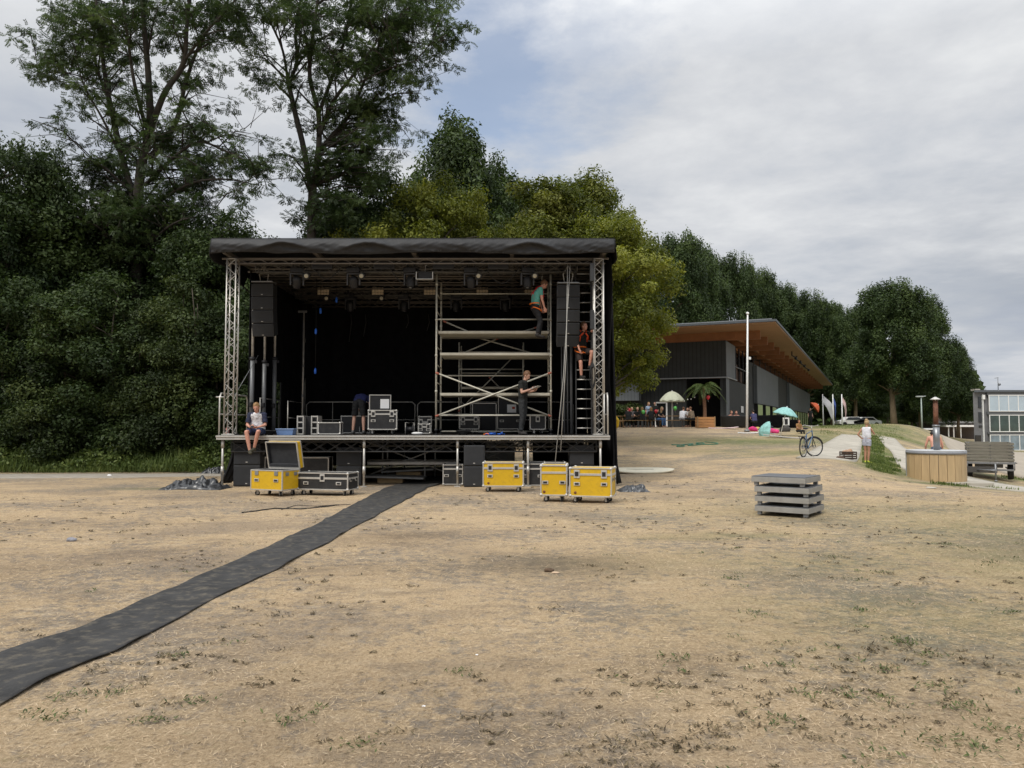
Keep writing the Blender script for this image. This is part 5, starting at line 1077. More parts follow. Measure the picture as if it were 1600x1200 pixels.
# small clutter along the deck
for i, (px, Y, w_, d_, h_, mm, nm, lb) in enumerate(((640, 21.2, .34, .3, .28, blackp, 'cable_drum', 'black cable drum beside the open black road case'), (652, 20.6, .16, .16, .05, white, 'white_dish', 'small white dish shaped lamp on the deck left of the scaffold foot'),
        (420, 20.7, .30, .25, .10, blackp, 'cable_bundle', 'dark bundle of cable right beside the seated man'), (570, 23.0, .3, .3, .3, blackp, 'floor_lamp', 'black floor lamp on the deck behind the bending man'), (724, 21.0, .3, .3, .12, blackp, 'cable_bundle', 'dark heap of cable between the scaffold feet'))):
    x = GX(px, Y); m = MB()
    if nm == 'cable_drum':
        o = thing(nm, lb, 'drum', (x, Y, DZ)); MB().lathe([(.15, -.1), (.15, -.085), (.07, -.08), (.07, .08), (.15, .085), (.15, .1)], (0, 0, .15), 18, axis=(1, 0, 0)).build('reel', blackp, o); MB().tube([(-.12, 0, 0), (-.12, 0, .33), (.12, 0, .33), (.12, 0, 0)], .012, 6).build('stand', alu_dull, o); continue
    if nm == 'white_dish': tag(MB().lathe([(.02, 0), (.13, .015), (.16, .05), (.12, .07), (.02, .08)], (x, Y, DZ + .002), 18).build(nm, white), lb, 'lamp'); continue
    if nm == 'floor_lamp':
        o = thing(nm, lb, 'stage light', (x, Y, DZ)); MB().lathe([(.06, -.14), (.13, -.1), (.14, .08), (.12, .1)], (0, 0, .22), 16, axis=(.3, -1, .5)).build('housing', blackp, o); MB().tube([(-.16, 0, .22), (-.16, 0, .02), (.16, 0, .02), (.16, 0, .22)], .014, 6).build('bracket', steel, o); continue
    for q in range(6): m.tube([(x + (.1 + .02 * q) * math.cos(t) * (w_ / .3), Y + (.08 + .012 * q) * math.sin(t), DZ + .02 + .018 * q + .01 * math.sin(3 * t)) for t in np.linspace(0, 6.28, 18)], .013, 6)
    tag(m.build(nm, cablem), lb, 'cable')

# ------------------------------------------------------------ ground pieces near the stage
# rubber runner
rubm = mat('runner_rubber', (.030, .029, .028), .85, var=.45, vscale=3.5, bump=.9, bscale=14, stretch=(1, 1, 1), dirt=.9, dirtc=(.13, .11, .08))
def ip(P, t):
    d = [0]
    for i in range(len(P) - 1): d.append(d[-1] + math.dist(P[i], P[i + 1]))
    return np.array([np.interp(t * d[-1], d, [p[k_] for p in P]) for k_ in (0, 1)])
def runner(u, v):
    a, b = ip(RU, u), ip(RL, u); e = mnoise.noise(Vector((u * 22, 0, 0))) * .07; p = a + (b - a) * (v * (1 + e) + e * .4)
    z = .010 + .012 * abs(mnoise.noise(Vector((p[0] * 1.2, p[1] * 1.2, 0)))) + .035 * max(0, mnoise.noise(Vector((u * 38, v * 1.6, 4))) - .1) + .010 * (1 if min(v, 1 - v) < .04 else 0) * (mnoise.noise(Vector((u * 40, v, 7))) + .4)
    return (p[0], p[1], g(p[0], p[1]) + z)
o = MB().sheet(runner, 220, 16, (0, 0, -.007)).build('rubber_runner', rubm); tag(o, 'long black rubber runner laid from under the stage across the dry grass', 'mat')
# crumpled tarps
def tarp_heap(px0, px1, Y, h, dep, label, m_, seed):
    x0, x1 = GX(px0, Y), GX(px1, Y)
    def f(u, v):
        e = (math.sin(math.pi * u) ** .5) * (math.sin(math.pi * v) ** .5); nz = mnoise.noise(Vector((u * 6 + seed, v * 4, seed))) * 1.3; n2 = 1 - abs(mnoise.noise(Vector((u * 11, v * 7 + seed, 1.5)))) * 3.2
        x = x0 + (x1 - x0) * u + .06 * nz; y = Y + dep * (v - .5) * (1 + .3 * mnoise.noise(Vector((u * 4, seed, 0)))); return (x, y, g(x, y) + .004 + max(0, h * e * (.45 + .5 * nz + .35 * n2)))
    return MB().sheet(f, 60, 34, (0, 0, -.004)).build('tarpaulin_heap', m_)
tarpg = mat('crumpled_tarp', (.030, .031, .033), .32, var=.3, vscale=5, bump=.6, bscale=12, spec=.6)
tag(tarp_heap(262, 356, 19.7, .30, 1.0, '', tarpg, 3.3), 'crumpled black tarpaulin lying left of the stage', 'tarpaulin')
tag(tarp_heap(966, 1012, 18.9, .20, .6, '', mat('dark_grey_tarp', (.055, .058, .062), .35, var=.3, vscale=5, bump=.6, bscale=12, spec=.6), 8.1), 'crumpled dark grey plastic sheet right of the large yellow case', 'tarpaulin')
tag(tarp_heap(318, 352, 25.4, .25, .5, '', tarpg, 5.1), 'small dark roll of cloth on the verge left of the stage', 'cloth')
# surfboard
x = GX(1003, 25.3); o = thing('surfboard', 'cream surfboard lying on the grass right of the yellow cases', 'surfboard', (x, 25.3, g(x, 25.3) + .11), R(-2)); o.rotation_euler = (R(13), 0, R(-2)); m = MB()
def sb(u, v): a = (u * 2 - 1); wd = .30 * (1 - abs(a) ** 2.6) ** .6 + .001; return (a * 1.05, (v - .5) * 2 * wd, .03 * a * a + .02 * (1 - (2 * v - 1) ** 2))
m.sheet(sb, 40, 10, (0, 0, -.05)); m.build('board', mat('cream_foam', (.72, .66, .50), .45, var=.06), o); MB().box((-.1, 0, .024), (.95, .022, .006)).build('stringer', mat('dark_stringer', (.10, .08, .05), .5), o)
tag(MB().bevbox((x, 25.3, g(x, 25.3) + .05), (1.0, .20, .09), .01).build('foam_block', foamg), 'thin foam block under the surfboard', 'block')
# stacked deck risers
GRI = 'aluminium stage risers in the stack on the grass'; zz0 = 0; base = GX(1232, 13.9)
LBR = ['bottom riser of the stack on the grass', 'second riser from the ground in the stack', 'third riser from the ground in the stack', 'topmost riser of the stack with its dark grey top showing']
for i in range(4):
    ox, oy, rz = [(0, 0, .0), (.01, .02, .0), (-.01, .0, .03), (-.045, .02, .0)][i]; zb = .19 * i * .86; o = thing('stage_riser', LBR[i], 'stage riser', (base + ox, 13.9 + oy, .01 + zb * 1.055), R(-37) + rz, GRI); w2 = .47
    m = MB(); H = .092; z = .06
    for s_ in (-1, 1): m.bevbox((0, s_ * (w2 - .012), z + H / 2), (2 * w2, .024, H), .004); m.bevbox((s_ * (w2 - .012), 0, z + H / 2), (.024, 2 * w2 - .05, H), .004)
    m.build('frame', mat('riser_aluminium', (.31, .30, .275), .5, .25, var=.08, dirt=.25), o); MB().box((0, 0, z + H + .004), (2 * w2 - .012, 2 * w2 - .012, .018)).build('top_board', mat('riser_ply', (.085, .088, .095), .45, var=.2, vscale=4, dirt=.45, dirtc=(.20, .19, .175)), o)
    for sx in (-1, 1):
        for sy in (-1, 1): m = MB(); m.bevbox((sx * (w2 - .07), sy * (w2 - .07), .03), (.07, .07, .06), .006); m.build('corner_foot', steel, o)
# cables and litter on the ground
def gcable(pts, r, label, m_=cablem, n=60, wob=.03):
    P_ = [onground(*p) for p in pts]; q = []
    for t in np.linspace(0, 1, n): a = ip(P_, t); x = a[0] + wob * mnoise.noise(Vector((t * 14, 0, 1))); y = a[1] + wob * 2 * mnoise.noise(Vector((t * 11, 3, 1))); q.append((x, y, g(x, y) + r))
    tag(MB().tube(q, r, 6).build('ground_cable', m_), label, 'cable')
gcable([(378, 801), (430, 795), (470, 796), (530, 790)], .012, 'thin black cable on the dry grass below the open yellow case'); gcable([(440, 797), (462, 789), (495, 791), (548, 789)], .007, 'very thin cable curving beside the thicker one on the grass')
gcable([(175, 735.5), (220, 737), (300, 740), (350, 741)], .012, 'dark cable crossing the gravel path left of the stage', wob=.0)
hosem = mat('green_hose', (.03, .17, .10), .4)
m = MB(); q = []; cxh, cyh = GX(1083, 36), 36
for t in np.linspace(0, 1, 120): x = cxh - 1.0 + 2.2 * t + .35 * math.sin(t * 23); y = cyh - .5 + 1.4 * t + .55 * math.cos(t * 19); q.append((x, y, g(x, y) + .03))
tag(m.tube(q, .022, 6).build('garden_hose', hosem), 'tangled green hose lying on the slope below the picnic tables', 'hose')
def litter(px, py, s_, m_, nm, label, cat, flat=.5):
    x, y = onground(px, py); mb = MB(); mb.ell((0, 0, 0), (s_, s_ * .6, s_ * flat), 12, 8); mb.v = [tuple(Vector(v) * (1 + .35 * mnoise.noise(Vector(v) * (2.2 / s_)))) for v in mb.v]; mb.v = [(vx + x, vy + y, vz + g(x, y) + s_ * flat * .6) for vx, vy, vz in mb.v]; tag(mb.build(nm, m_), label, cat)
litter(112, 845, .07, mat('grey_rag', (.22, .22, .24), .8, var=.4, vscale=20), 'crumpled_rag', 'small grey rag on the grass near the left edge', 'rag')
litter(858, 892, .055, mat('dark_clod', (.10, .065, .04), .9, var=.4, vscale=20), 'earth_clod', 'dark earth clod on the bare patch below the small yellow case', 'clod'); litter(868, 894, .045, mat('pale_leaf', (.50, .36, .24), .8), 'dry_leaf', 'pale dry leaf beside the dark earth clod', 'leaf', .25)
litter(662, 1100, .011, paper, 'paper_scrap', 'tiny white paper scrap in the foreground left of centre', 'litter'); litter(171, 744, .07, paper, 'paper_scrap', 'white scrap on the gravel path at the far left', 'litter'); litter(745, 1024, .010, paper, 'paper_scrap', 'tiny pale scrap on the grass just above the nearer one', 'litter')
litter(1455, 757.5, .14, mat('flat_stone', (.45, .42, .36), .8), 'flat_stone', 'flat pale stone on the grass in front of the hot tub', 'stone', .2)
# ------------------------------------------------------------ wooden roofed pavilion
def boards(m, scale=9, amount=.35, horizontal=False):
    t = m.node_tree; b = t.nodes['Principled BSDF']; tcn = t.nodes.new('ShaderNodeTexCoord'); wv = t.nodes.new('ShaderNodeTexWave'); wv.bands_direction = 'Z' if horizontal else 'DIAGONAL'
    mp = t.nodes.new('ShaderNodeMapping'); mp.inputs[3].default_value = (1, 1, 0) if not horizontal else (0, 0, 1); t.links.new(tcn.outputs['Object'], mp.inputs[0]); t.links.new(mp.outputs[0], wv.inputs['Vector'])
    wv.inputs['Scale'].default_value = scale; r = t.nodes.new('ShaderNodeValToRGB'); r.color_ramp.elements[0].position = .0; r.color_ramp.elements[1].position = .18; r.color_ramp.elements[0].color = (1 - amount,) * 3 + (1,); r.color_ramp.elements[1].color = (1, 1, 1, 1); t.links.new(wv.outputs['Fac'], r.inputs[0])
    src = b.inputs['Base Color'].links[0].from_socket; mx = t.nodes.new('ShaderNodeMix'); mx.data_type = 'RGBA'; mx.blend_type = 'MULTIPLY'; mx.inputs[0].default_value = 1; t.links.new(src, mx.inputs[6]); t.links.new(r.outputs[0], mx.inputs[7]); t.links.new(mx.outputs[2], b.inputs['Base Color']); return m
dkwall = boards(mat('charcoal_boards', (.030, .033, .033), .7, var=.15, vscale=2), 2.2, .45)
grwall = boards(mat('grey_metal_cladding', (.13, .145, .155), .55, .1, var=.12, vscale=.8), 2.6, .28)
soff = boards(mat('soffit_timber', (.33, .185, .10), .6, var=.18, vscale=1.2, stretch=(.25, 2, 1), dirt=.35, dirtc=(.26, .13, .06)), 2.0, .25)
glul = mat('glulam_timber', (.25, .105, .042), .6, var=.15, vscale=2)
fasc = mat('zinc_fascia', (.10, .11, .12), .45, .4, var=.1)
lime = mat('lime_blind', (.42, .52, .22), .35, var=.08, vscale=2)
darkg = mat('dark_glass', (.012, .014, .016), .12, var=.1, spec=.8)
turq = mat('turquoise_pane', (.10, .22, .19), .2, var=.08)
Wc = Vector((14.8, 53, 0)); BZ = 1.38; TH = -math.atan2(.42, .907)
pav = thing('timber_roof_pavilion', 'dark clad lakeside pavilion with a wide overhanging timber roof', 'building', (Wc.x, Wc.y, BZ), TH)
def pb(name, m_, *boxes, parent=None, label=None, bv=None):
    m = MB()
    for x0, x1, y0, y1, z0, z1 in boxes: m.box(((x0 + x1) / 2, (y0 + y1) / 2, (z0 + z1) / 2 - BZ), (x1 - x0, y1 - y0, z1 - z0))
    return m.build(name, m_, parent or pav, label)
zi = BZ - .5; TOPW = 7.45; LNT = 4.95; RZ = 8.2
pb('upper_wall', dkwall, (-10.5, 0, 0, .25, LNT, TOPW)); pb('lintel', mat('pale_lintel', (.28, .29, .30), .5), (-10.4, .12, -.12, .0, LNT - .10, LNT - .02), (.0, .12, 0, 4.2, LNT - .10, LNT - .02))
pb('lower_wall', dkwall, (-10.5, -2.8, .25, .45, zi, LNT)); pb('lower_wall', dkwall, (-.45, -.02, .2, .5, zi, LNT)); pb('end_wall', dkwall, (-10.4, -.21, 79.6, 80, zi, TOPW - .1))
pb('doorway_recess', mat('deep_black', (.006, .006, .006), .9), (-2.8, -.45, 2.4, 2.5, zi, LNT), (-2.9, -2.8, .45, 2.4, zi, LNT), (-.45, -.35, .5, 2.4, zi, LNT))
pb('column_panel', grwall, (-.02, .0, .02, 1.3, zi, LNT - .1))
pb('side_wall', dkwall, (-.2, -.04, 1.3, 80, zi, LNT - .1), (-.2, -.04, 11.7, 80, LNT - .1, 6.9)); pb('upper_side_wall', grwall, (-.2, 0, .25, 4.2, LNT, TOPW))
pb('opening', darkg, (-.9, -.8, 4.2, 11.7, LNT, TOPW))
for i in range(4): pb('opening_post', blackp, (-.12, -.02, 4.6 + i * 1.9, 4.72 + i * 1.9, LNT, TOPW))
pb('balcony_rail', steel, (-.1, -.03, 4.2, 11.7, 5.9, 5.96)); pb('balcony_junk', mat('rust_brown', (.10, .06, .045), .7), (-.5, -.2, 5.4, 6.6, LNT, 6.2), (-.5, -.2, 8.0, 8.9, LNT, 5.8))
for y0, y1, nwin in ((14.1, 31.0, 3), (44, 80, 9)):
    pb('cladding_panel', grwall, (-.02, .30, y0, y1, 3.45, 6.65))
    wdt = (y1 - y0) / nwin
    for i in range(nwin):
        a = y0 + wdt * i + wdt * .12; b = a + wdt * .55; f = pb('window', blackp, (-.03, .24, a - .1, b + .1, BZ + .05, 3.44)); pb('pane', lime, (.24, .27, a, b, BZ + .2, 3.36), parent=f)
pb('clerestory', darkg, (-.1, -.03, 14, 80, 6.9, 7.7)); 
for i in range(16): pb('clerestory_post', blackp, (-.03, .0, 14.5 + i * 4.2, 14.65 + i * 4.2, 6.7, 7.7))
# roof slab: soffit, fascia, beams
m = MB(); m.box((-3.65, 38.6, RZ - BZ - .13), (14.66, 84.76, .06)); m.build('soffit', soff, pav)
m = MB(); m.box((-3.65, 38.6, RZ - BZ - .02), (14.8, 84.9, .14)); rf = m.build('roof', fasc, pav)
m = MB(); m.box((-3.65, 38.6, RZ - BZ + .10), (14.2, 84.3, .08)); m.build('roof_membrane', mat('roof_grey', (.22, .23, .24), .8), rf)
for i in range(20):
    yb = .05 + i * 4.2; m = MB(); m.box((-4.3, yb + .12, 7.76 - BZ), (13.2, .24, .62)); m.build('roof_beam', glul, pav)
m = MB(); m.box((.6, 38, 7.73 - BZ), (.18, 76, .25)); m.box((-.5, 38.3, 7.5 - BZ), (.3, 76, .18)); m.build('roof_purlin', glul, pav)
# small lamps and brackets under the eave
for i, yy in enumerate((17, 22, 27, 33)): m = MB(); m.tube([(2.9, yy, 8.05 - BZ), (2.9, yy, 7.7 - BZ), (3.2, yy + .3, 7.5 - BZ)], .05, 6); m.ell((3.2, yy + .3, 7.45 - BZ), .13, 8, 6); m.build('eave_lamp', blackp, pav)
# left annex with turquoise window
pb('annex', grwall, (-11, -6.0, -.7, -.02, 3.35, 7.2)); f = pb('window', blackp, (-9.1, -7.55, -.76, -.70, 3.75, 5.95)); pb('pane', turq, (-8.95, -7.95, -.79, -.76, 3.85, 5.85), parent=f)
f = pb('door', white, (-5.05, -4.95, .14, .25, BZ, 3.25), (-4.25, -4.15, .14, .25, BZ, 3.25), (-4.95, -4.25, .14, .25, 3.15, 3.25)); pb('pane', darkg, (-4.95, -4.25, .19, .24, BZ, 3.15), parent=f)
pb('notice', white, (.001, .02, 6.6, 7.9, 2.55, 3.05)); 
pb('back_wall', dkwall, (-10.6, -10.42, .3, 80, zi, 7.4))
# terrace edge
# ------------------------------------------------------------ grey office block on the right
OD = 101.0; OX = GX(1525, OD); OZ = -1.75; off = thing('office_block', 'grey brick office block with wide white framed glazing at the right edge', 'building', (OX, OD, OZ))
br = boards(mat('grey_brick', (.17, .17, .175), .85, var=.15, vscale=1.5), 3.0, .25, True)
pxm = lambda px: GX(px, OD) - OX; pz = lambda py: GZ(py, OD) - OZ
def ob(name, m_, *bx, parent=None):
    m = MB()
    for p0, p1, y0, y1, q0, q1 in bx: m.box(((pxm(p0) + pxm(p1)) / 2, (y0 + y1) / 2, (pz(q0) + pz(q1)) / 2), (pxm(p1) - pxm(p0), y1 - y0, abs(pz(q1) - pz(q0))))
    return m.build(name, m_, parent or off)
MB().prism([(0, .3), (pxm(1780), .3), (pxm(1780), 12), (12 * .66, 12)], -1.0, pz(613)).build('wall', br, off); ob('wall_band', mat('dark_grey_panel2', (.11, .115, .12), .6), (1545, 1780, .0, .3, 643.5, 647.5), (1545, 1780, 0, .3, 675, 678), (1545, 1780, 0, .3, 611, 617))
MB().prism([(-.1, -.15), (pxm(1780), -.15), (pxm(1780), 12), (12 * .66, 12)], pz(613) + .01, pz(609.5)).build('roof_edge', mat('roof_edge_grey', (.09, .10, .11), .5), off); ob('roof_vent', mat('pale_vent', (.42, .38, .33), .6), (1541, 1549, 2, 3, 606.5, 609.4))
gl_up = mat('curtained_glass', (.42, .50, .56), .15, var=.1, vscale=.6, spec=.7); gl_md = mat('green_dark_glass', (.035, .06, .05), .1, var=.4, vscale=.8, spec=.8); gl_lo = mat('blue_grey_glass', (.20, .26, .30), .12, var=.4, vscale=.7, spec=.8)
for q0, q1, gm in ((617, 643, gl_up), (648, 675, gl_md), (679, 704, gl_lo)):
    for i in range(15):
        a = 1547 + i * 15.2; f = ob('window', white, (a, a + 15.2, -.08, .0, q0, q0 + 1.2), (a, a + 15.2, -.08, 0, q1 - 1.2, q1), (a, a + 1.1, -.08, 0, q0 + 1.2, q1 - 1.2)); ob('pane', gm, (a + 1.1, a + 15.2, -.02, .03, q0 + 1.2, q1 - 1.2), parent=f)
for q0, q1 in ((620, 637), (644, 660), (664.5, 667.5)): ob('slit_window', darkg, (1532.5, 1537, .2, .32, q0, q1))
ob('door', darkg, (1526, 1535, .2, .32, 680, 690)); ob('downpipe', white, (1538.5, 1539.8, .1, .29, 616, 692)); ob('vent_box', white, (1538, 1542, .0, .29, 617, 624))
m = MB(); m.tube([(pxm(1593), 4, pz(610)), (pxm(1593), 4, pz(588))], .05, 6); m.ell((pxm(1595), 4, pz(598)), .2, 8, 6); m.tube([(pxm(1588), 4, pz(588)), (pxm(1594), 4, pz(587))], .04, 6); m.build('mast', steel, off)
# ------------------------------------------------------------ low brick pavilion far off
LD = 140.0; LX = GX(1472, LD); LZ = g(LX + 3, LD) - .1; lp = thing('low_brick_house', 'low flat roofed brick house with two chimneys far beyond the hot tub', 'building', (LX, LD, LZ)); lx = lambda px: GX(px, LD) - LX; lz = lambda py: GZ(py, LD) - LZ
def lb_(name, m_, *bx):
    m = MB()
    for p0, p1, y0, y1, q0, q1 in bx: m.box(((lx(p0) + lx(p1)) / 2, (y0 + y1) / 2, (lz(q0) + lz(q1)) / 2), (lx(p1) - lx(p0), y1 - y0, abs(lz(q1) - lz(q0))))
    return m.build(name, m_, lp)
lb_('wall', mat('dark_brick', (.10, .085, .075), .85, var=.2), (1474, 1540, 3, 9, 661, 690)); lb_('upper_wall', mat('grey_render', (.22, .21, .20), .8), (1472, 1540, 2.5, 9, 658, 661)); lb_('canopy', white, (1475, 1540, -1, 3, 664, 667))
for a in (1479, 1487, 1492, 1498): lb_('post', white, (a, a + .9, -.8, -.6, 667, 684))
lb_('chimney', mat('brown_brick', (.20, .14, .11), .85), (1481, 1486.5, 4, 5, 634, 658)); lb_('chimney', mat('brown_brick2', (.25, .17, .13), .85), (1486.8, 1493, 4, 5, 642, 660)); lb_('roof_box', steel, (1503, 1507, 4, 5, 655, 658))
# ------------------------------------------------------------ flagpoles, lamp, barrier, cars
def pole(px, Y, py, r, name, label, cat, grp=None, lean=0.0, m_=None):
    p = G(px, Y); o = thing(name, label, cat, p, 0, grp); H = GZ(py, Y) - p.z; MB().tube([(0, 0, 0), (lean * H * .5, 0, H * .5), (lean * H, 0, H)], [r, r * .85, r * .6], 12).build('pole', m_ or white, o); return o, H
o, H = pole(1167.5, 46, 490, .075, 'flagpole', 'tall leaning white flagpole without a flag in front of the timber roof', 'flagpole', lean=.022)
MB().lathe([(.07, -.05), (.09, 0), (.07, .08), (.02, .1)], (H * .022, 0, H), 12).build('cap', white, o); MB().bevbox((.14 + H * .014, 0, H * .62), (.14, .08, .16), .02).build('cleat', white, o); MB().lathe([(.16, 0), (.16, .12), (.11, .14)], (0, 0, 0), 12).build('base', steel, o)
flagw = mat('pale_flag', (.50, .50, .52), .8, var=.1); flagb = mat('blue_flag', (.06, .10, .30), .8)
for px, lb, fm, fw in ((1287, 'white flagpole with a drooping grey white flag left of its neighbours', flagw, 1.25), (1303, 'middle flagpole of three with a folded blue flag', flagb, .25), (1317, 'rightmost of three flagpoles with a narrow pinkish white flag', mat('pink_flag', (.50, .36, .34), .8), .45)):
    Y = 92; o, H = pole(px, Y, 616, .09, 'flagpole', lb, 'flagpole', 'three white flagpoles behind the bicycle'); m = MB()
    m.sheet(lambda u, v, fw=fw, H=H: (.1 + fw * u + .05 * math.sin(v * 8), .12 * math.sin(u * 7 + v * 3), H - .2 - (1.0 + 1.1 * u) * v - 1.35 * u ** 1.3), 14, 14, (0, .02, 0)); m.build('flag', fm, o)
o, H = pole(1441.5, 62, 620, .065, 'street_lamp', 'thin pale green street lamp beyond the hot tub', 'street lamp', m_=mat('pale_green_paint', (.34, .40, .37), .5)); m = MB(); m.bevbox((-.14, 0, H + .02), (.55, .2, .10), .03); m.tube([(0, 0, H), (.38, 0, H + .06)], .03, 8); m.build('lamp_head', mat('lamp_grey', (.35, .38, .36), .5), o)
Y = 64; x0, x1 = GX(1396, Y), GX(1464, Y); zb = GZ(670.5, Y); o = thing('barrier_rail', 'long white horizontal barrier rail beyond the hot tub', 'barrier', (x0, Y, g(x1, Y))); m = MB(); m.bevbox(((x1 - x0) / 2, 0, zb - g(x1, Y)), (x1 - x0, .12, .13), .02); m.build('rail', white, o)
for px in (1441, 1446, 1463): xx = GX(px, Y); MB().tube([(xx - x0, 0, g(xx, Y) - g(x1, Y) - .1), (xx - x0, 0, zb - g(x1, Y))], .06, 8).build('post', white, o)
def car(px, Y, label, m_):
    p = G(px, Y); o = thing('parked_car', label, 'car', p, 0, 'cars parked far under the trees'); m = MB(); prof = [(-2.1, .35), (-2.15, .8), (-1.3, .95), (-.8, 1.42), (.8, 1.45), (1.5, .98), (2.1, .85), (2.15, .35)]
    m.add([(x, -.85, z) for x, z in prof] + [(x, .85, z) for x, z in prof], [tuple(range(8)), tuple(range(8, 16))[::-1]] + [(i, (i + 1) % 8, 8 + (i + 1) % 8, 8 + i) for i in range(8)]); m.build('body', m_, o)
    MB().add([(-1.15, -.86, .98), (-.75, -.86, 1.35), (.75, -.86, 1.37), (1.3, -.86, .98), (-1.15, -.9, .98), (-.75, -.88, 1.35), (.75, -.88, 1.37), (1.3, -.9, .98)], [(0, 1, 2, 3), (4, 7, 6, 5), (0, 4, 5, 1), (1, 5, 6, 2), (2, 6, 7, 3), (3, 7, 4, 0)]).build('window', darkg, o)
    for sx in (-1.35, 1.35): MB().lathe([(.2, -.88), (.33, -.88), (.33, .88), (.2, .88)], (sx, 0, .33), 14, axis=(0, 1, 0)).build('wheel', rubber, o)
car(1331, 118, 'leftmost of three pale cars parked far under the trees', white); car(1341, 120, 'silver car between two others far under the trees', alu); car(1353, 118, 'rightmost pale car parked far under the trees', white)
# distant hedge / low wall strip
# ------------------------------------------------------------ hot tub
Y = 25.0; x = GX(1462, Y); zb = -.19; tub = thing('hot_tub', 'round wooden hot tub clad in pale vertical planks with grey rim', 'hot tub', (x, Y, zb))
plank = mat('larch_plank', (.46, .33, .18), .6, var=.14, vscale=2, stretch=(6, 6, .6), dirt=.2, dirtc=(.32, .2, .1)); m = MB(); n = 22; Rt = .86; H = .86
for i in range(n):
    a0 = 2 * math.pi * (i + .03) / n; a1 = 2 * math.pi * (i + .97) / n; ro, ri = Rt, Rt - .05
    m.add([(r * math.cos(a), r * math.sin(a), z) for z in (0, H) for r, a in ((ro, a0), (ro, a1), (ri, a1), (ri, a0))], [(0, 3, 2, 1), (4, 5, 6, 7), (0, 1, 5, 4), (1, 2, 6, 5), (2, 3, 7, 6), (3, 0, 4, 7)])
m.build('cladding', plank, tub); m = MB(); m.lathe([(Rt - .056, 0), (Rt - .056, H + .0), (Rt - .12, H), (Rt - .14, .1), (.02, .08)], (0, 0, 0), 36); m.build('inner_shell', mat('tub_shell', (.10, .09, .08), .5), tub)
m = MB(); m.lathe([(Rt - .16, H + .0), (Rt - .16, H + .085), (Rt + .02, H + .085), (Rt + .02, H - .0), (Rt - .16, H + .0)], (0, 0, 0), 40); m.build('rim', mat('grey_composite_rim', (.24, .25, .27), .5, var=.1), tub)
m = MB(); m.lathe([(.01, H + .14), (Rt - .12, H + .12), (Rt + .01, H + .115), (Rt + .01, H + .088), (.01, H + .088)], (0, 0, 0), 40); m.build('cover', mat('white_cover', (.45, .46, .47), .6, var=.08), tub)
fx = -.17; fy = -.72 + .35
m = MB(); m.lathe([(.10, H + .14), (.10, 1.76)], (fx, fy, 0), 18); m.lathe([(.115, 1.74), (.115, 1.79)], (fx, fy, 0), 18); m.build('flue_sleeve', mat('galvanised', (.26, .27, .28), .38, .6, var=.15, vscale=3), tub)
m = MB(); m.tube([(fx, fy, 1.76), (fx, fy, 2.58)], .072, 16); m.build('flue_pipe', mat('rusty_pipe', (.17, .075, .045), .7, .2, var=.4, vscale=5, dirt=.5, dirtc=(.05, .035, .03)), tub); m = MB(); m.lathe([(.16, 2.60), (.15, 2.615), (.02, 2.69)], (fx, fy, 0), 16); 
for a in (0, 2.1, 4.2): m.tube([(fx + .065 * math.cos(a), fy + .065 * math.sin(a), 2.55), (fx + .1 * math.cos(a), fy + .1 * math.sin(a), 2.61)], .008, 5)
m.build('flue_cap', alu_dull, tub)
m = MB(); m.bevbox((-(Rt + .06) * math.cos(R(33)), (Rt + .06) * math.sin(R(20)), .42), (.07, .09, 1.04), .01); m.build('side_panel', mat('grey_post', (.40, .41, .42), .5, .3), tub)
tag(MB().bevbox((x + .45, Y - .72, zb - .05), (1.3, 1.0, .10), .01).build('tub_slab', conc), 'concrete slab sticking out under the right side of the hot tub', 'slab')
# ------------------------------------------------------------ trailer
Y = 27.6; x = GX(1547, Y); zt = g(x, Y); tr_ = thing('slatted_trailer', 'small utility trailer with weathered grey slatted wooden sides', 'trailer', (x, Y, zt), R(-29)); wood = mat('weathered_slats', (.17, .155, .125), .85, var=.25, vscale=3, stretch=(.4, .4, 4), dirt=.4, dirtc=(.10, .12, .05))
tw, tl, zf = 1.42, 2.4, .66
def slats(name, c0, c1, th):
    for i in range(6):
        m = MB(); z = zf + .06 + i * .112; a, b = Vector(c0), Vector(c1); mid = (a + b) / 2; d = b - a; m.bevbox((mid.x, mid.y, z), (abs(d.x) + th, abs(d.y) + th, .078), .005); m.build(name, wood, tr_)
slats('front_slat', (-tw / 2, 0, 0), (tw / 2, 0, 0), .03); slats('side_slat', (-tw / 2, .03, 0), (-tw / 2, tl, 0), .03); slats('side_slat', (tw / 2, .03, 0), (tw / 2, tl, 0), .03); slats('rear_slat', (-tw / 2, tl, 0), (tw / 2, tl, 0), .03)
for sx in (-tw / 2 + .05, 0, tw / 2 - .05): m = MB(); m.bevbox((sx, .04, zf + .33), (.05, .04, .72), .004); m.build('upright', steel, tr_)
m = MB(); m.bevbox((0, tl / 2, zf - .0), (tw, tl, .04), .005); m.build('load_floor', wood, tr_); m = MB()
m.bevbox((0, -.02, .60), (tw + .06, .05, .07), .005); 
for sx in (-1, 1): m.bevbox((sx * (tw / 2 - .02), tl / 2, .60), (.06, tl, .08), .005); m.tube([(sx * (tw / 2 - .1), 0, .35), (sx * (tw / 2 - .1), tl, .35)], .03, 6); m.tube([(sx * (tw / 2 + .01), -.02, .36), (sx * (tw / 2 + .01), -.02, .6)], .02, 6)
m.bevbox((0, .0, .36), (tw, .06, .06), .005); m.build('chassis', mat('trailer_frame', (.20, .20, .20), .5, .4), tr_); m = MB(); m.bevbox((-.28, -.05, .36), (.95, .03, .22), .01); m.build('mud_plate', mat('dark_plate', (.06, .055, .05), .6), tr_)
m = MB(); m.box((.0, 1.2, .48), (.9, .02, .20)); m.build('rear_panel', mat('pale_panel', (.30, .30, .30), .5), tr_)
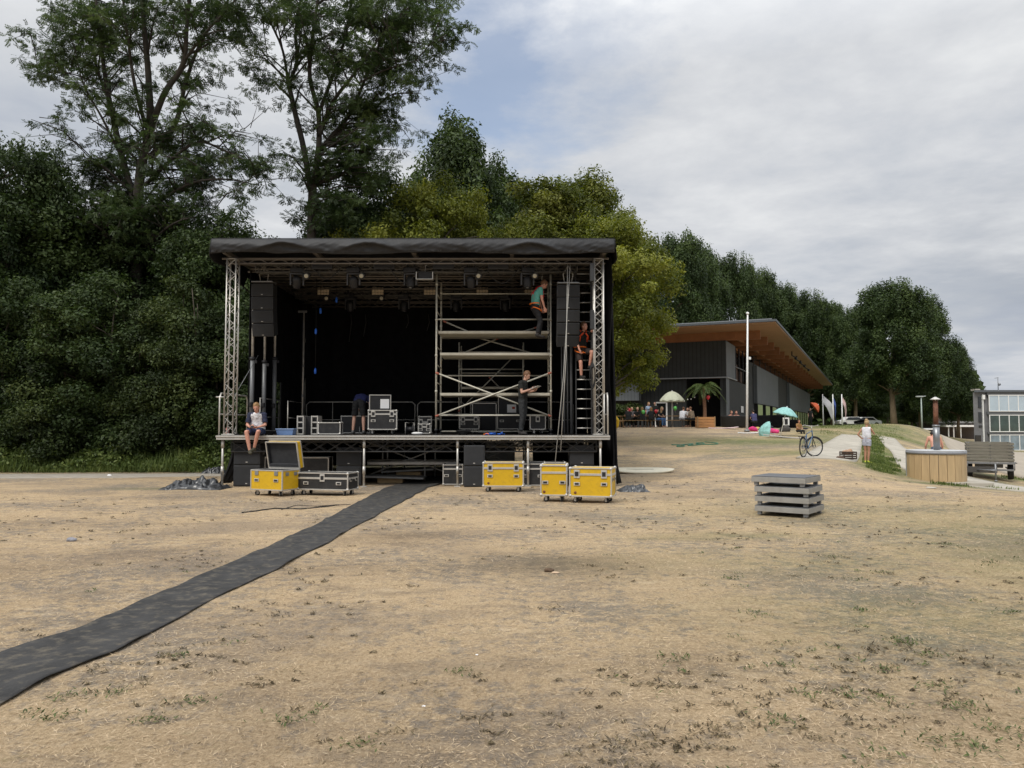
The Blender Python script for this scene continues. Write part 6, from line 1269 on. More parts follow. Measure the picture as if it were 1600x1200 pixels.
m = MB(); m.tube([(0, 0, .36), (.1, -1.0, .40)], .035, 8); m.tube([(-.5, .1, .36), (.1, -1.0, .38)], .025, 8); m.build('drawbar', steel, tr_); m = MB(); m.tube([(.1, -.85, .0), (.1, -.85, .62)], .028, 10); m.tube([(.1, -.85, .62), (.2, -.85, .66)], .012, 6); m.lathe([(.05, 0), (.06, .02), (.03, .05)], (.1, -.85, 0), 10); m.build('jockey_stand', steel, tr_)
for sx in (-1, 1):
    c = MB().lathe([(.15, -.08), (.27, -.085), (.285, -.05), (.285, .05), (.27, .085), (.15, .08)], (sx * (tw / 2 - .08), 1.3 if False else .55, .285), 22, axis=(1, 0, 0)).build('wheel', rubber, tr_); MB().lathe([(.02, -.05), (.15, -.06), (.15, .06), (.02, .05)], (sx * (tw / 2 - .08), .55, .285), 16, axis=(1, 0, 0)).build('rim', alu_dull, c)
    m = MB(); m.bevbox((sx * (tw / 2 + .02), .55, .60), (.18, .75, .02), .005); m.build('mudguard', blackp, tr_)
# ------------------------------------------------------------ bicycle
p = G(1263.5, 27.6, .035); bike = thing('bicycle', 'black and blue city bicycle on its stand at the end of the concrete path', 'bicycle', p, R(49)); bk_b = mat('bike_blue', (.10, .17, .28), .35, .3); r = .335
def wheel(cx_, yaw, name):
    ax = Vector((math.sin(-yaw), math.cos(yaw), 0)).normalized(); c = Vector((cx_, 0, r)); e1 = Vector((ax.y, -ax.x, 0)); e2 = Vector((0, 0, 1)); ring = lambda R_: [c + (e1 * math.cos(t) + e2 * math.sin(t)) * R_ for t in np.linspace(0, 2 * math.pi, 41)]
    w_ = MB().tube(ring(r), .022, 8).build(name, rubber, bike); MB().tube(ring(r - .03), .010, 6).build('rim', alu, w_); m = MB()
    for i in range(18): t = 2 * math.pi * i / 18; m.tube([c, c + (e1 * math.cos(t) + e2 * math.sin(t)) * (r - .03)], .0022, 4)
    m.tube([c - ax * .05, c + ax * .05], .02, 8); m.build('spokes', alu, w_)
    m = MB(); fr = [c + (e1 * math.cos(t) + e2 * math.sin(t)) * (r + .035) for t in np.linspace(.3, 2.6, 16)]; m.tube(fr, .016, 6); m.build('mudguard', blackp, bike); return ax
wheel(-.52, 0, 'wheel'); wheel(.55, R(-38), 'wheel'); m = MB(); BBk = (-.08, 0, .29); HT, HB = (.36, 0, .92), (.40, 0, .72); ST = (-.20, 0, .80)
for a, b, rr in ((BBk, ST, .017), (BBk, HB, .022), (ST, HT, .016), (HT, HB, .022), ((-.52, .05, r), BBk, .010), ((-.52, -.05, r), BBk, .010), ((-.52, .05, r), ST, .009), ((-.52, -.05, r), ST, .009)): m.tube([a, b], rr, 8)
m.build('frame', bk_b, bike); m = MB(); m.tube([HB, (.44, 0, .64), (.55 - .03, .06, r)], .013, 6); m.tube([(.44, 0, .64), (.55 + .02, -.05, r)], .013, 6); m.build('fork', blackp, bike)
m = MB(); m.tube([HT, (.33, 0, 1.06)], .014, 8); m.tube([(.20, -.27, 1.10), (.30, -.24, 1.12), (.38, -.08, 1.08), (.38, .08, 1.08), (.30, .24, 1.12), (.16, .27, 1.10)], .012, 8); m.build('handlebar', alu, bike); m = MB(); m.tube([(-.20, 0, .8), (-.235, 0, .98)], .013, 8); m.build('seat_post', alu, bike)
m = MB(); m.ell((-.28, 0, 1.0), (.13, .085, .035), 14, 8); m.ell((-.14, 0, 1.0), (.12, .028, .025), 12, 8); m.build('saddle', blackp, bike); m = MB(); m.bevbox((-.62, 0, .72), (.42, .14, .02), .005); m.tube([(-.52, .07, r), (-.68, .07, .72)], .007, 5); m.tube([(-.52, -.07, r), (-.68, -.07, .72)], .007, 5); m.build('luggage_rack', blackp, bike)
m = MB(); m.bevbox((-.25, .05, .35), (.46, .03, .10), .014); m.build('chain_case', blackp, bike); m = MB(); m.tube([(-.08, .03, .29), (-.20, .09, .20)], .010, 6); m.bevbox((-.2, .13, .2), (.09, .07, .02), .004); m.tube([(-.08, -.03, .29), (.04, -.09, .38)], .010, 6); m.bevbox((.04, -.13, .38), (.09, .07, .02), .004); m.build('pedal', blackp, bike); m = MB(); m.tube([(-.12, -.05, .26), (-.20, -.24, .0)], .011, 6); m.tube([(-.12, .05, .26), (-.20, .20, .0)], .011, 6); m.build('kickstand', alu, bike)
# crate of things beside it
p = G(1325, 27.9, .035); o = thing('wicker_crate', 'dark crate with a tan bag on top standing on the concrete path', 'crate', p, .05); m = MB(); cw, cd, ch = .46, .32, .27
for z in np.linspace(.02, ch - .02, 4):
    for s_ in (-1, 1): m.bevbox((0, s_ * cd / 2, z), (cw, .014, .05), .003); m.bevbox((s_ * cw / 2, 0, z), (.014, cd, .05), .003)
for sx in (-1, 1):
    for sy in (-1, 1): m.bevbox((sx * cw / 2, sy * cd / 2, ch / 2), (.03, .03, ch), .004)
m.box((0, 0, .012), (cw, cd, .015)); m.build('slats', mat('dark_brown_wood', (.05, .032, .024), .8), o)
p2 = p + Vector((0, 0, .24)); m = MB(); m.ell((0, 0, 0), (.21, .13, .10), 18, 10); m.ell((.08, .02, .05), (.10, .08, .08), 12, 8); m.v = [tuple(Vector(v) * (1 + .25 * mnoise.noise(Vector(v) * 9)) + p2) for v in m.v]; tag(m.build('cloth_bag', mat('tan_cloth', (.36, .23, .15), .9, var=.3, vscale=12)), 'crumpled tan cloth bag lying in the dark crate', 'bag')
p = G(1313.5, 27.75, .06); m = MB(); m.ell((0, 0, 0), (.16, .07, .06), 14, 8); m.v = [tuple(Vector(v) * (1 + .3 * mnoise.noise(Vector(v) * 12)) + p) for v in m.v]; tag(m.build('rolled_cloth', mat('brown_cloth', (.12, .08, .06), .9)), 'small brown roll of cloth left of the dark crate', 'cloth')
# ------------------------------------------------------------ parasols
def parasol(name, label, px, Y, zbot, Hp, Rc, rise, m_, tilt=(0, 0), grp=None, polem=None, n=10, val=.0, base=None):
    p = base or G(px, Y); o = thing(name, label, 'parasol', p, 0, grp); Rm = Matrix.Rotation(tilt[0], 3, 'X') @ Matrix.Rotation(tilt[1], 3, 'Y'); m = MB(); N_ = n * 6
    def cf(u, v):
        a = 2 * math.pi * u; k_ = abs(math.sin(a * n / 2)); rr = Rc * v * (1 - .05 * (1 - k_) * v * 0 - .05 * k_ * v); z = Hp - rise * (v ** 1.9) - .02 * k_ * v; return Rm @ Vector((rr * math.cos(a), rr * math.sin(a), z))
    m.sheet(cf, N_, 10, tuple(Rm @ Vector((0, 0, -.012)))); cn = m.build('canopy', m_, o)
    if val: m = MB(); m.sheet(lambda u, v: Rm @ Vector(((Rc * .955) * math.cos(2 * math.pi * u), (Rc * .955) * math.sin(2 * math.pi * u), Hp - rise - .01 - val * v)), N_, 2, tuple(Rm @ Vector((0, 0, .0)) + Vector((.004, 0, 0)))); m.build('valance', m_, cn)
    m = MB(); m.tube([Rm @ Vector((0, 0, 0)), Rm @ Vector((0, 0, Hp + .06))], .022, 8); m.build('pole', polem or white, o); m = MB()
    for i in range(n): a = 2 * math.pi * i / n; m.tube([Rm @ Vector((0, 0, Hp - rise * .9)), Rm @ Vector((Rc * .55 * math.cos(a), Rc * .55 * math.sin(a), Hp - rise * .33))], .007, 4)
    m.build('ribs', polem or white, o); return o
cream = mat('cream_canvas', (.52, .54, .42), .8, var=.06, dirt=.15); tq = mat('turquoise_print', (.26, .50, .47), .75, var=.22, vscale=9, dirt=.4, dirtc=(.12, .32, .32))
o = parasol('parasol', 'cream white parasol open over the picnic tables', 1051, 52, 0, 2.42, .86, .62, cream, val=.10); MB().tube([(0, 0, 0), (0, 0, 1.9)], .05, 8).build('lower_pole', white, o)
GP = 'turquoise patterned parasols'
o = parasol('parasol', 'open turquoise patterned parasol planted on the slope with a leaning pole', 1219.5, 42, 0, 1.62, .68, .42, tq, (0.05, R(13)), GP)
p = G(1199, 42, .55); o = parasol('parasol', 'turquoise patterned parasol lying on its side on the slope', 1199, 42, 0, .9, .66, .42, tq, (R(-20), R(-78)), GP, base=p + Vector((.55, .3, -.45)))
o = parasol('parasol', 'orange parasol tipped against the far end of the pavilion', 1271, 75, 0, 1.3, .62, .45, mat('orange_canvas', (.62, .13, .05), .8), (0.3, R(52)), base=G(1262, 75, 1.4))
# ------------------------------------------------------------ palm in the doorway
p = G(1101.5, 50.6); o = thing('palm_tree', 'small potted palm with arching fronds in front of the dark doorway', 'palm', p); H = 4.05 - p.z; m = MB(); pts = [(0, 0, -.05), (.03, 0, H * .4), (-.02, 0, H * .75), (.02, 0, H)]; m.tube(pts, [.14, .11, .10, .09], 10)
for i in range(26): z = H * (i + .5) / 26; m.lathe([(.10, 0), (.13 - .02 * i / 26, .03), (.10, .05)], (.02 * math.sin(z), 0, z), 9)
m.build('trunk', mat('palm_bark', (.22, .12, .07), .9, var=.3, vscale=10), o); PPp, AAp, BBp = [], [], []; mr = MB()
for i in range(22):
    a = 2 * math.pi * i / 22 + .1; L = 1.12 + .25 * (i % 3); up_ = .25 + .5 * ((i * 7) % 5) / 5; pts = []
    for t in np.linspace(0, 1, 12): pts.append(Vector((.02 + math.cos(a) * L * (t ** .9) * .92, math.sin(a) * L * (t ** .9) * .92, H + L * (up_ * t * 1.3 - 1.05 * t * t * (1.1 - up_ * .5)))))
    mr.tube(pts, [.014 - .010 * k_ / 11 for k_ in range(12)], 4)
    for k_ in range(44):
        t = .12 + .86 * k_ / 44; f = t * 11; j = min(10, int(f)); q = pts[j].lerp(pts[j + 1], f - j); d = (pts[j + 1] - pts[j]).normalized(); sd_ = d.cross(Vector((0, 0, 1))).normalized()
        for sg in (-1, 1): ll = .30 * math.sin(math.pi * (t * .85 + .12)) + .04; lv = (sd_ * sg + d * .55 + Vector((0, 0, -.35))).normalized(); PPp.append(q + lv * ll * .5); AAp.append(lv * ll * .5); BBp.append(d * .014)
mr.build('frond_stalks', mat('frond_stalk', (.10, .13, .04), .7), o); c = bpy.data.objects.new('fronds', quads_mesh('fronds', np.array(PPp), np.array(AAp), np.array(BBp), rng.random(len(PPp)), leafmat('palm_leaf', (.04, .07, .02), (.07, .11, .035), (.13, .17, .06), .3, 1.0))); col.objects.link(c); c.parent = o
# balloons
for px, py, Y, mm, lb in ((983, 641, 50.2, 'r', 'red balloon in front of the person at the left picnic table'), (1005, 644, 50.0, 'g', 'green balloon at the left picnic table'), (1025, 643, 50.0, 'r', 'red balloon before the person in jeans'), (1055, 638, 50.8, 'g', 'bright green balloon tied beside the parasol pole'), (1106.5, 621, 50.2, 'r', 'red balloon hanging from the palm')):
    q = W(px, py, Y); o = thing('balloon', lb, 'balloon', q, 0, 'balloons round the picnic tables'); mm = mat('red_balloon', (.62, .03, .05), .25, var=.03, spec=.6) if mm == 'r' else mat('green_balloon', (.12, .50, .10), .25, var=.03, spec=.6); MB().lathe([(.002, -.16), (.05, -.13), (.105, -.05), (.12, .03), (.10, .09), (.05, .13), (.001, .14)], (0, 0, 0), 16).build('skin', mm, o); MB().tube([(0, 0, -.16), (.01, 0, -.3)], .003, 4).build('string', white, o)
for k_ in range(6): q = W(1058 + k_ * 5.5, 630 - k_ * 1.6 - (k_ % 2), 51.5); tag(MB().lathe([(.002, -.05), (.035, -.03), (.04, .01), (.015, .05)], q, 10).build('festoon_bulb', mat('frosted_bulb', (.6, .6, .58), .3)), 'frosted white bulb of the string between parasol and palm', 'bulb', 'festoon bulbs between parasol and palm')
tag(MB().tube([W(1050, 630, 51.5), W(1058, 629, 51.5), W(1072, 624.5, 51.5), W(1088, 620, 51.5), W(1100, 612, 51.5)], .006, 4).build('festoon_cable', cablem), 'thin cable carrying the white bulbs beside the parasol', 'cable')
# ------------------------------------------------------------ picnic tables
tw_ = mat('table_timber', (.30, .19, .09), .8, var=.2, vscale=3, dirt=.3)
def ptable(px, Y, rz, label, L=2.4):
    p = G(px, Y); o = thing('picnic_table', label, 'picnic table', p, rz, 'wooden picnic tables on the crest'); m = MB()
    for i in range(5): m.bevbox((0, -.32 + i * .16, .74), (L, .14, .04), .005)
    m.build('tabletop', tw_, o)
    for s_ in (-1, 1):
        m = MB()
        for q in (-.08, .08): m.bevbox((0, s_ * .72 + q, .45), (L, .14, .04), .005)
        m.build('bench_seat', tw_, o)
        m = MB(); x_ = s_ * (L / 2 - .3); m.tube([(x_, -.62, 0), (x_, -.25, .72)], .04, 6); m.tube([(x_, .62, 0), (x_, .25, .72)], .04, 6); m.bevbox((x_, 0, .40), (.05, 1.6, .09), .005); m.build('leg', tw_, o)
ptable(993, 50.8, .03, 'left wooden picnic table crowded with people'); ptable(1055, 51.2, -.04, 'right wooden picnic table under the cream parasol')
# crate planter, boards, black tub, bags
p = G(1102, 48.6); o = thing('timber_planter', 'low orange brown timber planter box in front of the palm', 'planter', p, .02); m = MB()
for i in range(4): m.bevbox((0, -.3, .10 + i * .17), (1.06, .03, .155), .006); m.bevbox((-.53, 0, .10 + i * .17), (.03, .57, .155), .006); m.bevbox((.53, 0, .10 + i * .17), (.03, .57, .155), .006); m.bevbox((0, .3, .10 + i * .17), (1.06, .03, .155), .006)
m.build('side_boards', mat('orange_timber', (.42, .21, .08), .7, var=.2, vscale=4, stretch=(.6, 1, 4)), o); m = MB()
for sx in (-1, 1): m.bevbox((sx * .54, -.32, .36), (.07, .05, .72), .006)
m.build('corner_post', tw_, o); MB().box((0, 0, .62), (1.0, .55, .03)).build('soil', mat('soil', (.05, .035, .025), .95), o)
def board_(px, Y, L, wd, rz, m_, label, tilt=0.06):
    p = G(px, Y, .06); m = MB(); m.sheet(lambda u, v: ((u - .5) * L, (v - .5) * 2 * wd * (1 - abs(2 * u - 1) ** 2.5) ** .6, .05 * (2 * u - 1) ** 2 + tilt * (u - .5)), 30, 8, (0, 0, -.06)); o = m.build('paddle_board', m_); o.location = p; o.rotation_euler = (0, 0, rz); tag(o, label, 'paddle board')
board_(1131, 48.0, 1.9, .28, .05, mat('pale_pink_board', (.70, .55, .55), .4), 'pale pink and white board lying beside the black tub'); board_(1232, 40.5, 2.5, .3, R(-18), mat('grey_board2', (.42, .40, .38), .5), 'grey board lying on the slope behind the bicycle', -.2); board_(1176, 44.5, 2.0, .07, R(20), white, 'thin white plank lying at the foot of the tall flagpole')
p = G(1149, 50.5); o = thing('black_plunge_tub', 'round black plastic tub with people sitting in it', 'tub', p); MB().lathe([(.80, 0), (.88, .10), (.90, .62), (.95, .70), (.90, .76), (.80, .72), (.78, .15), (.02, .12)], (0, 0, 0), 30).build('shell', rubber, o); MB().lathe([(.01, .58), (.78, .58)], (0, 0, 0), 24).build('water', canal, o)
bags = [(1178, 47.2, .22, (.62, .04, .18), 'pink beach bag behind the tall flagpole'), (1184, 47.5, .2, (.55, .42, .12), 'yellow towel heap beside the pink bag'), (1193, 46.5, .22, (.10, .09, .10), 'dark beach bag between two pink ones'), (1204, 46.0, .20, (.62, .05, .20), 'pink bag beside the lying parasol'), (1212, 45.0, .18, (.60, .05, .18), 'small pink bag at the foot of the open turquoise parasol'), (1199, 48, .3, (.03, .03, .035), 'black rucksack behind the lying parasol'), (1228, 47, .26, (.05, .045, .04), 'dark bag behind the open turquoise parasol')]
for i, (px, Y, s_, c_, lb) in enumerate(bags):
    p = G(px, Y, s_ * .5); m = MB(); m.ell((0, 0, 0), (s_ * 1.3, s_, s_ * .8), 16, 10); m.v = [tuple(Vector(v) * (1 + .35 * mnoise.noise(Vector(v) * 5 + Vector((i * 3, 0, 0)))) + p) for v in m.v]; tag(m.build('beach_bag', mat('bag_cloth_%s' % 'abcdefg'[i], c_, .85, var=.3, vscale=8)), lb, 'bag', 'beach bags on the slope')
x = GX(1229, 50); o = thing('white_panel_stand', 'white display stand with a dark drawing beside the pavilion', 'stand', (x, 50, g(x, 50))); MB().bevbox((0, 0, .55), (.42, .05, .5), .01).build('board', white, o); MB().prism([(-.1, 0), (.1, 0), (.02, .02)], .35, .72).build('drawing', blackp, o).location = (0, -.04, 0); MB().tube([(0, .05, 0), (0, .05, .4)], .03, 6).build('leg', steel, o)
for i, (px, Y, w_, h_, lb) in enumerate(((1188, 53, 1.4, .85, 'dark covered heap against the pavilion wall'), (1213, 54, 1.2, .9, 'dark stacked chairs against the pavilion wall'), (1240, 56, .9, .6, 'low dark box beside the second grey panel'))): p = G(px, Y); tag(MB().bevbox((0, 0, h_ / 2), (w_, .6, h_), .12).build('covered_heap', blackc), lb, 'heap').location = p
# shrubs by the annex, yellow slide-like hose and bin
shr = make_tree('shrub', 1.6, [(0, 0, .8, 1.0, .6, .8, 1)], 26, .32, 130, .16, 'hedge', .05, seed=31); PROTO['shrub'] = shr
for px, Y, lb in ((955, 52.5, 'green shrub beside the right edge of the stage below the turquoise window'), (972, 53, 'green shrub behind the left picnic table'), (990, 53, 'low green shrub behind the people at the left table')): tree('shrub', 'shrub', lb, px, Y, 1.7, 1.6, 1.0, px * .3, 'shrubs by the pavilion', cat='shrub')
p = G(957, 47.5); o = thing('yellow_tube', 'fat yellow bent tube standing by the stage corner near the tables', 'tube', p); MB().tube([(-.35, 0, .65), (-.1, 0, .85), (.15, 0, .8), (.33, 0, .55), (.30, 0, .25), (.2, 0, .08)], [.10, .13, .13, .12, .11, .07], 12).build('body', mat('yellow_vinyl', (.66, .42, .02), .3), o)
tag(MB().lathe([(.17, 0), (.2, .5), (.2, .52)], G(959, 48.2), 14).build('waste_bin', mat('bin_grey', (.12, .12, .13), .6)), 'small grey bin behind the yellow tube', 'bin')
# ------------------------------------------------------------ people
def vox(mb, name, m_, parent, voxel, smooth=4):
    me_ = mb.mesh(name + '_src', None); o = bpy.data.objects.new('tmp', me_); col.objects.link(o)
    md = o.modifiers.new('r', 'REMESH'); md.mode = 'VOXEL'; md.voxel_size = voxel; md.use_smooth_shade = True
    ms = o.modifiers.new('s', 'SMOOTH'); ms.factor = .5; ms.iterations = smooth
    dg = bpy.context.evaluated_depsgraph_get(); dg.update(); new = bpy.data.meshes.new_from_object(o.evaluated_get(dg)); new.name = name
    bpy.data.objects.remove(o); bpy.data.meshes.remove(me_); new.materials.clear(); new.materials.append(m_)
    if name in ('shirt', 'trousers', 'shorts', 'sleeve'):
        n_ = len(new.vertices); co = np.empty(n_ * 3, np.float32); no = np.empty(n_ * 3, np.float32); new.vertices.foreach_get('co', co); new.vertices.foreach_get('normal', no); co = co.reshape(-1, 3); no = no.reshape(-1, 3)
        dsp = np.array([mnoise.noise(Vector((c_[0] * 9 + c_[2] * 6, c_[1] * 9, c_[2] * 15))) * .010 + (1 - abs(mnoise.noise(Vector((c_[0] * 14 - c_[2] * 12, c_[1] * 14, c_[2] * 20)))) * 2) * .006 for c_ in co]); new.vertices.foreach_set('co', (co + no * dsp[:, None]).ravel()); new.update()
    c = bpy.data.objects.new(name, new); col.objects.link(c); c.parent = parent; return c
def hand(mb, wr, dirv, nrm, curl=.5, s=1.0, side=1):
    d = Vector(dirv).normalized(); n = Vector(nrm); n = (n - d * n.dot(d)).normalized(); sd = d.cross(n) * side
    for q in (-.025, 0, .025): mb.cap(wr + sd * q * s, .016 * s, wr + d * .085 * s + sd * q * 1.15 * s, .0135 * s, 8)
    for i, (q, L) in enumerate(((-.034, .062), (-.012, .074), (.011, .070), (.033, .055))):
        a = wr + d * .085 * s + sd * q * s; a1 = curl * (.7 + .1 * i); d1 = (d * math.cos(a1) + n * math.sin(a1)); b = a + d1 * L * .55 * s; a2 = a1 + curl * 1.1; d2 = d * math.cos(a2) + n * math.sin(a2); c = b + d2 * L * .5 * s
        mb.cap(a, .0095 * s, b, .0088 * s, 7); mb.cap(b, .0088 * s, c, .0075 * s, 7)
    a = wr + d * .025 * s - sd * .028 * s; b = a + (d * .6 - sd * .75 + n * .35).normalized() * .04 * s; c = b + (d * .9 - sd * .2 + n * .4).normalized() * .03 * s; mb.cap(a, .012 * s, b, .010 * s, 7); mb.cap(b, .010 * s, c, .0085 * s, 7)
SKIN = dict(fair=mat('fair_skin', (.52, .30, .22), .5, var=.06, vscale=10), tan=mat('tanned_skin', (.42, .215, .135), .5, var=.06, vscale=10), pink=mat('ruddy_skin', (.56, .28, .20), .5, var=.08, vscale=10))
HAIR = dict(blond=mat('blond_hair', (.27, .155, .065), .6, var=.25, vscale=40), brown=mat('brown_hair', (.12, .06, .03), .6, var=.25, vscale=40), ginger=mat('ginger_hair', (.15, .075, .038), .6, var=.25, vscale=40), dark=mat('dark_hair', (.02, .015, .012), .6, var=.25, vscale=40), fair=mat('fair_hair', (.40, .28, .15), .6, var=.25, vscale=40))
def V3(*a): return Vector(a)
def person(label, loc, rotz, J, skin='fair', hair='brown', shirt=None, sleeve='short', sleevem=None, trousers=None, legs='long', shoe=None, voxel=.014, fem=False, hairstyle='short', bare=False, hands=(.5, .5), s=1.0, group=None, face=True, tuck=0.0):
    """J: joints in metres in a frame facing -Y (x = the figure's left on the viewer's right)"""
    o = thing('person', label, 'person', loc, rotz, group); o.scale = (s, s, s)
    J = {k_: Vector(v) for k_, v in J.items()}; pel, ch, nk, hd = J['pelvis'], J['chest'], J['neck'], J['head']; up = (nk - pel).normalized(); sL, sR = J['shL'], J['shR']; ax = (sL - sR).normalized(); k_ = .90 if fem else 1.0
    hw = J['hipL'] - J['hipR']; fwd = J.get('face', V3(0, -1, 0)).normalized()
    def torso(m, e=0.0, cut=0.0):
        a, b = sR.lerp(sL, .16), sR.lerp(sL, .84); m.cap(a, .062 * k_ + e, b, .062 * k_ + e); cL, cR = ch + ax * .085 * k_, ch - ax * .085 * k_; bk = (ax.cross(up)).normalized()
        for P_, Q_, r0, r1 in ((sL.lerp(sR, .18), cL, .065, .085), (sR.lerp(sL, .18), cR, .065, .085), (cL, J['hipL'] + up * (.06 + cut), .085, .082 + (.006 if fem else .0)), (cR, J['hipR'] + up * (.06 + cut), .085, .082 + (.006 if fem else .0)), (nk - up * .06, ch, .075, .10), (ch, pel + up * (.08 + cut), .10, .095)): m.cap(P_, r0 * k_ + e, Q_, r1 * k_ + e)
        if fem:
            for sg in (-1, 1): m.ell(ch + ax * sg * .075 + up * .07 - bk * (.0) + fwd * .07, .062 + e)
    hr = .098; hx = (hd - nk).normalized(); rt = fwd.cross(V3(0, 0, 1)); rt = rt.normalized() if rt.length > .1 else ax; hu = rt.cross(fwd).normalized() * -1; hu = hu if hu.dot(hx) > 0 else -hu
    HM = Matrix((rt, -fwd, hu)).transposed()
    def head(m):
        m.ell(hd + hu * .02, (.076, .094, .098), 16, 12, HM); m.ell(hd + fwd * .028 - hu * .045, (.056, .062, .062), 14, 10, HM); m.ell(hd + fwd * .048 - hu * .092, (.028, .026, .022), 10, 8, HM)
        m.ell(hd + fwd * .096 - hu * .022, (.014, .020, .024), 10, 8, HM); m.ell(hd + fwd * .088 + hu * .012, (.011, .012, .03), 8, 6, HM); m.ell(hd + fwd * .078 - hu * .062, (.024, .014, .009), 8, 6, HM)
        for sg in (-1, 1): m.ell(hd + rt * sg * .078 - hu * .01, (.012, .02, .032), 10, 8, HM)
    def limbs(m, e=0, arm=1.0, leg=1.0, parts='al'):
        for S in 'LR':
            if 'a' in parts: sh, el, wr = J['sh' + S], J['el' + S], J['wr' + S]; m.cap(sh, .050 * k_ + e, el, .037 * k_ + e); m.cap(el, .038 * k_ + e, wr, .025 * k_ + e)
            if 'l' in parts: hp, kn, an = J['hip' + S], J['kn' + S], J['an' + S]; m.cap(hp, .083 * k_ + e, kn, .053 * k_ + e); mid = kn.lerp(an, .3); m.cap(kn, .053 * k_ + e, mid, .055 * k_ + e); m.cap(mid, .055 * k_ + e, an, .034 * k_ + e)
    def foot(m, S, e=0): an, toe = J['an' + S], J['toe' + S]; d = (toe - an); m.cap(an, .036 + e, an + V3(0, 0, -.035) - Vector((d.x, d.y, 0)) * .15, .034 + e, 10); m.cap(an + V3(0, 0, -.04) - d * .2, .030 + e, toe, .026 + e, 10); m.cap(an + d * .4 + V3(0, 0, -.02), .034 + e, toe - d * .1, .034 + e, 10)
    m = MB(); torso(m); m.cap(nk - up * .03, .052 * k_, hd - hu * .04, .048 * k_); head(m); limbs(m)
    for S, cv in zip('LR', hands):
        if cv is not None: wr = J['wr' + S]; d = J.get('hd' + S, (wr - J['el' + S])); hand(m, wr, d, J.get('pn' + S, V3(0, -.3, -1) if abs(Vector(d).normalized().z) < .7 else V3(-1 if S == 'L' else 1, -.3, 0)), cv, 1.0, 1 if S == 'L' else -1)
        foot(m, S)
    vox(m, 'body', SKIN[skin], o, voxel)
    vx = max(voxel, .012)
    if shirt is not None:
        m = MB(); torso(m, .012, tuck); 
        if sleeve != 'none' and sleevem is None:
            for S in 'LR': sh, el, wr = J['sh' + S], J['el' + S], J['wr' + S]; m.cap(sh, .062 * k_, sh.lerp(el, .62 if sleeve == 'short' else 1), .055 * k_, flat1=sleeve == 'short'); 
            if sleeve == 'long': [m.cap(J['el' + S], .05 * k_, J['el' + S].lerp(J['wr' + S], .92), .036 * k_, flat1=True) for S in 'LR']
        sc = vox(m, 'shirt', shirt, o, vx, 3)
        if sleevem is not None:
            for S in 'LR': m = MB(); sh, el = J['sh' + S], J['el' + S]; q = nk.lerp(sh, .55) - up * .02; m.cap(q, .070, sh, .070); m.cap(sh, .068, sh.lerp(el, .78), .062, flat1=True); vox(m, 'sleeve', sleevem, o, vx, 3)
    if trousers is not None:
        m = MB(); m.cap(J['hipL'] + up * .05, .094 * k_, J['hipR'] + up * .05, .094 * k_); m.cap(pel + up * .07, .105 * k_, pel + up * .1, .10 * k_, flat1=True)
        for S in 'LR':
            hp, kn, an = J['hip' + S], J['kn' + S], J['an' + S]
            if legs == 'long': m.cap(hp, .098 * k_, kn, .069 * k_); m.cap(kn, .069 * k_, kn.lerp(an, .93), .054 * k_, flat1=True)
            elif legs == 'knee': m.cap(hp, .100 * k_, hp.lerp(kn, .86), .082 * k_, flat1=True)
            else: m.cap(hp, .102 * k_, hp.lerp(kn, .45), .094 * k_, flat1=True)
        vox(m, 'trousers' if legs == 'long' else 'shorts', trousers, o, vx, 3)
    if shoe is not None:
        for S in 'LR':
            m = MB(); foot(m, S, .010); vox(m, 'shoe', shoe, o, vx, 2)
    m = MB(); bkd = -fwd
    m.ell(hd + hu * .035 + bkd * .016, (.088, .102, .098), 16, 12, HM)
    for i in range(26 if voxel < .013 else 8): a = random.uniform(0, 6.28); q = random.uniform(.1, .9); m.ell(hd + hu * (.05 + .08 * math.sqrt(1 - q * q)) + rt * math.cos(a) * q * .072 + fwd * (math.sin(a) * q * .08 - .012), (.022, .026, .02), 8, 6, HM)
    if hairstyle == 'long':
        for q in (-.05, 0, .05): m.cap(hd + bkd * .07 + rt * q, .045, hd + bkd * .09 - hu * .24 + rt * q, .035)
    if hairstyle == 'bun': m.ell(hd + hu * .12 + bkd * .06, .055, 12, 8)
    # cut the face out of the hair
    hv = vox(m, 'hair', HAIR[hair], o, max(.009, voxel), 2); bm = bmesh.new(); bm.from_mesh(hv.data)
    kill = [v for v in bm.verts if ((v.co - hd).dot(fwd) > .045 and (v.co - hd).dot(hu) < .062) or (hairstyle != "long" and (v.co - hd).dot(hu) < -.02 and (v.co - hd).dot(fwd) > -.02)]
    bmesh.ops.delete(bm, geom=kill, context='VERTS'); bm.to_mesh(hv.data); bm.free()
    if face:
        for sg in (-1, 1): MB().ell(hd + fwd * .088 + rt * sg * .031 + hu * .008, (.011, .006, .006), 10, 6, HM).build('eye', mat('eye_dark', (.03, .025, .02), .3), o)
    return o, HM
cl = lambda n_, c_, r_=.85: mat(n_, c_, r_, var=.12, vscale=14, bump=.3, bscale=40)
def stand(h=1.78, lean=0.0, spread=.10):
    k_ = h / 1.78; J = dict(pelvis=(0, 0, .96), chest=(0, -lean * .5, 1.25), neck=(0, -lean, 1.49), head=(0, -lean * 1.4 - .015, 1.645), shL=(.175, -lean * .9, 1.425), shR=(-.175, -lean * .9, 1.425), hipL=(.085, 0, .92), hipR=(-.085, 0, .92), knL=(spread, -.02, .50), knR=(-spread, -.02, .50),
                            anL=(spread + .02, .02, .085), anR=(-spread - .02, .02, .085), toeL=(spread + .05, -.14, .03), toeR=(-spread - .05, -.14, .03), elL=(.225, -lean * .6, 1.14), elR=(-.225, -lean * .6, 1.14), wrL=(.235, -lean * .6 - .07, .89), wrR=(-.235, -lean * .6 - .07, .89)); return {a: Vector(b) * k_ for a, b in J.items()}
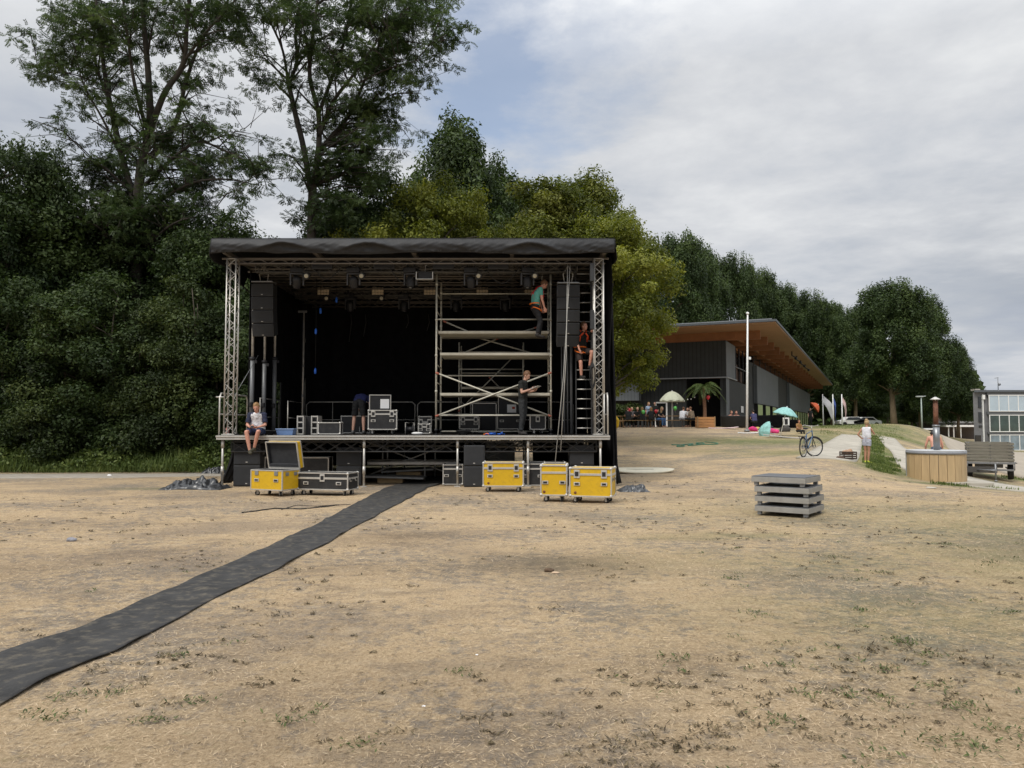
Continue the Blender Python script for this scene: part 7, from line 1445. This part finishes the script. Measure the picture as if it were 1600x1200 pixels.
def sit(seat=.45, lean=0.1, knee=.44, armf=.30, low=0.0):
    z = seat + .09; return {a: Vector(b) for a, b in dict(pelvis=(0, 0, z), chest=(0, -lean * .45, z + .28), neck=(0, -lean, z + .52), head=(0, -lean * 1.5 - .02, z + .67), shL=(.17, -lean * .9, z + .46), shR=(-.17, -lean * .9, z + .46), hipL=(.09, 0, z), hipR=(-.09, 0, z), knL=(.12, -knee, z + .01), knR=(-.12, -knee, z + .01),
        anL=(.12, -knee - .02, z - .44 + low), anR=(-.12, -knee - .02, z - .44 + low), toeL=(.13, -knee - .18, z - .50 + low), toeR=(-.13, -knee - .18, z - .50 + low), elL=(.22, -.10 - lean * .6, z + .22), elR=(-.22, -.10 - lean * .6, z + .22), wrL=(.10, -armf - lean * .4, z + .17), wrR=(-.10, -armf - lean * .4, z + .17)).items()}
HI = .0085
# 1 seated on the deck edge
z = DZ; J = {a: Vector(b) for a, b in dict(pelvis=(0, .10, .10), chest=(0, .07, .37), neck=(.0, -.03, .585), head=(.01, -.10, .715), face=(0, -1, -.42), shL=(.185, -.01, .525), shR=(-.185, -.01, .525), hipL=(.09, .10, .10), hipR=(-.09, .10, .10), knL=(.15, -.36, .10), knR=(-.15, -.36, .09), anL=(.02, -.26, -.33), anR=(-.06, -.34, -.40),
     toeL=(-.03, -.40, -.40), toeR=(.02, -.50, -.45), elL=(.235, -.06, .27), elR=(-.235, -.06, .27), wrL=(.07, -.26, .20), wrR=(-.07, -.26, .20), hdL=(-.5, -.8, .15), hdR=(.5, -.8, .15), pnL=(-.4, 0, .9), pnR=(.4, 0, .9)).items()}
p1, _ = person('young man in white and navy shirt sitting on the deck edge with phone', (GX(401, 20.1), 20.1, DZ + .0), 0, J, 'pink', 'blond', cl('white_cotton', (.66, .66, .68)), sleevem=cl('navy_cotton', (.022, .026, .055)), trousers=cl('navy_shorts', (.02, .03, .075)), legs='knee', shoe=cl('olive_canvas', (.06, .055, .035)), voxel=HI, hands=(.9, .9))
p1['category'] = 'person'; o = thing('smartphone', 'black smartphone held by the seated man', 'phone', (GX(401, 20.1), 19.72, DZ + .235)); MB().bevbox((0, 0, 0), (.075, .14, .01), .004).build('body', blackp, o).rotation_euler = (.6, 0, 0)
# 2 man with papers
J = stand(1.76); J.update(dict(neck=V3(0, -.05, 1.475), head=V3(0, -.11, 1.61), face=V3(0, -1, -.55), elL=V3(.21, -.06, 1.16), elR=V3(-.21, -.05, 1.15), wrL=V3(.10, -.29, 1.20), wrR=V3(-.06, -.27, 1.24), hdL=V3(-.2, -1, .3), hdR=V3(.3, -1, .25), pnL=V3(-.6, 0, .8), pnR=V3(.6, 0, .8), anL=V3(.10, .10, .085), toeL=V3(.12, -.06, .03), knL=V3(.10, .0, .50)))
Y = 20.95; X = GX(817, Y); person('man in black T-shirt and dark jeans standing on the stage reading papers', (X, Y, DZ), R(68), J, 'fair', 'ginger', cl('black_cotton', (.014, .015, .014)), trousers=cl('dark_jeans', (.024, .026, .028)), shoe=cl('dark_boots', (.03, .027, .025)), voxel=HI, hands=(.9, .8))
o = thing('paper_sheets', 'white papers held by the man in black', 'papers', (X, Y, DZ), R(68)); m = MB(); 
for i in range(3): m.add([Matrix.Rotation(-.45 + .04 * i, 3, 'X') @ Vector(v) + Vector((0, -.38, 1.28 + .004 * i)) for v in ((-.15, -.11, 0), (.15, -.11, 0), (.15, .11, 0), (-.15, .11, 0), (-.15, -.11, .002), (.15, -.11, .002), (.15, .11, .002), (-.15, .11, .002))], [(0, 3, 2, 1), (4, 5, 6, 7), (0, 1, 5, 4), (1, 2, 6, 5), (2, 3, 7, 6), (3, 0, 4, 7)])
m.build('sheet', paper, o)
# 3 bending man, back to the camera
J = {a: Vector(b) for a, b in dict(pelvis=(0, 0, .93), chest=(0, -.22, 1.09), neck=(.0, -.44, 1.12), head=(.0, -.58, 1.07), face=(0, -.5, -1), shL=(.17, -.40, 1.08), shR=(-.17, -.40, 1.08), hipL=(.09, .0, .90), hipR=(-.09, 0, .90), knL=(.14, -.02, .49), knR=(-.14, -.02, .49), anL=(.16, .03, .085), anR=(-.16, .03, .085), toeL=(.18, -.13, .03), toeR=(-.18, -.13, .03),
     elL=(.24, -.42, .80), elR=(-.26, -.30, .86), wrL=(.16, -.60, .72), wrR=(-.24, -.30, .62)).items()}
Y = 22.6; person('man in dark blue shirt and black shorts bending over with his back turned', (GX(560, Y), Y, DZ), R(176), J, 'fair', 'dark', cl('dark_blue_cotton', (.012, .016, .075)), trousers=cl('black_shorts', (.012, .012, .013)), legs='knee', shoe=cl('grey_shoes', (.10, .10, .10)), voxel=.010, hands=(.6, .6), face=False)
# 4 climber in teal
Y = 21.0; zf_ = GZ(527, Y); J = {a: Vector(b) for a, b in dict(pelvis=(0, .14, .86), chest=(0, .10, 1.14), neck=(0, -.02, 1.36), head=(0, -.13, 1.46), face=(0, -1, -.75), shL=(.17, .01, 1.30), shR=(-.17, .01, 1.30), hipL=(.09, .13, .83), hipR=(-.09, .13, .83), knL=(.10, -.07, .46), knR=(-.10, .0, .45), anL=(.10, -.02, .07), anR=(-.10, .08, .08), toeL=(.11, -.17, .02), toeR=(-.11, -.07, .0),
     elL=(.20, -.06, 1.05), elR=(-.20, -.02, 1.03), wrL=(.16, -.12, .80), wrR=(-.18, -.10, .78)).items()}
p4, _ = person('man in teal T-shirt and red safety harness at the top of the scaffold', (GX(843, Y), Y, zf_), R(104), J, 'pink', 'ginger', cl('teal_cotton', (.10, .34, .29)), trousers=cl('black_trousers', (.013, .013, .015)), shoe=cl('dark_boots', (.03, .027, .025)), voxel=HI, hands=(.8, .8))
def strap(pts, r, m_, par_, name='harness_strap'): return MB().tube(pts, r, 6).build(name, m_, par_)
strap([(.13, -.075, 1.06), (.11, -.085, 1.25), (.09, -.01, 1.40), (.03, .10, 1.32), (-.06, .19, 1.22), (-.13, .17, 1.05)], .016, redm, p4); strap([(-.13, -.075, 1.06), (-.11, -.085, 1.25), (-.09, -.01, 1.40), (-.03, .10, 1.32), (.06, .19, 1.22), (.13, .17, 1.05)], .016, redm, p4)
strap([(.19, .0, 1.02), (.17, .03, 1.2), (.14, .02, 1.39), (.02, .1, 1.36)], .016, redm, p4); strap([(-.19, .0, 1.02), (-.17, .03, 1.2), (-.14, .02, 1.39), (-.02, .1, 1.36)], .016, redm, p4)
def ringp(c, rx, ry, r, tilt=0): return [(c[0] + rx * math.cos(t), c[1] + ry * math.sin(t), c[2] + tilt * math.sin(t)) for t in np.linspace(0, 6.2832, 25)]
strap(ringp((0, .13, .92), .19, .125, 0), .018, orangem, p4); strap(ringp((.095, .09, .76), .115, .12, 0, .05), .016, orangem, p4); strap(ringp((-.095, .09, .76), .115, .12, 0, .05), .016, orangem, p4); strap([(0, .0, .92), (.02, -.02, .72)], .018, orangem, p4)
o = MB().tube([(GX(849, 21.1), 21.1, 6.0), (GX(847, 21.0), 20.98, GZ(437, 21))], .007, 6).build('safety_line', ropem); tag(o, 'safety line from the roof to the harness of the man in teal', 'rope')
# 5 climber in orange harness on the ladder
Y = 21.0; J = {a: Vector(b) for a, b in dict(pelvis=(0, .22, .66), chest=(0, .16, .93), neck=(0, .07, 1.16), head=(0, .02, 1.30), face=(.3, -1, .1), shL=(.17, .09, 1.10), shR=(-.17, .10, 1.08), hipL=(.09, .2, .64), hipR=(-.09, .2, .64), knL=(.13, -.17, .58), knR=(-.12, .02, .30), anL=(.12, -.05, .20), anR=(-.10, .02, -.08), toeL=(.12, -.2, .17), toeR=(-.10, -.13, -.12),
     elL=(.22, -.10, 1.20), elR=(-.24, .02, .86), wrL=(.16, -.24, 1.40), wrR=(-.22, -.08, .62)).items()}
p5, _ = person('rigger in black shirt and orange harness climbing the ladder by the right tower', (GX(915, Y), Y + .1, GZ(583, Y)), R(28), J, 'pink', 'ginger', cl('black_cotton', (.014, .015, .014)), trousers=cl('dark_brown_shorts', (.035, .025, .022)), legs='knee', shoe=cl('dark_boots', (.03, .027, .025)), voxel=.010, hands=(1.1, 1.1))
org = mat('orange_red_webbing', (.78, .10, .03), .7)
for sg in (-1, 1): strap([(sg * .12, .07, .88), (sg * .11, .04, 1.05), (sg * .10, .06, 1.19), (sg * .03, .2, 1.1), (-sg * .08, .27, .92), (-sg * .13, .3, .72)], .020, org, p5); strap([(sg * .03, .0, 1.12), (sg * .12, .02, 1.04), (sg * .19, .1, .95)], .022, org, p5); strap(ringp((sg * .1, .12, .62), .12, .13, 0, .06), .017, orangem, p5)
strap(ringp((0, .21, .74), .19, .14, 0), .020, orangem, p5)
# 6 woman in white on the path
J = stand(1.68); J.update(dict(head=V3(0.0, -.04, 1.56), face=V3(.25, -1, -.05), elR=V3(-.24, -.12, 1.15), wrR=V3(-.07, -.18, 1.38), hdR=V3(.3, -.3, .9), pnR=V3(.6, .5, 0), elL=V3(.29, .10, 1.12), wrL=V3(.17, -.02, .94), knL=V3(.065, -.02, .47), knR=V3(-.065, -.02, .47), anL=V3(.06, .03, .085), anR=V3(-.05, .02, .085), toeL=V3(.08, -.13, .03), toeR=V3(-.07, -.14, .03)))
p = G(1354.5, 27.7); person('woman in white top and striped shorts standing beside the path', p, R(130), J, 'tan', 'fair', cl('white_top', (.68, .68, .72)), 'none', trousers=cl('striped_shorts', (.42, .43, .50)), legs='short', shoe=cl('neon_yellow', (.55, .62, .05)), voxel=.010, fem=True, hairstyle='bun', tuck=.10, hands=(.7, .6), s=.93, face=False)
# 7 shirtless man behind the hot tub
J = stand(1.8); J.update(dict(chest=V3(0, -.12, 1.22), neck=V3(0, -.30, 1.40), head=V3(0, -.42, 1.47), face=V3(0, -1, -.8), shL=V3(.19, -.26, 1.36), shR=V3(-.19, -.26, 1.36), elL=V3(.28, -.26, 1.08), elR=V3(-.27, -.26, 1.08), wrL=V3(.27, -.36, .86), wrR=V3(-.26, -.36, .86)))
p = G(1463, 26.9); person('shirtless man bending forward behind the hot tub', p, R(165), J, 'pink', 'dark', None, trousers=cl('blue_grey_shorts', (.06, .08, .11)), legs='knee', shoe=cl('grey_shoes', (.10, .10, .10)), voxel=.010, hands=(.6, .6), s=.97, face=False)
# picnic crowd
blk = cl('black_cotton', (.014, .015, .014)); wht = cl('white_cotton', (.66, .66, .68)); jean = cl('blue_jeans', (.06, .14, .30)); gryc = cl('grey_cotton', (.20, .20, .21)); tanc = cl('brown_shawl', (.20, .15, .10)); lbl = cl('pale_blue_cotton', (.30, .38, .50))
GPC = 'people at the picnic tables'
def psit(px, Y, rz, label, **k_): p = G(px, Y); J = sit(.45, k_.pop('lean', .12)); person(label, p, R(rz), J, voxel=.022, hands=(.5, .5), group=GPC, face=False, **k_)
psit(983, 50.0, 190, 'person in black with ginger hair at the far left of the picnic tables', shirt=blk, trousers=blk, hair='ginger'); psit(1004, 50.0, 170, 'person in a black top with blond hair behind the green balloon', shirt=blk, trousers=blk, hair='blond', hairstyle='long', fem=True)
psit(1017.5, 49.9, 165, 'woman in black with long blond hair sitting with her back turned', shirt=blk, trousers=blk, hair='blond', hairstyle='long', fem=True); psit(1029, 49.9, 40, 'woman in a black top and bright blue jeans sitting sideways on the bench', shirt=blk, trousers=jean, hair='fair', hairstyle='long', fem=True, lean=.2)
psit(1066, 50.3, 150, 'person in a white T-shirt leaning on the right picnic table', shirt=wht, trousers=gryc, hair='brown', lean=.25); psit(1083, 50.1, 215, 'person wrapped in a grey brown shawl beside the timber planter', shirt=tanc, sleeve='long', trousers=blk, hair='ginger')
psit(1074, 51.9, 0, 'person in a pale shirt facing the camera across the right table', shirt=wht, trousers=blk, hair='dark'); psit(996, 51.6, 0, 'person in black facing the camera across the left table', shirt=blk, trousers=blk, hair='fair'); psit(986.5, 51.6, 10, 'person in grey facing the camera at the left end of the left table', shirt=gryc, trousers=blk, hair='fair')
def pstand(px, Y, rz, label, h=1.72, **k_): p = G(px, Y); J = stand(h, .05); person(label, p, R(rz), J, voxel=.022, hands=(.4, .4), group=GPC, face=False, **k_)
pstand(1013.5, 52.0, 20, 'woman in pale blue standing behind the left table', shirt=lbl, trousers=blk, hair='blond', hairstyle='long', fem=True, h=1.68); pstand(1024, 52.2, -15, 'man in black standing behind the left table', shirt=blk, trousers=blk, hair='dark', h=1.72)
# bathers in the black tub
for px, Y, lb, rz, hr_ in ((1142, 50.5, 'left bather with reddened shoulders sitting in the black tub', 30, 'ginger'), (1151.5, 50.4, 'right bather with bare shoulders sitting in the black tub', -20, 'brown')):
    p = G(px, Y); J = sit(.20, .05, knee=.40); J['knL'] = V3(.12, -.30, .40); J['knR'] = V3(-.12, -.30, .40); J['anL'] = V3(.1, -.38, .20); J['anR'] = V3(-.1, -.38, .20); J['toeL'] = V3(.1, -.48, .16); J['toeR'] = V3(-.1, -.48, .16); person(lb, p, R(rz), J, 'pink', hr_, None, trousers=blk, legs='short', voxel=.022, hands=(.4, .4), group='bathers in the black tub', face=False)
p = G(1167, 49.5); 
psit2 = sit(.35, .1); person('person in dark blue crouching beside the black tub right of the flagpole foot', G(1180, 50), R(200), psit2, 'fair', 'dark', cl('dusk_blue', (.06, .06, .14)), trousers=blk, voxel=.022, face=False)
p = G(1248, 44.0); person('small person sitting on the slope beyond the bicycle', p, R(20), sit(.10, .05), 'tan', 'brown', cl('ochre_top', (.30, .16, .06)), trousers=blk, voxel=.022, s=.8, face=False)
person('person in dark clothes standing far off by the lime green windows', G(1267, 72), R(10), stand(1.75), 'fair', 'dark', blk, trousers=blk, voxel=.03, face=False)
